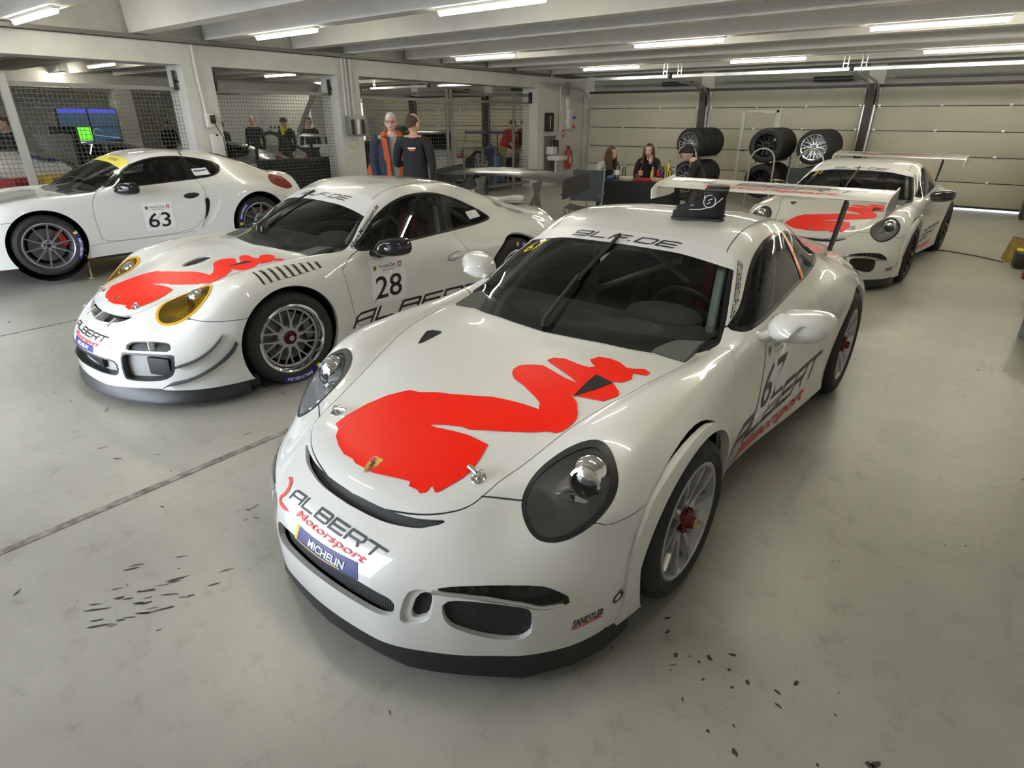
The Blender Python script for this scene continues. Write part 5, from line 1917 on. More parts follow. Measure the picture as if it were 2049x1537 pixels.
    for sg in (1, -1):
        d = doors[0 if sg > 0 else 1]
        number_card(d, bvh, .905, .562, .34, .345, '28', sg, .0)
        fnA = (lambda sg: lambda x, y: ((sg * 1.6, (.525 + x) if sg > 0 else (1.95 - x), .248 + y + x * .01), (-sg, 0, 0)))(sg)
        two_word(root, bvh, fnA, .115, 1.42)
        Vt, Tt = text2d('Albert-Motorsport.de', 1, 0, .03, .3)
        k = .50 / Vt[:, 0].max()
        a0, a1 = np.array((.735, .665, .835)), np.array((.605, 1.04, 1.100))

        def fnP(x, y, sg=sg, a0=a0, a1=a1):
            t = x / .50
            if sg < 0:
                t = 1 - t
            p = a0 + (a1 - a0) * t
            n = np.array((.80, -.35, .45))
            up = np.array((.42, .25, -.62))
            up = up / np.linalg.norm(up)
            q = p - up * (y if sg > 0 else .03 - y) + n * .25 + up * .018
            return ((sg * q[0], q[1], q[2]), (-sg * n[0], -n[1], -n[2]))
        lay('pillar_lettering', (Vt * [k, .032], Tt), fnP, bvh, BLKV, root, .0025)
        Vt, Tt = techno2d('9LF.DE', 1, 1.25, .36, .17, .32, .2)
        k = .36 / Vt[:, 0].max()
        lay('web_address', (Vt * [k, .085], Tt), (lambda sg: lambda x, y: ((sg * (.545 + y * .6 + (x if sg > 0 else .36 - x) * .25), (2.44 + x) if sg > 0 else (2.80 - x), 2.0), (0, 0, -1)))(sg), bvh, BLKV, root, .003)
        # door handle
        hh, n, i, dd = bvh.ray_cast(Vector((sg * 1.6, 1.61, .645)), Vector((-sg, 0, 0)))
        ring = MB().tube([hh + Vector((sg * .001, .085 * math.cos(a), .032 * math.sin(a) + .010 * math.cos(a))) for a in [2 * PI * q / 24 for q in range(24)]], .0022, 5, closed=True)
        ho = ring.obj('door_handle_seam', GAP, d)
        MB().ell(hh + Vector((sg * .010, 0, -.004)), (.014, .055, .013), 12, 8).obj('door_handle', PAINT, d)
        c.strip2('roof_joint', [(.528, 1.055), (.519, 1.10), (.516, 1.3), (.512, 1.6), (.495, 1.9), (.46, 2.25)], .0045, GAP, lambda x, y, sg=sg: ((sg * x, y, 2), (0, 0, -1)))
        S = np.array([(1.95, .90), (2.12, .905), (2.09, .965), (1.93, .965)])
        lay('window_notice', tri2d([S], .05), side_map(sg), bvh, WHTV, root, .003)
    # tail with inlet and the carbon wing on two plates
    du = MB()
    for sg in (1, -1):
        du.tube([(sg * .42, 2.70, .99), (sg * .40, 2.9, .975), (sg * .36, 3.12, .955)], [.014, .03, .03], 8)
    du.box((0, 3.0, .935), (.74, .34, .05), rot=(-.10, 0, 0), bevel=.02)
    du.obj('engine_lid_inlet', PAINT, root)
    plate = [(3.08, .985), (3.07, 1.165), (3.10, 1.185), (3.52, 1.225), (3.54, 1.06), (3.50, 1.045)]
    lz = [[(3.22, 1.10), (3.40, 1.12), (3.34, .985), (3.26, .98)], [(3.26, .985), (3.30, .985), (3.20, .80), (3.13, .80)], [(3.30, .985), (3.34, .985), (3.40, .78), (3.35, .78)], [(3.11, .82), (3.42, .80), (3.42, .75), (3.11, .77)], [(3.285, .985), (3.312, .985), (3.31, .80), (3.28, .80)]]
    rear_wing(root, (3.135, 1.115), (3.52, 1.165), .935, 0, plate, CARBON, lz=lz, strut=.42, strut_m=mat('strut_grey', (.20, .195, .185), .45, metal=.5), sag=.055, plate_m=SATIN)
    return root


car28 = coupe_28('race_car', (-4.5228, 2.1763, 0), -.051)
tag(car28, 'white wide race coupe number 28 with yellow headlights and carbon wing', 'car')
# ---------------------------------------------------------------- mid-engined coupe number 63, standing on its air jacks
def f63(l, w, z):
    if l > 2.35:
        l = 2.35 + (l - 2.35) * .84
        w *= 1 - .04 * ss((l - 2.35) / .5)
    if 1.9 < l < 2.9 and z > .93:
        z += .02
    return (l, w, z)


SIDE63_LZ = [(.66, .872), (.80, .97), (.97, 1.072), (1.15, 1.145), (1.36, 1.183), (1.60, 1.180), (1.80, 1.150), (1.98, 1.11), (2.10, 1.068), (2.115, 1.035), (2.05, .975), (1.93, .925), (1.634, .905), (1.1, .875), (.8, .866)]


def coupe_63(name, loc, rz):
    c = Car(name, loc, rz, rowz(f63))
    root, s, bvh = c.root, c.s, c.bvh
    RF, RR = .378, .395
    s.cut(f_circle(0, .325, RF), 'hole')
    s.cut(f_circle(2.415, .325, RR), 'hole', only=('body',))
    hl = f_lamp(HL_WQ)
    s.cut(hl, 'lamp_ring', only=('body',))
    s.cut(shift(hl, .012), 'lamp', only=('lamp_ring',))
    rear63 = [(w, 2.06 + (l - 2.02) * .62) for w, l in REAR_WL]
    c.screens(f_top(mirror_poly(WS_WL), zmin=.7), f_side(SIDE63_LZ), f_top(mirror_poly(rear63), zmin=.8),
              lambda V: np.where(V[:, 2] > .8, .900 + .10 * V[:, 0] ** 2 - V[:, 1], 1),
              lambda V: np.where(V[:, 2] > .7, V[:, 1] - (.335 + .55 * V[:, 0] ** 2), 1),
              [(1.60, .80), (1.68, .80), (1.69, 1.25), (1.60, 1.25)])
    panel(s, f_top(mirror_poly(HOOD_WL), zmin=.5), 'hood')
    door = [(.607, .858), (.517, .756), (.491, .605), (.503, .421), (.515, .285), (.95, .285), (1.299, .292), (1.503, .325), (1.63, .395), (1.70, .50), (1.74, .72), (1.745, .80), (1.70, .90), (1.62, .95), (1.1, .92), (.8, .90), (.66, .88)]
    panel(s, f_side(door), 'door', gap=.0024)
    sill = [(.37, .272), (.50, .277), (.95, .279), (1.30, .287), (1.52, .30), (2.1, .33), (2.1, 0), (.3, 0), (.3, .272)]
    panel(s, f_side(sill, 0), 'sill', gap=.0020, where=lambda q: (q[:, 1] > .36) & (q[:, 1] < 1.55))
    inl = [(1.70, .690), (1.775, .705), (1.90, .700), (1.905, .65), (1.885, .58), (1.80, .44), (1.70, .345), (1.60, .315), (1.655, .40), (1.70, .50), (1.72, .60)]
    s.cut(f_side(inl), 'side_scoop', only=('body', 'door', 'gap', 'sill'))
    s.cut(f_side([(1.730, .692), (1.785, .690), (1.780, .60), (1.735, .48), (1.655, .385), (1.690, .47), (1.722, .58)]), 'scoop_slit', only=('side_scoop',))
    tl = [(2.66, .80), (2.70, .855), (2.78, .895), (2.90, .885), (2.97, .84), (3.02, .72), (2.90, .700), (2.78, .735)]
    s.cut(f_side(tl, 2), 'tail_lamp', only=('body',), where=lambda q: np.abs(q[:, 0]) > .55)
    bump = [(-1.2, .60), (-.36, .60), (-.2, .60), (-.2, 0), (-1.4, 0), (-1.4, .60)]
    panel(s, f_side(bump, 0), 'bumper', gap=.002, where=lambda q: (q[:, 1] > -.62) & (np.abs(q[:, 0]) > .6))
    s.cut(f_front(mirror_poly(INTAKE_WZ), lmax=-.5), 'intake', only=('body',))
    c.part('body_shell', ('body', 'bumper', 'sill'), PAINT)
    c.part('panel_gap', ('gap',), GAP, -.006, 0)
    c.part('hood', ('hood',), PAINT)
    doors = c.sided('door', ('door',), PAINT)
    c.glass_parts(mat('yellow_sun_strip', (.80, .70, .08), .4))
    c.part('lower_grille', ('intake',), RIBS, -.035, 0)
    c.sided('side_scoop', ('side_scoop',), PAINT, -.018, .03)
    c.sided('scoop_opening', ('scoop_slit',), GAP, -.04, 0)
    TAIL = mat('tail_lens', (.22, .035, .03), .12, coat=.8)
    c.sided('tail_lamp', ('tail_lamp',), TAIL, .004, .01)
    c.lamps(shift(hl, .012), .705, -.452, .655, CLEAR, SATIN)
    c.wells(2.415, RF, RR, .325)
    for sg in (1, -1):
        wheel(root, (sg * .875, 0, .325), sg, .325, .240, .25, 'ten', decal=(math.radians(-8), 'MICHELIN'))
        wheel(root, (sg * .885, 2.415, .325), sg, .325, .240, .27, 'ten', decal=(math.radians(150), 'MICHELIN'))
    cabin(root, 1.19, cage=mat('cage_pale', (.42, .52, .52), .4))
    wiper(root, bvh, [(-.10, .43), (.20, .52), (.52, .62)])
    for sg in (1, -1):
        mirror(root, sg, (sg * .79, .80, .83), (sg * .955, .86, .865), GLOSSB)
        d = doors[0 if sg > 0 else 1]
        number_card(d, bvh, 1.16, .52, .325, .325, '63', sg)
        hh, n, i, dd = bvh.ray_cast(Vector((sg * 1.6, 1.587, .725)), Vector((-sg, 0, 0)))
        MB().ell((0, 0, 0), (.010, .105, .036), 18, 10, Matrix.Translation(hh)).obj('door_handle', SATIN, d)
        # jacks
        for l in (.34, 2.0):
            ja = MB().cyl((sg * .70, l, .16), (sg * .70, l, -.105), .011, n=10)
            ja.cyl((sg * .70, l, -.105), (sg * .70, l, -.118), .035, n=14)
            ja.obj('air_jack', mat('jack_brass', (.42, .36, .22), .4, metal=.5), root)
        Vt, Tt = text2d('www.porschesportcup.de', 1, 0, .02, .3)
        k = .54 / Vt[:, 0].max()
        a0, a1 = np.array((.725, .665, .862)), np.array((.600, 1.06, 1.120))

        def fnP(x, y, sg=sg, a0=a0, a1=a1):
            t = x / .54
            if sg < 0:
                t = 1 - t
            p = a0 + (a1 - a0) * t
            n = np.array((.80, -.35, .45))
            up = np.array((.42, .25, -.62))
            up = up / np.linalg.norm(up)
            q = p - up * (y if sg > 0 else .03 - y) + n * .25 + up * .018
            return ((sg * q[0], q[1], q[2]), (-sg * n[0], -n[1], -n[2]))
        lay('pillar_lettering', (Vt * [k, .028], Tt), fnP, bvh, BLKV, root, .0025)
        S = np.array([(1.70, .945), (1.90, .950), (1.88, 1.03), (1.69, 1.025)])
        nt_ = lay('window_notice', tri2d([S], .05), side_map(sg), bvh, WHTV, root, .003)
        lay('window_notice_print', tri2d([[(1.71, 1.005), (1.87, 1.010), (1.87, .995), (1.71, .990)]], .05), side_map(sg), bvh, BLUV, nt_, .004)
        c.strip2('roof_joint', [(1.66, 1.180), (1.655, 1.20), (1.65, 1.215)], .02, GAP, side_map(sg))
    # yellow sun strip print
    c.strip2('roof_tape', [(-.50, 1.70), (0, 1.72), (.50, 1.70)], .022, GAP, lambda x, y: ((x, y, 2), (0, 0, -1)))
    for x0, w_ in ((-.52, .40), (.12, .26)):
        lay('strip_print', tri2d([[(x0, .955), (x0 + w_, .955), (x0 + w_, 1.01), (x0, 1.01)]], .04), lambda x, y: ((x, y + .06 * x * x, 2), (0, 0, -1)), bvh, STRIP if x0 < 0 else mat('strip_print', (.40, .36, .10), .5), c.wsf, .003)
    return root


car63 = coupe_63('race_car', (-8.8835, 2.0843, .12), -.0796)
tag(car63, 'white mid-engined coupe number 63 on air jacks at far left', 'car')
# ---------------------------------------------------------------- the same coupe again at the back, number 21
car21 = copy_tree(car67)
car21.location = (-1.5108, 8.237, 0)
car21.rotation_euler = (0, 0, -.0477)
tag(car21, 'white race coupe with swan hood, black mirrors and dark wheels near back doors', 'car')
car67['group'] = car21['group'] = 'matching coupes with the red swan hood'


def swap(o, m):
    for sl in o.material_slots:
        sl.link = 'OBJECT'
        sl.material = m


def below(o):
    out = []
    for ch in [x for x in bpy.data.objects if x.parent == o]:
        out += [ch] + below(ch)
    return out


for o in below(car21):
    b = o.name.split('.')[0]
    if b in ('rim', 'spokes'):
        swap(o, DARKRIM)
    if b in ('mirror_shell',):
        swap(o, GLOSSB)
    if b in ('start_number', 'number_sticker', 'club_lettering', 'small_lettering', 'shield', 'shield_field', 'driver_names', 'tyre_maker_sticker', 'yellow_field', 'tyre_maker_name', 'yellow_line', 'red_brush_mark') or (b == 'sponsor_lettering' and o.parent == car21 and False):
        bpy.data.objects.remove(o)
_w21 = s_find(car21, 'windscreen')
_b21 = BVHTree.FromPolygons(*[list(x) for x in zip(*[])] or ([tuple(v.co) for v in _w21.data.vertices], [tuple(p.vertices) for p in _w21.data.polygons]))
_V, _T = text2d('21', .085, .2, .01, .03, width=.115)
lay('start_number', (_V + [-.545, .835], _T), lambda x, y: ((x, y + (x + .5) * .1, 2.0), (0, 0, -1)), _b21, YELV, _w21, .003)
# ---------------------------------------------------------------- people
SKIN = mat('skin', (.62, .36, .27), .55)
SKIN2 = mat('skin_pale', (.66, .42, .34), .55)
EYEM = mat('eye_dark', (.04, .03, .03), .3)
LIPM = mat('lips', (.45, .17, .15), .5)


def cloth(name, c):
    return mat(name, c, .85, build=noise_col(tuple(x * .85 for x in c), tuple(min(1, x * 1.12) for x in c), 18, 4))


def skin_mesh(name, J, E, R, root, sub=1):
    """one continuous surface round a joint skeleton (Skin modifier + subdivision)"""
    names = [n for n in J if n in R]
    me = bpy.data.meshes.new(name)
    me.from_pydata([J[n] for n in names], [(names.index(a), names.index(b)) for a, b in E], [])
    o = bpy.data.objects.new(name, me)
    COL.objects.link(o)
    o.modifiers.new('Skin', 'SKIN').use_smooth_shade = True
    for n, d in zip(names, me.skin_vertices[0].data):
        r = R[n]
        d.radius = r if isinstance(r, tuple) else (r, r)
        d.use_root = n == root
    m = o.modifiers.new('Sub', 'SUBSURF')
    m.levels = m.render_levels = sub
    dg = bpy.context.evaluated_depsgraph_get()
    ev = o.evaluated_get(dg)
    t = ev.to_mesh()
    V = [v.co.copy() for v in t.vertices]
    F = [tuple(p.vertices) for p in t.polygons]
    ev.to_mesh_clear()
    bpy.data.objects.remove(o)
    bpy.data.meshes.remove(me)
    return V, F


def head_geo(yaw=0.0, pitch=0.0, s=1.0):
    """head, facing -Y, origin at the skull centre: verts, faces, with nose, brow, chin, ears; material 0 skin 1 eye 2 lip"""
    mb = MB()
    n, m = 20, 14
    vs = []
    for i in range(m + 1):
        p = PI * i / m
        for k in range(n):
            a = 2 * PI * k / n
            x, y, z = math.sin(p) * math.cos(a), math.sin(p) * math.sin(a), math.cos(p)
            f = max(0, -y)
            wx = .077 * (1 - .22 * max(0, -z) ** 1.5)
            X = x * wx
            Y = y * (.098 - .018 * max(0, -z) * (y > 0)) + (-.012 * max(0, -z) * f)
            Z = z * (.118 if z > 0 else .125)
            # brow, eye sockets, chin
            if f > .5:
                Y += .008 * math.exp(-((z + .05) / .12) ** 2) * math.exp(-((abs(x) - .42) / .16) ** 2)
                Y -= .007 * math.exp(-((z + .82) / .12) ** 2) * math.exp(-(x / .3) ** 2)
            vs.append((X, Y, Z))
    fs = [(i * n + k, (i + 1) * n + k, (i + 1) * n + (k + 1) % n, i * n + (k + 1) % n) for i in range(m) for k in range(n)]
    mb.add(vs, fs)
    mb.add([(-.006, -.098, .008), (.006, -.098, .008), (.016, -.096, -.040), (0, -.122, -.034), (-.016, -.096, -.040), (0, -.098, -.048)], [(0, 3, 1), (1, 3, 2), (0, 4, 3), (3, 5, 2), (4, 5, 3)], 0, True)
    for sx in (-1, 1):
        mb.ell((sx * .079, .008, -.015), (.012, .022, .034), 8, 6)
        mb.ell((sx * .031, -.088, .004), (.014, .008, .008), 8, 6, mi=1)
    mb.ell((0, -.095, -.066), (.024, .008, .006), 8, 6, mi=2)
    M = Matrix.Rotation(yaw, 4, 'Z') @ Matrix.Rotation(pitch, 4, 'X') @ Matrix.Scale(s, 4)
    mb.v = [tuple(M @ Vector(p)) for p in mb.v]
    return mb, M


def hand_geo(wrist, fwd, side, curl=.5, s=1.0):
    """palm, four unequal fingers and a thumb from the side of the palm"""
    f = Vector(fwd).normalized()
    sd = Vector(side)
    sd = (sd - f * sd.dot(f)).normalized()
    up = f.cross(sd)
    w = Vector(wrist)
    mb = MB()
    mb.tube([w - f * .02, w + f * .02, w + f * .06, w + f * .088], [.024 * s, .030 * s, .036 * s, .030 * s], 8)
    for i, (o, L) in enumerate(((-.030, .062), (-.010, .074), (.010, .070), (.029, .055))):
        b = w + (f * .085 + sd * o) * s
        d1 = (f - up * curl * .5).normalized()
        d2 = (f - up * curl * 1.4).normalized()
        d3 = (f - up * curl * 2.4).normalized()
        L *= s
        mb.tube([b - f * .01, b + d1 * L * .42, b + d1 * L * .42 + d2 * L * .33, b + d1 * L * .42 + d2 * L * .33 + d3 * L * .25], [.0095 * s, .009 * s, .008 * s, .006 * s], 6)
    t = w + (f * .03 - sd * .030) * s
    mb.tube([t, t + (f * .025 - sd * .028) * s, t + (f * .055 - sd * .038 - up * .012 * curl) * s], [.012 * s, .011 * s, .008 * s], 6)
    return mb


def person(name, loc, rz, J, top, legs, label, skin=SKIN, hair=None, hair_col=(.05, .035, .025), head_yaw=0.0, head_pitch=0.0, hands=True, collar=None, group=None, girth=1.0, beanie=None, shoes=True, extra=None, sleeves=None):
    root = empty(name, loc, rz, label, 'person', group)
    R = {'pelvis': (.155 * girth, .115 * girth), 'belly': (.150 * girth, .118 * girth), 'chest': (.165 * girth, .118 * girth), 'neckb': (.095, .08), 'neck': .055, 'neckt': .052}
    E = [('pelvis', 'belly'), ('belly', 'chest'), ('chest', 'neckb'), ('neckb', 'neck'), ('neck', 'neckt')]
    for s in ('l', 'r'):
        R.update({s + 'sh': .078 * girth, s + 'el': .050, s + 'wr': .034, s + 'hip': .092 * girth, s + 'kn': .062, s + 'an': .045, s + 'toe': .036})
        E += [('neckb', s + 'sh'), (s + 'sh', s + 'el'), (s + 'el', s + 'wr'), ('pelvis', s + 'hip'), (s + 'hip', s + 'kn'), (s + 'kn', s + 'an'), (s + 'an', s + 'toe')]
    V, F = skin_mesh('body', J, E, R, 'pelvis')
    pz = Vector(J['pelvis'])
    wl, wr = Vector(J['lwr']), Vector(J['rwr'])
    nb = Vector(J['neck'])
    mats = [top, legs, skin, EYEM, LIPM, SATIN, sleeves or top]
    mb = MB()
    seg = [(Vector(J[a]), Vector(J[b]), i) for a, b, i in (('lhip', 'lkn', 1), ('lkn', 'lan', 1), ('rhip', 'rkn', 1), ('rkn', 'ran', 1), ('lan', 'ltoe', 5), ('ran', 'rtoe', 5), ('pelvis', 'belly', 0), ('belly', 'chest', 0), ('chest', 'neckb', 0), ('neck', 'neckt', 2), ('lsh', 'lel', 6), ('lel', 'lwr', 6), ('rsh', 'rel', 6), ('rel', 'rwr', 6), ('pelvis', 'lhip', 1), ('pelvis', 'rhip', 1))]
    for f in F:
        c = sum((V[i] for i in f), Vector()) / len(f)
        best, mi = 9, 0
        for a, b, i in seg:
            d = b - a
            t = min(1, max(0, (c - a).dot(d) / max(d.length_squared, 1e-9)))
            q = (c - a - d * t).length
            if q < best:
                best, mi = q, i
        mb.f.append(f)
        mb.m.append(mi)
        mb.sm.append(True)
    mb.v = [tuple(v) for v in V]
    hc = Vector(J['head'])
    hg, M = head_geo(head_yaw, head_pitch)
    mb.add([Vector(p) + hc for p in hg.v], hg.f, 0)
    k = len(hg.f)
    mb.m[-k:] = [2 + i for i in hg.m]
    if hands:
        for s in ('l', 'r'):
            e, w = Vector(J[s + 'el']), Vector(J[s + 'wr'])
            h = hand_geo(w, J.get(s + 'hand', tuple(w - e)), J.get(s + 'side', (0, -1, 0)))
            mb.add(h.v, h.f, 2)
    mb.obj('body', mats, root, sharp=0)
    hm = cloth('hair_%.2f_%.2f' % (hair_col[0], hair_col[2]), hair_col)
    M4 = Matrix.Translation(hc) @ M
    hb = MB()

    def cap(zcut, fr, rx=.083, ry=.106, rz_=.128, front=.35, mi=0):
        n, m = 20, 9
        vs, fs = [], []
        for i in range(m + 1):
            for q in range(n):
                a = 2 * PI * q / n
                lim = zcut(a)
                p = lim * i / m
                vs.append((rx * math.sin(p) * math.cos(a), ry * math.sin(p) * math.sin(a) + .004, rz_ * math.cos(p)))
        for i in range(m):
            for q in range(n):
                fs.append((i * n + q, (i + 1) * n + q, (i + 1) * n + (q + 1) % n, i * n + (q + 1) % n))
        hb.add(vs, fs, 0, True, M4)
    if hair == 'short':
        cap(lambda a: (1.02 if math.sin(a) < -.35 else 1.75 if math.sin(a) > .1 else 1.35), 0)
    elif hair == 'ring':
        n_, m_ = 18, 6
        vs, fs = [], []
        for i in range(m_ + 1):
            for q in range(n_ + 1):
                a = -.12 + (PI + .24) * q / n_
                k = max(0, math.sin(a))
                p0, p1 = 1.0 - .45 * k, 1.62 + .42 * k
                p = p0 + (p1 - p0) * i / m_
                vs.append((.0835 * math.sin(p) * math.cos(a), .106 * math.sin(p) * math.sin(a) + .003, .127 * math.cos(p)))
        for i in range(m_):
            for q in range(n_):
                fs.append((i * (n_ + 1) + q, i * (n_ + 1) + q + 1, (i + 1) * (n_ + 1) + q + 1, (i + 1) * (n_ + 1) + q))
        hb.add(vs, fs, 0, True, M4)
    elif hair == 'long':
        cap(lambda a: (.95 if math.sin(a) < -.5 else 1.7), 0)
        for q in range(11):
            a = -.45 + (PI + .9) * q / 10
            x, y = .078 * math.cos(a), .092 * math.sin(a)
            hb.tube([M4 @ Vector((x * .98, y, .04)), M4 @ Vector((x * 1.15, y * 1.1, -.06)), M4 @ Vector((x * 1.25, y * 1.05 - .01, -.18)), M4 @ Vector((x * 1.1, y * .9 - .02, -.28))], [.024, .030, .032, .016], 6)
    if hb.v:
        hb.obj('hair', hm, root)
    if beanie:
        hb = MB()
        cap(lambda a: 1.5, 0, .092, .112, .138)
        hb.tube([M4 @ Vector((.090 * math.cos(a), .110 * math.sin(a) + .004, .012)) for a in [2 * PI * i / 20 for i in range(20)]], .018, 6, closed=True)
        hb.obj('beanie', beanie, root)
    if collar:
        MB().tube([nb + Vector((.075 * math.cos(a), .072 * math.sin(a), .012 + .01 * math.sin(a))) for a in [2 * PI * i / 16 for i in range(16)]], .026, 8, closed=True).obj('collar', collar, root)
    return root


def stand(H=1.76, lean=0.0, arms=None, spread=.10):
    k = H / 1.76
    J = {'pelvis': (0, 0, .95), 'belly': (0, -.005, 1.10), 'chest': (0, .005, 1.30), 'neckb': (0, .02, 1.45), 'neck': (0, .012, 1.50), 'neckt': (0, -.002, 1.56), 'head': (0, -.018, 1.645)}
    for s, x in (('l', 1), ('r', -1)):
        J.update({s + 'sh': (x * .185, .02, 1.42), s + 'el': (x * .235, .05, 1.13), s + 'wr': (x * .22, -.06, .90), s + 'hip': (x * spread, 0, .90), s + 'kn': (x * (spread + .02), -.02, .49), s + 'an': (x * (spread + .025), .03, .085), s + 'toe': (x * (spread + .05), -.13, .035)})
    J.update(arms or {})
    out = {}
    for n, p in J.items():
        if n.endswith(('hand', 'side')):
            out[n] = p
        else:
            z = p[2]
            out[n] = (p[0] * k, (p[1] - lean * max(0, z - .95)) * k, z * k - (lean ** 2 * .35 * max(0, z - .95)))
    return out


def sit(seat=.45, arms=None, lean=.05, drop=0):
    J = {'pelvis': (0, 0, seat + .10), 'belly': (0, .0, seat + .26), 'chest': (0, -lean, seat + .46), 'neckb': (0, -lean * 1.3, seat + .61), 'neck': (0, -lean * 1.6, seat + .655), 'neckt': (0, -lean * 1.9, seat + .71), 'head': (0, -lean * 2.2 - .015, seat + .785 - drop)}
    for s, x in (('l', 1), ('r', -1)):
        J.update({s + 'sh': (x * .18, -lean * 1.2, seat + .58), s + 'el': (x * .23, -lean - .08, seat + .32), s + 'wr': (x * .15, -lean - .30, seat + .34), s + 'hip': (x * .10, -.03, seat + .07), s + 'kn': (x * .13, -.42, seat + .06), s + 'an': (x * .13, -.40, .085), s + 'toe': (x * .14, -.54, .035)})
    J.update(arms or {})
    return J


NAVY = cloth('navy_cloth', (.022, .028, .055))
BLACKC = cloth('black_cloth', (.014, .014, .017))
GREYC = cloth('grey_knit', (.42, .40, .39))
ORANGE = cloth('orange_lining', (.55, .11, .025))
REDC = cloth('red_jacket', (.34, .018, .018))
DKGREY = cloth('dark_trousers', (.04, .04, .045))
TAN = cloth('tan_trousers', (.30, .24, .13))

# the two men talking beside the pillar
arms = {'rel': (-.25, -.02, 1.15), 'rwr': (-.16, -.24, 1.22), 'lel': (.25, .04, 1.14), 'lwr': (.20, -.10, .93)}
m1 = person('person', (-6.78, 5.95, 0), .95, stand(1.80, 0), GREYC, DKGREY, 'grey-haired man with glasses in an open navy jacket with orange lining', SKIN2, 'short', (.62, .60, .57), head_yaw=-.25, hands=True)
jk = MB()
n = 26
vs = []
lev = [(.80, .215, .165), (1.0, .215, .165), (1.2, .215, .155), (1.38, .222, .150), (1.50, .16, .125)]
for z, rx, ry in lev:
    for q in range(n + 1):
        a = -PI / 2 + .30 + (2 * PI - .60) * q / n
        vs.append((rx * math.cos(a), ry * math.sin(a) + .005, z))
fs = [(i * (n + 1) + q, i * (n + 1) + q + 1, (i + 1) * (n + 1) + q + 1, (i + 1) * (n + 1) + q) for i in range(len(lev) - 1) for q in range(n)]
jk.add(vs, fs, 0)
for s in (-1, 1):
    jk.tube([(s * .17, .02, 1.47), (s * .215, .03, 1.42), (s * .255, .05, 1.15), (s * .235, -.05, .95)], [.085, .095, .075, .062], 10)
jk = jk.obj('jacket', NAVY, m1)
li = MB()
for s in (-1, 1):
    pts = [(s * .050, -.168, .82), (s * .055, -.168, 1.0), (s * .062, -.158, 1.2), (s * .075, -.150, 1.36), (s * .088, -.105, 1.48), (s * .075, .03, 1.555)]
    for i in range(len(pts) - 1):
        a, b = Vector(pts[i]), Vector(pts[i + 1])
        w0 = Vector((s * .055, .012, 0))
        li.add([a, b, b + w0 * (1.3 if i > 1 else 1), a + w0 * (1.3 if i > 1 else 1)], [(0, 1, 2, 3)], 0, True)
li.tube([(.09, -.06, 1.50), (.105, .03, 1.53), (.07, .10, 1.55), (0, .12, 1.555), (-.07, .10, 1.55), (-.105, .03, 1.53), (-.09, -.06, 1.50)], .036, 8)
li.obj('jacket_lining', ORANGE, jk)
gl = MB()
Mh = Matrix.Translation((0, -.018 * 1.02, 1.645 * 1.0227)) @ Matrix.Rotation(-.25, 4, 'Z')
for s in (-1, 1):
    gl.tube([Mh @ Vector((s * .032 + .024 * math.cos(a), -.108, .006 + .017 * math.sin(a))) for a in [2 * PI * i / 14 for i in range(14)]], .0028, 5, closed=True)
    gl.tube([Mh @ Vector((s * .056, -.105, .010)), Mh @ Vector((s * .084, .0, .010))], .0028, 5)
gl.tube([Mh @ Vector((-.009, -.110, .008)), Mh @ Vector((.009, -.110, .008))], .0028, 5)
gl.obj('glasses', SATIN, m1)
m2 = person('person', (-6.08, 5.70, 0), 3.75, stand(1.79, 0, {'lel': (.26, -.06, 1.14), 'lwr': (.12, -.30, 1.20), 'lhand': (.0, -.5, .9), 'lside': (1, 0, 0)}), BLACKC, BLACKC, 'balding man in a black fleece seen from behind, hand raised', SKIN, 'ring', (.06, .045, .035), head_yaw=-.55, girth=1.12)
bk = MB()
for z, w, m_ in ((1.385, .10, 0), (1.362, .075, 1)):
    bk.add([(-w / 2, .158, z - .008), (w / 2, .158, z - .008), (w / 2, .155, z + .008), (-w / 2, .155, z + .008)], [(0, 1, 2, 3)], m_, False)
bk.obj('back_print', [WHTV, REDT], m2)

# three people at the table
w1 = person('person', (-6.02, 10.45, 0), 1.25, sit(.36, lean=.10), BLACKC, DKGREY, 'woman with brown hair and white-sleeved black team jacket at the table', SKIN, 'long', (.085, .045, .025), head_yaw=.3, collar=REDC, sleeves=cloth('pale_sleeve', (.42, .42, .44)))
w2 = person('person', (-5.42, 11.2, 0), .30, sit(.40, {'lwr': (.06, -.24, .98), 'lel': (.2, -.20, .74), 'lhand': (.0, -.05, 1), 'lside': (1, 0, 0)}, lean=.06), BLACKC, DKGREY, 'woman with long brown hair resting her chin on her hand behind the table', SKIN2, 'long', (.075, .04, .025), head_yaw=-.1, collar=cloth('scarf_green', (.04, .05, .045)))
w3 = person('person', (-4.05, 10.55, 0), -1.25, sit(.42, lean=.14), BLACKC, DKGREY, 'person in a black beanie and black and red jacket at the table', SKIN2, None, head_yaw=.1, beanie=BLACKC, sleeves=BLACKC)
MB().add([(-.18, -.16, .82), (.0, -.245, .82), (.0, -.24, 1.0), (-.10, -.225, 1.03), (-.19, -.12, .98)], [(0, 1, 2, 3, 4)], 0, False).obj('red_panel', REDC, w3)

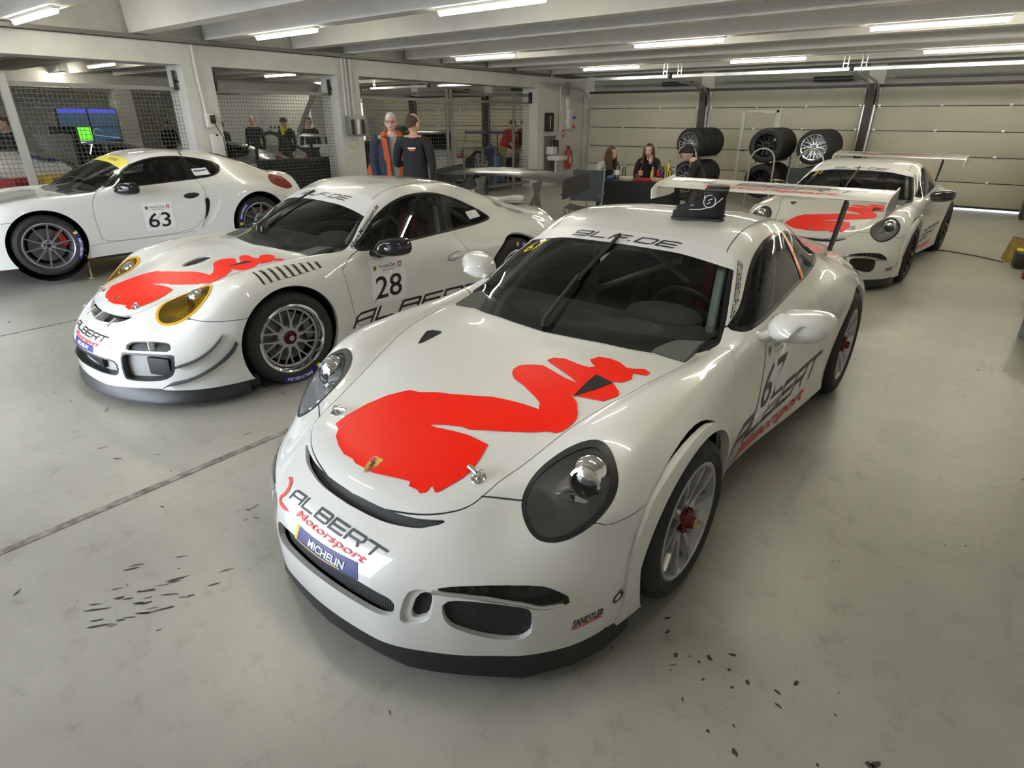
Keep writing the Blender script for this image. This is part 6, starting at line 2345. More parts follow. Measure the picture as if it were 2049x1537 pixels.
# mechanics in red by the blue racing car
bend = {'rel': (-.26, -.20, 1.1), 'rwr': (-.20, -.40, .95), 'lel': (.26, -.20, 1.1), 'lwr': (.20, -.40, .95)}
for i, (x, y, rz, le, lb, h) in enumerate([(-11.15, 13.75, PI - .5, .45, 'mechanic in a red jacket bending, seen from behind, left of the posts', 1.74), (-11.75, 15.2, PI - .9, .30, 'dark-haired mechanic half hidden behind the left red jacket', 1.72), (-10.95, 15.3, PI + .6, .60, 'mechanic in a red jacket bending low behind the brown post', 1.74)]):
    p = person('person', (x, y, 0), rz, stand(h, le, bend), REDC, TAN, lb, SKIN, 'short', (.10, .06, .035) if i != 2 else (.22, .17, .11), head_pitch=.4, girth=1.1, group='mechanics in red')
    if i == 0:
        q = MB().add([(-.09, .165, 1.30), (.09, .165, 1.30), (.09, .16, 1.33), (-.09, .16, 1.33)], [(0, 1, 2, 3)], 0, False)
        q.v = [(a, b - le * (c - .95), c - le ** 2 * .35 * (c - .95)) for a, b, c in q.v]
        q.obj('back_print', WHTV, p)

# people in the bays beyond
for x, y, rz, top, lb, hr, hc, h in [
        (-16.1, 9.3, .6, BLACKC, 'balding man in black behind the roll hoop, facing the camera', 'ring', (.10, .07, .05), 1.78),
        (-15.4, 9.8, .4, BLACKC, 'man in a cap with a bright yellow scarf beyond the mesh', None, (.05, .04, .03), 1.74),
        (-14.95, 10.25, 1.2, BLACKC, 'dark-haired man in black beside the yellow scarf', 'short', (.03, .025, .02), 1.74),
        (-16.75, 8.75, .2, BLACKC, 'person in black bending left of the balding man', 'short', (.03, .025, .02), 1.64),
        (-22.9, 10.1, 1.2, BLACKC, 'dark figure sitting left of the bright far window', 'short', (.02, .02, .02), 1.60),
        (-22.9, 11.6, 1.2, BLACKC, 'dark figure in front of the bright far window', 'short', (.02, .02, .02), 1.60),
        (-14.6, 3.56, .3, NAVY, 'man in dark clothes at the far left edge behind the mesh', 'short', (.10, .06, .04), 1.74),
        (-11.45, 9.15, .9, BLACKC, 'person in black leaning over right of the white helmet', 'short', (.16, .09, .06), 1.50)]:
    p = person('person', (x, y, 0), rz, stand(h), top, DKGREY, lb, SKIN, hr, hc)
    if 'cap' in lb.split():
        MB().tube([Vector((.085 * math.cos(a), .085 * math.sin(a), 1.475 + .02 * math.sin(a))) for a in [2 * PI * i / 14 for i in range(14)]], .045, 8, closed=True).ell((0, -.11, 1.40), (.07, .04, .09), 10, 6).obj('scarf', mat('yellow_cloth', (.75, .70, .03), .8), p)
        cp = MB().ell((0, -.018, 1.66), (.092, .11, .09), 14, 8)
        cp.box((0, -.14, 1.655), (.14, .10, .012), bevel=.004)
        cp.obj('cap', DKGREY, p)
# ---------------------------------------------------------------- table, chairs, racks
def tube_obj(name, paths, r, m, parent, n=8):
    mb = MB()
    for p in paths:
        mb.tube(p, r, n)
    return mb.obj(name, m, parent)


t = empty('folding_table', (-5.03, 10.08, 0), .25)
thing(t, 'table under a black cloth with drinks and snacks, people sitting around it', 'table')
MB().box((0, 0, .725), (1.25, .80, .03), bevel=.006).obj('table_top', GREYST, t)
for x in (-.55, .55):
    for y in (-.33, .33):
        MB().cyl((x, y, 0), (x, y, .71), .015).obj('leg', GREYST, t)
cl = MB()
n = 40
ring = []
for i in range(n):
    u = 4 * i / n
    k, f = int(u), u - int(u)
    a, b = [((-.64, -.41), (.64, -.41)), ((.64, -.41), (.64, .41)), ((.64, .41), (-.64, .41)), ((-.64, .41), (-.64, -.41))][k]
    ring.append((a[0] + (b[0] - a[0]) * f, a[1] + (b[1] - a[1]) * f))
vs = [(x, y, .745) for x, y in ring] + [(x * 1.01, y * 1.01, .73) for x, y in ring] + [(x * (1.03 + .02 * math.sin(i * 1.7)), y * (1.03 + .03 * math.sin(i * 1.7)), .03) for i, (x, y) in enumerate(ring)]
fs = [tuple(range(n))] + [(j * n + i, j * n + (i + 1) % n, (j + 1) * n + (i + 1) % n, (j + 1) * n + i) for j in range(2) for i in range(n)]
o = cl.add(vs, fs).obj('table_cloth', BLACKC)
o.location, o.rotation_euler = (-5.03, 10.08, 0), (0, 0, .25)
thing(o, 'black cloth draped over the table to the floor', 'tablecloth')


def on_table(x, y):
    c, s = math.cos(.25), math.sin(.25)
    return (-5.03 + c * x - s * y, 10.08 + s * x + c * y, .747)


def bottle(x, y, h, r, m, cap, lb, band=None, cat='bottle'):
    b = empty('bottle', on_table(x, y))
    MB().lathe([(0, 0), (r, 0), (r, h * .62), (r * .75, h * .74), (r * .36, h * .86), (r * .36, h * .95), (0, h * .95)], 14).obj('body', m, b)
    MB().cyl((0, 0, h * .93), (0, 0, h), r * .45, n=10).obj('cap', cap, b)
    if band:
        MB().cyl((0, 0, h * .25), (0, 0, h * .52), r * 1.03, n=14, cap=False).obj('label_band', band, b)
    return thing(b, lb, cat, 'bottles on the black table')


PET = glass('clear_bottle', (.80, .84, .84))
COLA = mat('cola', (.03, .012, .008), .15, coat=.6)
bottle(-.40, -.05, .30, .040, PET, mat('cap_blue', (.05, .1, .4), .4), 'clear water bottle in front of the long-haired woman', WHTV)
bottle(-.30, .02, .24, .036, PET, WHITEP, 'small clear bottle beside the water bottle')
bottle(.0, .02, .30, .042, PET, REDP, 'clear bottle with a pink label between the two women', mat('label_pink', (.65, .22, .20), .5))
bottle(.30, .10, .26, .036, COLA, REDP, 'dark cola bottle in the middle of the drinks', REDV)
bottle(.38, .02, .26, .036, COLA, mat('cap_yellow', (.7, .55, .02), .4), 'cola bottle with a yellow cap beside the yellow bottle', BLUV)
bottle(.46, .14, .32, .042, mat('yellow_drink', (.62, .48, .04), .2, coat=.5), REDP, 'tall yellow bottle nearest the person in the beanie', YELV)
bottle(.22, -.05, .22, .034, mat('amber_drink', (.42, .28, .04), .2, coat=.5), WHITEP, 'short amber bottle at the front of the drinks')
bottle(.52, -.02, .24, .038, PET, mat('cap_blue'), 'clear bottle at the right end of the drinks')
for x, y, sx, sy, sz, m, lb, c in [(-.46, -.26, .12, .10, .07, mat('tin_blue', (.05, .07, .22), .4), 'small blue packet at the left front of the table', 'packet'), (-.18, -.27, .22, .16, .07, mat('paper_bag', (.60, .50, .42), .8), 'crumpled pale paper bag on the table', 'bag'), (.12, -.24, .26, .18, .05, REDC, 'red snack tray on the table front', 'tray'), (.36, -.22, .20, .14, .06, mat('bread', (.45, .30, .13), .8), 'pale bread bag on the table', 'bag')]:
    o = MB().box((0, 0, sz / 2), (sx, sy, sz), bevel=min(sz, sx) * .3).obj(lb.split()[-4] if False else c, m)
    o.location = on_table(x, y)
    thing(o, lb, c)


def camp_chair(loc, rz, lb, m):
    r = empty('camp_chair', loc, rz, lb, 'chair', 'folding camp chairs')
    for s in (-1, 1):
        MB().tube([(s * .26, -.24, .02), (s * .20, .0, .24), (s * .26, .24, .46)], .011, 6).obj('leg', GREYST, r)
        MB().tube([(s * .26, .24, .02), (s * .22, .0, .22), (s * .26, -.24, .40)], .011, 6).obj('leg', GREYST, r)
        MB().tube([(s * .27, .20, .02), (s * .27, .24, .46), (s * .27, .36, .95)], .012, 6).obj('back_post', GREYST, r)
        MB().box((s * .29, 0, .62), (.06, .46, .025), bevel=.01).obj('armrest', m, r)
    MB().tube([(-.26, -.24, .02), (.26, .24, .02)], .010, 6).tube([(.26, -.24, .02), (-.26, .24, .02)], .010, 6).obj('cross_brace', GREYST, r)
    st = MB()
    vs = [(x, y, .44 - .05 * math.cos(x * 5.5) + .02 * y) for y in (-.26, -.1, .1, .26) for x in (-.26, -.13, 0, .13, .26)]
    st.add(vs, [(j * 5 + i, j * 5 + i + 1, j * 5 + i + 6, j * 5 + i + 5) for j in range(3) for i in range(4)])
    st.obj('seat', m, r)
    bs = MB()
    vs = [(x, .26 + .10 * (z - .46) / .5 + .04 * math.cos(x * 5.5), z) for z in (.48, .65, .82, .96) for x in (-.27, -.13, 0, .13, .27)]
    bs.add(vs, [(j * 5 + i, j * 5 + i + 1, j * 5 + i + 6, j * 5 + i + 5) for j in range(3) for i in range(4)])
    bs.obj('backrest', m, r)
    return r


CHAIRC = cloth('chair_slate', (.055, .068, .072))
camp_chair((-5.25, 8.55, 0), .35, 'dark slate folding camp chair behind the carbon wing', CHAIRC)
camp_chair((-2.88, 12.1, 0), PI + .45, 'slate folding chair between the tyre racks and car 21', CHAIRC)
for (x, y, rz, lb) in ((-6.02, 10.45, 1.25, 'low dark chair under the woman in the team jacket'), (-5.42, 11.2, .30, 'dark chair under the woman behind the table'), (-4.05, 10.55, -1.25, 'dark chair under the person in the beanie')):
    r = empty('stool', (x, y, 0), rz, lb, 'chair', 'chairs at the black table')
    hgt = .36 if 'low' in lb else .41
    MB().box((0, .02, hgt - .02), (.42, .42, .035), bevel=.01).obj('seat', CHAIRC, r)
    for sx in (-1, 1):
        for sy in (-1, 1):
            MB().cyl((sx * .18, .02 + sy * .18, 0), (sx * .18, .02 + sy * .18, hgt - .03), .012, n=8).obj('leg', GREYST, r)


def loose_wheel(loc, rz, m, R, W, lb, group, first=None):
    if first is not None:
        w = copy_tree(first)
        w.location, w.rotation_euler = loc, (0, 0, rz)
        w['label'] = lb
        return w
    w = empty('spare_tyre', loc, rz, lb, 'wheel', group)
    MB().lathe([(.236, -.01), (.255, -.002), ((R + .236) / 2, .004), (R - .03, 0), (R, -.04), (R, -W + .04), (R - .03, -W), (.26, -W), (.236, -W + .01)], 36, ZX).obj('tyre', RUBBER, w)
    MB().lathe([(.238, -.012), (.242, -.004), (.226, -.006), (.214, -.05), (.20, -.09), (.20, -W + .04), (.235, -W + .01)], 36, ZX).obj('rim', POLISH if m is SILVER else m, w)
    sp = MB()
    for k in range(10):
        a = 2 * PI * k / 10
        p1 = (-.045, .10 * math.cos(a), .10 * math.sin(a))
        bar(sp, (-.05, .05 * math.cos(a), .05 * math.sin(a)), p1, .03, .022, .03, .02)
        for s in (-1, 1):
            b = a + s * .15
            bar(sp, p1, (-.03, .215 * math.cos(b), .215 * math.sin(b)), .016, .012, .02, .014)
    sp.lathe([(.07, -.08), (.07, -.045), (.05, -.035), (.03, -.05), (.03, -.08)], 20, ZX)
    sp.obj('spokes', m, w)
    return w


proto = {}


def rack(x, y, rz, rows, lb, g):
    """two-tier wheel rack on hoops; wheels lie across it in a line (axis along X of the rack)"""
    r = empty('tyre_rack', (x, y, 0), rz, lb, 'rack', 'wheel racks by the back doors')
    L = 1.21
    for sx in (0, L):
        pts = [(sx, -.24, .0), (sx, -.24, .95)] + [(sx, -.24 * math.cos(a), .95 + .24 * math.sin(a)) for a in [PI * i / 8 for i in range(1, 8)]] + [(sx, .24, .95), (sx, .24, 0)]
        MB().tube(pts, .018, 8).obj('hoop', mat('rack_tube', (.56, .52, .45), .35, metal=.5), r)
    for z in (.24, .93):
        for yy in (-.17, .17):
            MB().tube([(0, yy, z), (L, yy, z)], .016, 8).obj('cross_tube', mat('rack_tube'), r)
    c, s = math.cos(rz), math.sin(rz)
    for z, m, R, n, names, W in rows:
        for i in range(n):
            lx = .045 + (W + .012) * i
            key = (m.name, R, W)
            zz = z + math.sqrt(max((R + .016) ** 2 - .17 ** 2, 0))
            loc = (x + c * lx, y + s * lx, zz)
            w = loose_wheel(loc, rz + PI, m, R, W, names[i], g, proto.get(key))
            proto.setdefault(key, w)
            w['group'] = g
    return r


def order(base, n):
    return ['%s wheel on the %s' % (o, base) for o in ('nearest', 'second', 'third', 'fourth')][:n]


rz = 1.48
rack(-5.75, 13.75, rz, [(.93, SILVER, .325, 4, order("left rack's top tier, polished rims", 4), .27), (.24, GREYRIM, .325, 4, order("left rack's bottom tier, grey rims", 4), .27)], 'left tubular wheel rack by the middle garage door', 'wheels on the left rack')
rack(-3.95, 13.35, rz + .1, [(.93, DARKRIM, .335, 4, order("middle rack's top tier, black rims", 4), .27), (.24, DARKRIM, .335, 4, order("middle rack's bottom tier, black rims", 4), .27)], 'middle tubular wheel rack by the middle garage door', 'wheels on the middle rack')
rack(-3.08, 13.55, rz + .1, [(.93, SILVER, .325, 4, order("right rack's top tier, polished rims", 4), .27), (.24, GREYRIM, .325, 4, order("right rack's bottom tier, grey rims", 4), .27)], 'right tubular wheel rack beside the dark door post', 'wheels on the right rack')

# boots on the roof of car 67
BOOT = cloth('boot_suede', (.012, .012, .013))


def boot(loc, rz, lb):
    r = empty('racing_boot', loc, rz, lb, 'boot', 'racing boots on the roof')
    b = MB()
    st = [(-.150, .012, .030, .020), (-.135, .032, .030, .030), (-.09, .046, .034, .036), (-.03, .043, .045, .044), (.02, .040, .060, .055), (.06, .040, .075, .070), (.10, .036, .070, .062), (.115, .022, .06, .05)]
    n = 14
    vs = []
    for y, rx, cz, rz_ in st:
        for k in range(n):
            a = 2 * PI * k / n
            vs.append((rx * math.cos(a), y, max(.006, cz - .008 + rz_ * math.sin(a) * (1 if math.sin(a) > 0 else .9))))
    b.add(vs, [(i * n + k, i * n + (k + 1) % n, (i + 1) * n + (k + 1) % n, (i + 1) * n + k) for i in range(len(st) - 1) for k in range(n)])
    b.add(vs, [tuple(range(n - 1, -1, -1)), tuple(range((len(st) - 1) * n, len(st) * n))])
    b.tube([(0, .062, .06), (0, .064, .095), (0, .066, .13), (0, .066, .160)], [.056, .052, .056, .062], 14)
    b.obj('upper', BOOT, r)
    so = MB().prism([(-.036, .11), (-.03, .0), (-.046, -.09), (-.03, -.145), (0, -.158), (.03, -.145), (.046, -.09), (.03, 0), (.036, .11), (0, .125)], 0, .012)
    so.obj('sole', mat('sole_black', (.02, .02, .02), .6), r)
    lg = MB()
    lg.tube([(.0525, .04 + .030 * math.cos(a), .105 + .032 * math.sin(a)) for a in [2 * PI * i / 20 for i in range(20)]], .0022, 5, closed=True)
    lg.tube([(.054, .052, .118), (.054, .032, .110), (.054, .046, .100), (.054, .028, .092)], .0022, 5)
    lg.tube([(.050, -.06, .058), (.052, .0, .062), (.053, .06, .080), (.046, .105, .125)], .0022, 5)
    lg.obj('side_mark', WHTV, r)
    MB().box((0, .035, .145), (.116, .06, .018), bevel=.008).obj('ankle_strap', SATIN, r)
    return r


def to67(w, l, z):
    a = -.0144
    return (-1.5107 + math.cos(a) * w - math.sin(a) * l, 1.8965 + math.sin(a) * w + math.cos(a) * l, z)


boot(to67(.255, 1.350, 1.232), -1.29, 'black racing boot with a white side mark on the roof of car 67, nearer one')
boot(to67(.215, 1.475, 1.238), -1.42, 'black racing boot standing behind its pair on the roof of car 67')

# odds and ends by the right wall
r = empty('tool_cabinet', (.62, 15.25, 0), 0, 'dark door of a tall cabinet at the right edge by the back wall', 'cabinet')
MB().box((.12, 0, .82), (.60, .5, 1.60), bevel=.02).obj('case', mat('cabinet_dark', (.035, .037, .040), .45), r)
MB().box((-.19, -.05, .95), (.03, .03, .24), bevel=.006).obj('handle', SATIN, r)
MB().box((.12, 0, .02), (.56, .46, .04)).obj('plinth', SATIN, r)
r = empty('rolling_bin', (.45, 10.42, 0), .2, 'dirty yellow open tool bag on the floor near the right edge', 'bag')
MB().add([(-.16, -.12, 0), (.16, -.12, 0), (.16, .12, 0), (-.16, .12, 0), (-.11, -.09, .30), (.13, -.09, .27), (.13, .09, .28), (-.11, .09, .31)], [(0, 3, 2, 1), (0, 1, 5, 4), (1, 2, 6, 5), (2, 3, 7, 6), (3, 0, 4, 7)], 0, False).obj('bag_body', mat('yellow_canvas', (.38, .26, .05), .8, build=noise_col((.26, .17, .03), (.46, .33, .07), 12)), r)
MB().add([(-.10, -.08, .285), (.12, -.08, .26), (.12, .08, .265), (-.10, .08, .29)], [(0, 1, 2, 3)]).obj('bag_opening', SATIN, r)
r = empty('power_tool_case', (.56, 10.0, 0), .1, 'black tool case with a yellow lid stripe on the floor by the yellow bag', 'case')
MB().box((0, 0, .10), (.34, .28, .20), bevel=.02).obj('case', SATIN, r)
MB().box((0, 0, .215), (.34, .10, .03), bevel=.008).obj('lid_stripe', YELV, r)
r = empty('floor_jack', (.62, 10.55, 0), -.2, 'red trolley jack behind the black tool case', 'jack')
MB().box((0, 0, .10), (.22, .55, .10), bevel=.015).obj('frame', REDP, r)
MB().tube([(0, .2, .14), (0, .32, .45), (0, .36, .62)], .018, 8).obj('handle', REDP, r)
for sx in (-1, 1):
    MB().cyl((sx * .10, -.22, .045), (sx * .13, -.22, .045), .045).obj('wheel', SATIN, r)
o = MB().tube([(.30, 10.2, .008), (.0, 10.45, .008), (-.35, 10.6, .008), (-.50, 10.62, .008)], .007, 6).obj('air_hose', SATIN)
thing(o, 'thin hose end lying on the floor left of the yellow bag', 'hose')
for i, (x, y, z, m, lb) in enumerate([(.62, 9.35, .13, REDP, 'small red canister at the right edge'), (.72, 8.55, .32, mat('box_maroon', (.16, .02, .02), .6), 'dark red box at the right edge'), (.66, 7.9, .20, mat('orange_box', (.55, .14, .03), .5), 'orange case at the right edge below the dark red box'), (.62, 6.55, .36, mat('blue_grey_box', (.22, .27, .33), .5), 'grey blue crate with an orange lid at the right edge')]):
    r = empty('crate', (x, y, 0), .1 * i, lb, 'crate')
    MB().box((0, 0, z / 2), (.26, .26, z), bevel=.015).obj('body', m, r)
    MB().box((0, 0, z + .012), (.27, .27, .024), bevel=.006).obj('lid', m if i != 3 else mat('orange_box'), r)
    MB().tube([(-.08, 0, z + .02), (-.07, 0, z + .06), (.07, 0, z + .06), (.08, 0, z + .02)], .008, 6).obj('handle', SATIN, r)

# scuffs, rubber crumbs and tyre marks on the floor
sc = MB()
rnd = random.Random(5)


def blot(x, y, s, el=1.0, ang=0.0, mi=0, z=.0012):
    n = 7
    c, q = math.cos(ang), math.sin(ang)
    P = []
    for k in range(n):
        a = 2 * PI * k / n
        rr = s * rnd.uniform(.45, 1.0)
        u, v = rr * math.cos(a) * el, rr * math.sin(a)
        P.append((x + u * c - v * q, y + u * q + v * c, z))
    sc.add(P, [tuple(range(n))], mi, False)


for k in range(34):      # rubber streaks left of the front car
    t = rnd.random()
    blot(-2.22 + rnd.gauss(0, .13), .52 + rnd.gauss(0, .10), rnd.uniform(.003, .009), rnd.uniform(3, 9), .87 + rnd.gauss(0, .15), rnd.choice((0, 0, 1)))
for k in range(130):
    blot(rnd.uniform(-3.4, 1.4), rnd.uniform(-.2, 8), rnd.uniform(.002, .007), rnd.uniform(1, 5), rnd.uniform(0, PI), rnd.choice((0, 0, 1)))
for k in range(120):
    blot(rnd.uniform(-8, -2), rnd.uniform(-1, 2.5), rnd.uniform(.002, .008), rnd.uniform(1, 7), rnd.uniform(0, PI), rnd.choice((0, 1)))
for k in range(26):
    blot(-.25 + rnd.gauss(0, .22), 1.55 + rnd.gauss(0, .10), rnd.uniform(.003, .012), rnd.uniform(1, 2.5), rnd.uniform(0, PI), 0)
sc.obj('floor_scuffs', [mat('rubber_crumbs', (.045, .042, .04), .8), mat('scuff_brown', (.16, .14, .115), .8)], kind='stuff')
# ---------------------------------------------------------------- the bays beyond the pillars
def bg_car(src, loc, rz, lb, paint=None, drop=()):
    c = copy_tree(src)
    c.location, c.rotation_euler = loc, (0, 0, rz)
    for k in list(c.keys()):
        if k == 'group':
            del c['group']
    tag(c, lb, 'car')
    for o in below(c):
        try:
            b = o.name.split('.')[0]
        except ReferenceError:
            continue
        if b in drop:
            for q in below(o):
                bpy.data.objects.remove(q)
            bpy.data.objects.remove(o)
            continue
        if paint and o.type == 'MESH' and o.data.materials and o.data.materials[0] == PAINT:
            swap(o, paint)
    return c


DROP = ('number_sticker', 'start_number', 'club_lettering', 'small_lettering', 'shield', 'shield_field', 'pillar_lettering', 'window_notice', 'window_notice_print', 'strip_print', 'tyre_marking', 'air_jack', 'sun_strip', 'roof_tape', 'headlight', 'sponsor_lettering', 'red_script', 'harness')
SILVERP = mat('silver_paint', (.42, .43, .43), .3, metal=.5, coat=1.0)
DARKP = mat('dark_paint', (.05, .05, .055), .3, coat=1.0)
k1 = bg_car(car63, (-14.75, 5.85, 0), -.03, 'pale coupe behind the second pillar, roof and side window showing', SILVERP, DROP)
k2 = bg_car(car63, (-19.0, 9.2, 0), .0, 'white coupe further back behind the mesh, roof showing', None, DROP)
k3 = bg_car(car63, (-17.0, 4.1, 0), .0, 'black car with its rear towards the screens behind the left mesh', DARKP, DROP)

# open racer with a black roll hoop, and white wings
r = empty('open_racer', (-12.35, 7.2, 0), .20, 'open racing car with a tall black roll hoop beyond the second mesh', 'car')
b = MB()
st = [(-1.9, .10, .30, .10), (-1.6, .35, .36, .16), (-.9, .55, .45, .22), (0, .72, .52, .28), (.9, .80, .58, .32), (1.7, .78, .62, .30), (2.1, .70, .62, .24)]
n = 16
vs = []
for y, rx, cz, rz_ in st:
    for k in range(n):
        a = 2 * PI * k / n
        vs.append((rx * math.copysign(abs(math.cos(a)) ** .7, math.cos(a)), y, cz + rz_ * math.copysign(abs(math.sin(a)) ** .8, math.sin(a))))
b.add(vs, [(i * n + k, i * n + (k + 1) % n, (i + 1) * n + (k + 1) % n, (i + 1) * n + k) for i in range(len(st) - 1) for k in range(n)])
b.add(vs, [tuple(range(n)), tuple(range((len(st) - 1) * n, len(st) * n))])
b.obj('bodywork', DARKP, r)
hp = MB()
hp.tube([(-.52, .35, .6), (-.50, .35, 1.05), (-.36, .35, 1.36), (0, .35, 1.46), (.36, .35, 1.36), (.50, .35, 1.05), (.52, .35, .6)], .038, 10)
hp.obj('roll_hoop', mat('hoop_padding', (.03, .032, .03), .7), r)
MB().tube([(0, .35, 1.46), (.25, 1.5, .85)], .03, 8).tube([(-.36, .35, 1.36), (-.3, -.9, .70)], .022, 8).obj('hoop_stay', SATIN, r)
for sx in (-1, 1):
    for y in (-1.0, 1.5):
        MB().lathe([(.10, -.12), (.20, -.12), (.30, -.10), (.31, 0), (.30, .10), (.20, .12), (.10, .12)], 24, Matrix.Translation((sx * .80, y, .31)) @ ZX).obj('wheel', RUBBER, r)
for i, (y, z, w) in enumerate([(1.75, 1.36, .95), (1.95, 1.12, 1.25)]):
    MB().add([(-w / 2, y - .14, z - .02), (w / 2, y - .14, z - .02), (w / 2, y + .14, z + .03), (-w / 2, y + .14, z + .03), (-w / 2, y, z + .035), (w / 2, y, z + .035)], [(0, 1, 5, 4), (4, 5, 2, 3), (0, 3, 2, 1)], 0, True).obj('wing_element', WHTV, r)
    MB().box((w / 2, y, z - .04), (.012, .30, .18)).obj('end_plate', YELV if i else WHTV, r)
    for sx in (-1, 1):
        MB().box((sx * .25, y, z / 2 + .2), (.02, .08, z - .42)).obj('wing_post', SATIN, r)
# black covered bench with the white helmet
r = empty('covered_bench', (-10.92, 7.35, 0), 0, 'long bench under a black cover in front of the open racer', 'bench')
MB().box((0, -.15, .50), (.50, 1.60, .98), bevel=.03).obj('cover', BLACKC, r)
MB().box((0, -.15, .015), (.46, 1.5, .03)).obj('base', SATIN, r)
r = empty('helmet', (-10.95, 7.85, .99), 2.3, 'white racing helmet with a dark visor on the black bench', 'helmet')
MB().ell((0, 0, .125), (.12, .145, .135), 20, 12).obj('shell', WHTV, r)
MB().lathe([(.121, -.045), (.126, 0), (.121, .045)], 14, Matrix.Translation((0, -.025, .145)) @ Matrix.Rotation(PI + .5, 4, 'Z'), arc=PI - 1.0).obj('visor', GLOSSB, r)
MB().cyl((0, 0, 0), (0, 0, .02), .105, n=20).obj('rim', SATIN, r)

# ladder / gantry arm over the roll hoop
o = MB().box((0, 0, 0), (.10, .05, 1.25)).obj('gantry_arm', GREYST)
o.location, o.rotation_euler = (-13.6, 9.35, 1.93), (.1, .55, .6)
thing(o, 'slanted grey arm rising above the roll hoop', 'arm')
MB().box((0, 0, -.70), (.03, .03, .25)).obj('arm_foot', GREYST, o)

# white partition boards behind
for i, (x, y, w, h, z, rz_, lb) in enumerate([(-17.6, 10.6, 2.9, 1.9, 1.40, .55, 'white partition board behind the roll hoop'), (-17.0, 10.75, 1.3, 1.0, 1.45, .55, 'printed notice board on the white partition'), (-20.0, 6.05, .02, .02, .2, 0, None)]):
    if not lb:
        continue
    q = empty('board', (x, y, 0), rz_, lb, 'board')
    MB().box((0, 0, z), (w, .03, h), bevel=.004).obj('panel', WHITEP if i == 0 else mat('board_grey', (.50, .50, .48), .6), q)
    for sx in (-1, 1):
        MB().box((sx * (w / 2 - .05), .03, z / 2), (.04, .04, z)).obj('leg', GREYST, q)
    if i == 1:
        for k in range(3):
            MB().box((-.35 + .12 * k, -.02, z + .02), (.07, .006, .07)).obj('print', SATIN, q)

# timing screens on the far wall of the next bay
SCR = {'blue': mat('screen_blue', (.02, .03, .10), .2, emit=(.05, .07, .55), estr=.9), 'dark': mat('screen_dark', (.01, .02, .03), .2, emit=(.02, .05, .09), estr=.9), 'green': mat('screen_green', (.02, .2, .02), .2, emit=(.16, .75, .04), estr=1.0)}
r = empty('video_wall', (-19.5, 6.62, 0), -PI / 2 + .0, 'wide video wall with blue bars and a green picture behind the left mesh', 'screen')
r.rotation_euler = (0, 0, PI / 2)
W, H = 1.38, .80
MB().box((0, .04, 1.53), (W + .06, .06, H + .06), bevel=.008).obj('frame', SATIN, r)
for i in range(2):
    x0 = -W / 2 + .34 + i * .70
    MB().box((x0, 0, 1.88), (.66, .012, .10)).obj('blue_bar', SCR['blue'], r)
    MB().box((x0, 0, 1.67), (.66, .010, .32)).obj('screen_picture', SCR['dark'], r)
MB().box((-W / 2 + .34, 0, 1.33), (.66, .014, .32)).obj('green_picture', SCR['green'], r)
MB().box((W / 2 - .34, 0, 1.33), (.66, .014, .32)).obj('dark_picture', SCR['dark'], r)
tr_ = MB()
tr_.tube([(.12 + .1 * math.cos(a), -.012, 1.33 + .12 * math.sin(a)) for a in np.linspace(.5, 3.4, 10)] + [(.35, -.012, 1.25), (.62, -.012, 1.22)], .008, 4)
tr_.obj('track_map', mat('map_line', (.3, .5, .6), .4, emit=(.2, .4, .55), estr=.6), r)
MB().cyl((0, .06, 0), (0, .06, 1.15), .05).box((0, .06, .02), (.8, .5, .04)).obj('stand', SATIN, r)

# bright window and its surround far away
q = empty('window_1', (-24.2, 12.25, 0), PI / 2)
q['kind'] = 'structure'
MB().box((0, 0, 1.6), (.86, .03, .60)).obj('window_pane', mat('bright_pane', (.8, .85, .95), .3, emit=(.80, .88, 1.0), estr=2.2), q)
for x in (-.43, -.15, .15, .43):
    MB().box((x, -.03, 1.6), (.03, .04, .64)).obj('window_frame', WHITEP, q)
for z in (1.29, 1.91):
    MB().box((0, -.03, z), (.90, .04, .04)).obj('window_frame', WHITEP, q)
solid('wall_far', (-24.35, 10.5, 1.23), (.2, 11.2, 2.46), WALLM)
for x, y, sx, sy, sz, m, lb in [(-13.9, 4.05, .40, .50, 1.42, GREYST, 'grey air conditioner unit behind the left mesh'), (-21.9, 11.0, .5, 2.2, .95, GREYST, 'grey counter in front of the bright far window'), (-15.1, 4.62, .35, .4, 1.55, SATIN, 'black equipment stack left of the video wall'), (-11.15, 2.0, .8, 1.1, .92, mat('chest_red', (.40, .02, .02), .4), 'red tool chest behind the mesh at the left edge'), (-11.3, 3.35, .5, .7, .90, mat('cart_yellow', (.50, .32, .02), .5), 'yellow and orange cart behind the windscreen of car 63')]:
    c = {'air': 'appliance', 'counter': 'counter', 'equipment': 'equipment', 'chest': 'tool chest', 'cart': 'cart'}
    cat = next(v for k, v in c.items() if k in lb)
    q = empty(cat.replace(' ', '_'), (x, y, 0), 0, lb, cat)
    MB().box((0, 0, sz / 2 + .03), (sx, sy, sz), bevel=.02).obj('case', m, q)
    MB().box((0, 0, .02), (sx * .9, sy * .9, .04)).obj('plinth', SATIN, q)
    if cat == 'appliance':
        MB().lathe([(.20, 0), (.22, .01), (.20, .02)], 24, Matrix.Translation((sx / 2, 0, sz * .55)) @ ZX).obj('fan_ring', SATIN, q)
        for k in range(5):
            MB().box((sx / 2 + .01, 0, sz * .35 + .06 * k), (.01, .36, .012)).obj('slat', SATIN, q)
    if cat == 'tool chest':
        for k in range(4):
            d = MB().box((sx / 2 + .005, 0, .18 + .2 * k), (.02, sy * .92, .17), bevel=.006).obj('drawer', m, q)
            MB().box((sx / 2 + .025, 0, .24 + .2 * k), (.02, sy * .6, .02)).obj('handle', CHROME, d)
    if cat == 'equipment':
        MB().box((sx / 2, 0, 1.1), (.02, .4, .3)).obj('speaker_grille', GRILLE, q)
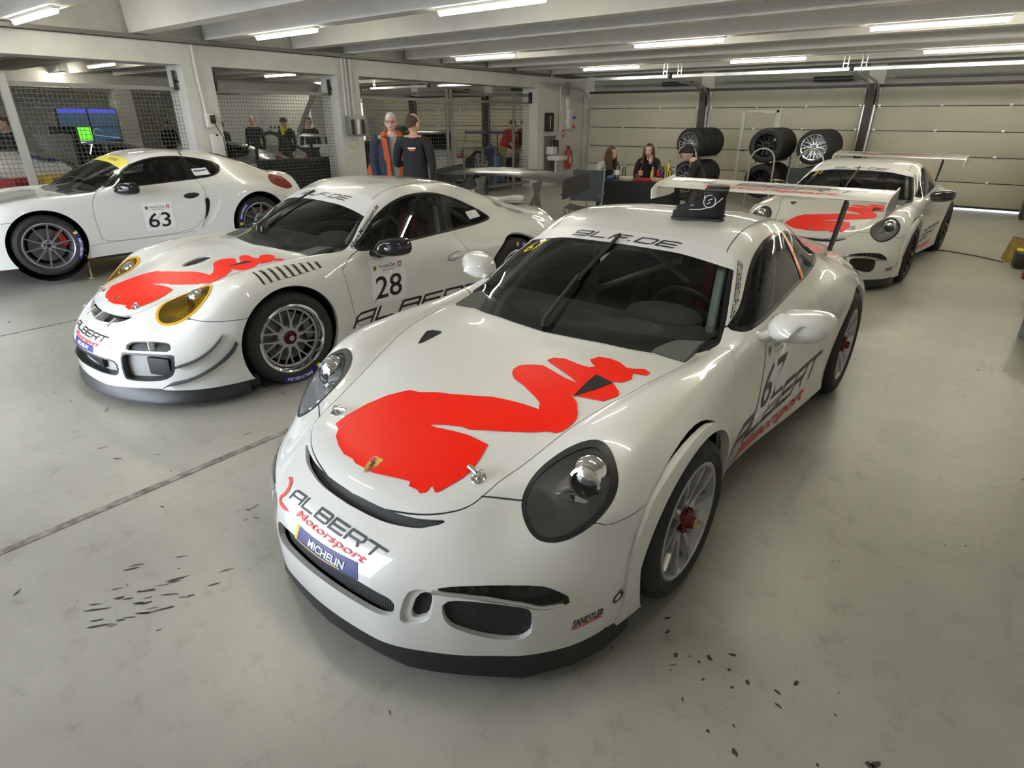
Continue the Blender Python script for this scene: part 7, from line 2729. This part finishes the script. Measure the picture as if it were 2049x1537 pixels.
o = MB().tube([(-10.9, 1.7, .98), (-10.9, 2.1, 1.0), (-10.85, 2.45, .95), (-10.8, 2.60, .7), (-10.8, 2.62, .03)], .018, 8).obj('blue_hose', mat('hose_blue', (.10, .24, .48), .5))
thing(o, 'light blue hose hanging over the red tool chest', 'hose')
# white and red racing saloon nose behind the left post
r = empty('racing_saloon', (-12.75, 3.05, 0), 2.0, 'white and red racing car bonnet with blue stripe behind the left post', 'car')
sv = MB()
vs = []
st = [(-.5, .55, .72), (-.40, .74, .98), (-.1, .80, 1.10), (.3, .82, 1.16), (.35, .80, 1.18), (.9, .66, 1.45), (1.8, .64, 1.46), (2.4, .72, 1.1), (2.8, .74, 1.0), (2.9, .70, .60)]
for y, w, z in st:
    vs += [(-w, y, .20), (-w * 1.02, y, z * .6), (-w * .92, y, z - .04), (-w * .5, y, z), (w * .5, y, z), (w * .92, y, z - .04), (w * 1.02, y, z * .6), (w, y, .20)]
sv.add(vs, [(i * 8 + k, i * 8 + k + 1, (i + 1) * 8 + k + 1, (i + 1) * 8 + k) for i in range(len(st) - 1) for k in range(7)])
sv.add(vs, [tuple(range(8)), tuple(range(len(vs) - 8, len(vs)))], 0, False)
sv.obj('bodywork', WHTV, r)
MB().box((.0, -.50, .78), (1.1, .04, .16), bevel=.01).obj('nose_band', mat('chest_red'), r)
MB().box((.45, -.05, 1.12), (.40, .4, .02), rot=(.15, .2, 0)).obj('blue_stripe', BLUV, r)
MB().box((0, .62, 1.33), (1.2, .02, .50), rot=(-1.1, 0, 0)).obj('windscreen', GLOSSB, r)
for sx in (-1, 1):
    for y in (.05, 2.2):
        MB().lathe([(.10, -.10), (.2, -.11), (.30, -.09), (.31, 0), (.30, .09), (.2, .11), (.10, .10)], 22, Matrix.Translation((sx * .80, y, .31)) @ ZX).obj('wheel', RUBBER, r)

# hatchback with red and blue lettering
r = empty('hatchback', (-11.75, 11.55, 0), .80, 'white and dark hatchback rear with red FH-R lettering behind the standing men', 'car')
sv = MB()
vs = []
st = [(-.02, .80, .62, 0), (.0, .84, .88, 0), (.10, .82, .96, 0), (.42, .66, 1.36, 0), (.9, .64, 1.42, 0), (1.5, .66, 1.38, 0), (2.0, .74, 1.0, 0), (2.7, .78, .86, 0), (2.9, .66, .60, 0)]
for y, w, z, _ in st:
    vs += [(-w * .96, y, .22), (-w * 1.03, y, min(z * .62, .62)), (-w, y, min(z - .05, .90)), (-w * .84, y, z - .02), (0, y, z), (w * .84, y, z - .02), (w, y, min(z - .05, .90)), (w * 1.03, y, min(z * .62, .62)), (w * .96, y, .22)]
sv.add(vs, [(i * 9 + k, i * 9 + k + 1, (i + 1) * 9 + k + 1, (i + 1) * 9 + k) for i in range(len(st) - 1) for k in range(8)])
sv.add(vs, [tuple(range(9)), tuple(range(len(vs) - 9, len(vs)))], 0, False)
sv.obj('bodywork', mat('hatch_white', (.56, .57, .57), .35, coat=.8), r)
MB().box((0, .245, 1.17), (1.16, .02, .46), rot=(-.64, 0, 0), bevel=.008).obj('rear_window', GLOSSB, r)
MB().box((0, .22, 1.41), (1.22, .34, .035), rot=(.12, 0, 0), bevel=.01).obj('roof_spoiler', DARKP, r)
MB().box((0, -.03, .36), (1.62, .10, .28), bevel=.03).obj('bumper', mat('hatch_white'), r)
for sx in (-1, 1):
    MB().box((sx * .76, .01, .84), (.16, .10, .13), bevel=.02).obj('tail_lamp', mat('tail_lens'), r)
    for y in (.65, 2.3):
        MB().lathe([(.10, -.10), (.2, -.11), (.30, -.09), (.31, 0), (.30, .09), (.2, .11), (.10, .10)], 22, Matrix.Translation((sx * .76, y, .31)) @ ZX).obj('wheel', RUBBER, r)
Vt, Tt = text2d('FH-R', .17, 0, .02, 0)
MB().add([(x - .33, -.022, .60 + y) for x, y in Vt], Tt.tolist(), 0, False).obj('rear_lettering', mat('letter_orange_red', (.60, .10, .03), .5), r)
Vt, Tt = text2d('KREMER K.RACING', .07, 0, .01, 0)
MB().add([(x - .36, -.004, .80 + y) for x, y in Vt], Tt.tolist(), 0, False).obj('small_lettering', BLUV, r)
MB().box((.05, -.012, .50), (.72, .006, .012)).box((.05, -.012, .47), (.72, .006, .008)).obj('red_line', mat('letter_orange_red'), r)

# single-seater with a blue wing, being worked on
r = empty('single_seater', (-12.1, 14.45, 0), .75, 'single-seater with a wide blue rear wing beyond the posts', 'car')
MB().box((0, 0, 1.36), (1.55, .34, .05), rot=(.1, 0, 0), bevel=.02).obj('wing', mat('wing_blue', (.045, .055, .22), .35, coat=.6), r)
for sx in (-1, 1):
    MB().box((sx * .77, 0, 1.26), (.02, .42, .32)).obj('end_plate', mat('wing_blue'), r)
    MB().box((sx * .18, .08, 1.08), (.03, .10, .56)).obj('wing_post', SATIN, r)
    MB().lathe([(.10, -.18), (.2, -.19), (.30, -.17), (.32, 0), (.30, .17), (.2, .19), (.10, .18)], 24, Matrix.Translation((sx * .60, .45, .33)) @ ZX).obj('wheel', RUBBER, r)
b = MB()
st = [(.10, .30, .45, .24), (.4, .42, .55, .34), (.7, .34, .60, .40), (1.0, .30, .50, .28), (1.4, .16, .38, .14), (1.7, .08, .30, .07)]
vs = []
for y, rx, cz, rz_ in st:
    for k in range(12):
        a = 2 * PI * k / 12
        vs.append((rx * math.cos(a), y, cz + rz_ * math.sin(a)))
b.add(vs, [(i * 12 + k, i * 12 + (k + 1) % 12, (i + 1) * 12 + (k + 1) % 12, (i + 1) * 12 + k) for i in range(len(st) - 1) for k in range(12)])
b.add(vs, [tuple(range(12)), tuple(range(len(vs) - 12, len(vs)))])
b.obj('bodywork', mat('wing_blue'), r)

# blue cans, trolley with a wheel, crates, hose coil
for i, (x, y, z0, lb) in enumerate([(-10.80, 13.10, .445, 'blue jerrycan standing on the cart beside the last pillar'), (-10.80, 13.10, .14, 'blue jerrycan on the floor under the cart')]):
    r = empty('jerrycan', (x, y, z0), .4, lb, 'jerrycan', 'blue jerrycans')
    MB().box((0, 0, .19), (.26, .34, .38), bevel=.04).obj('can', mat('can_blue', (.02, .11, .30), .45), r)
    MB().tube([(0, -.10, .37), (0, -.08, .45), (0, .06, .45), (0, .10, .38)], .016, 8).obj('handle', mat('can_blue'), r)
    MB().cyl((0, .13, .36), (0, .13, .43), .03).obj('cap', SATIN, r)
r = empty('work_cart', (-10.80, 13.0, 0), .0, 'low work cart with cases beside the last pillar', 'cart')
for z in (.42, .12):
    MB().box((0, 0, z), (.46, .70, .03)).obj('shelf', GREYST, r)
for sx in (-1, 1):
    for sy in (-1, 1):
        MB().cyl((sx * .21, sy * .32, 0), (sx * .21, sy * .32, .44), .018, n=8).obj('leg', GREYST, r)
r = empty('frame_cart', (-10.86, 12.45, 0), .0, 'grey tube frame trolley holding a silver wheel beyond the posts', 'trolley')
fr = MB()
for sx in (-.35, .35):
    for sy in (-.25, .25):
        MB().box((sx, sy, .52), (.04, .04, 1.04)).obj('upright', GREYST, r)
for z in (.12, .45, 1.02):
    MB().box((0, -.25, z), (.74, .03, .03)).obj('rail', GREYST, r)
    MB().box((0, .25, z), (.74, .03, .03)).obj('rail', GREYST, r)
    MB().box((0, 0, z), (.70, .52, .012)).obj('shelf', SATIN, r)
w = loose_wheel((-10.80, 12.45, .70), -.6, SILVER, .24, .22, 'silver wheel resting in the grey frame trolley', 'wheel in the trolley')
for i, (x, y, sx, sy, sz, m, lb) in enumerate([(-11.0, 9.7, .42, .30, .22, mat('cardboard', (.36, .26, .12), .8), 'cardboard box on the floor behind the carbon wing, left'), (-10.95, 10.1, .40, .30, .30, mat('cardboard'), 'taller cardboard box on the floor behind the carbon wing'), (-10.8, 10.75, .30, .4, .20, mat('case_green', (.03, .06, .04), .6), 'long dark green case behind the hose coil'), (-10.75, 11.45, .30, .4, .20, SATIN, 'long black case right of the hose coil'), (-10.75, 10.42, .18, .18, .16, mat('box_cream', (.50, .46, .30), .7), 'small cream box beyond the mesh')]):
    q = empty('storage_box', (x, y, 0), .1 * i, lb, 'box')
    MB().box((0, 0, sz / 2), (sx, sy, sz), bevel=.012).obj('box_body', m, q)
    MB().box((0, 0, sz + .006), (sx * 1.02, sy * 1.02, .012)).obj('lid', m, q)
hs = MB()
for k in range(6):
    R_ = .26 + .012 * k
    hs.tube([(-9.35 + .05 * k - .1, 10.55 + R_ * math.cos(a), .30 + R_ * math.sin(a) + (.0 if R_ < .295 else .03)) for a in [2 * PI * i / 26 for i in range(26)]], .018, 6, closed=True)
o = hs.obj('hose_coil', SATIN)
thing(o, 'coil of thick black hose leaning by the carbon wing', 'hose')
# orange jacket hanging and box by the men
r = empty('hanging_jacket', (-7.55, 6.35, 0), .8, 'orange and navy jacket hanging on a stand left of the grey-haired man', 'jacket')
MB().cyl((0, .02, 0), (0, .02, 1.25), .015, n=8).box((0, .02, .015), (.4, .4, .03)).obj('stand_pole', SATIN, r)
MB().add([(-.16, -.02, .70), (.14, -.02, .66), (.16, -.03, 1.10), (.06, 0, 1.26), (-.10, 0, 1.24), (-.2, -.03, 1.0), (-.16, .06, .70), (.14, .06, .66), (.16, .07, 1.10), (.06, .05, 1.26), (-.10, .05, 1.24), (-.2, .07, 1.0)], [(0, 1, 2, 3, 4, 5), (11, 10, 9, 8, 7, 6), (0, 6, 7, 1), (1, 7, 8, 2), (2, 8, 9, 3), (3, 9, 10, 4), (4, 10, 11, 5), (5, 11, 6, 0)], 0, True).obj('jacket_shell', ORANGE, r)
MB().box((0, .03, 1.20), (.26, .12, .10), bevel=.03).obj('jacket_collar', NAVY, r)
# grey overhead unit with red box on the wall of the next bay
r = empty('tool_trolley', (-15.3, 13.9, 0), .3, 'red topped tool trolley with black machine behind the grey-haired man', 'tool trolley')
MB().box((0, 0, .62), (.9, .5, 1.18), bevel=.02).obj('body', mat('chest_red'), r)
MB().box((-.1, 0, 1.36), (.45, .35, .28), bevel=.03).obj('machine', SATIN, r)
MB().box((0, 0, .02), (.85, .45, .04)).obj('plinth', SATIN, r)
r = empty('leaning_panel', (-13.3, 11.2, 0), .5, 'tall grey slanted panel behind the grey-haired man', 'panel')
MB().add([(-.05, -.5, 0), (-.05, .6, 0), (-.05, .35, 1.35), (-.05, -.2, 1.75), (-.05, -.45, 1.75), (.02, -.5, 0), (.02, .6, 0), (.02, .35, 1.35), (.02, -.2, 1.75), (.02, -.45, 1.75)], [(0, 1, 2, 3, 4), (9, 8, 7, 6, 5), (0, 5, 6, 1), (1, 6, 7, 2), (2, 7, 8, 3), (3, 8, 9, 4), (4, 9, 5, 0)], 0, False).obj('sheet', mat('sheet_grey', (.34, .34, .33), .5), r)
# daylight through the open front: a portal only guides the sky sampling
_P = bpy.data.lights.new('sky_portal', 'AREA')
_P.shape = 'RECTANGLE'
_P.size, _P.size_y = 6.7, 2.76
_P.cycles.is_portal = True
_o = bpy.data.objects.new('sky_portal', _P)
COL.objects.link(_o)
_o.location = (-6.65, YF - .25, 1.38)
_o.rotation_euler = (PI / 2, 0, 0)
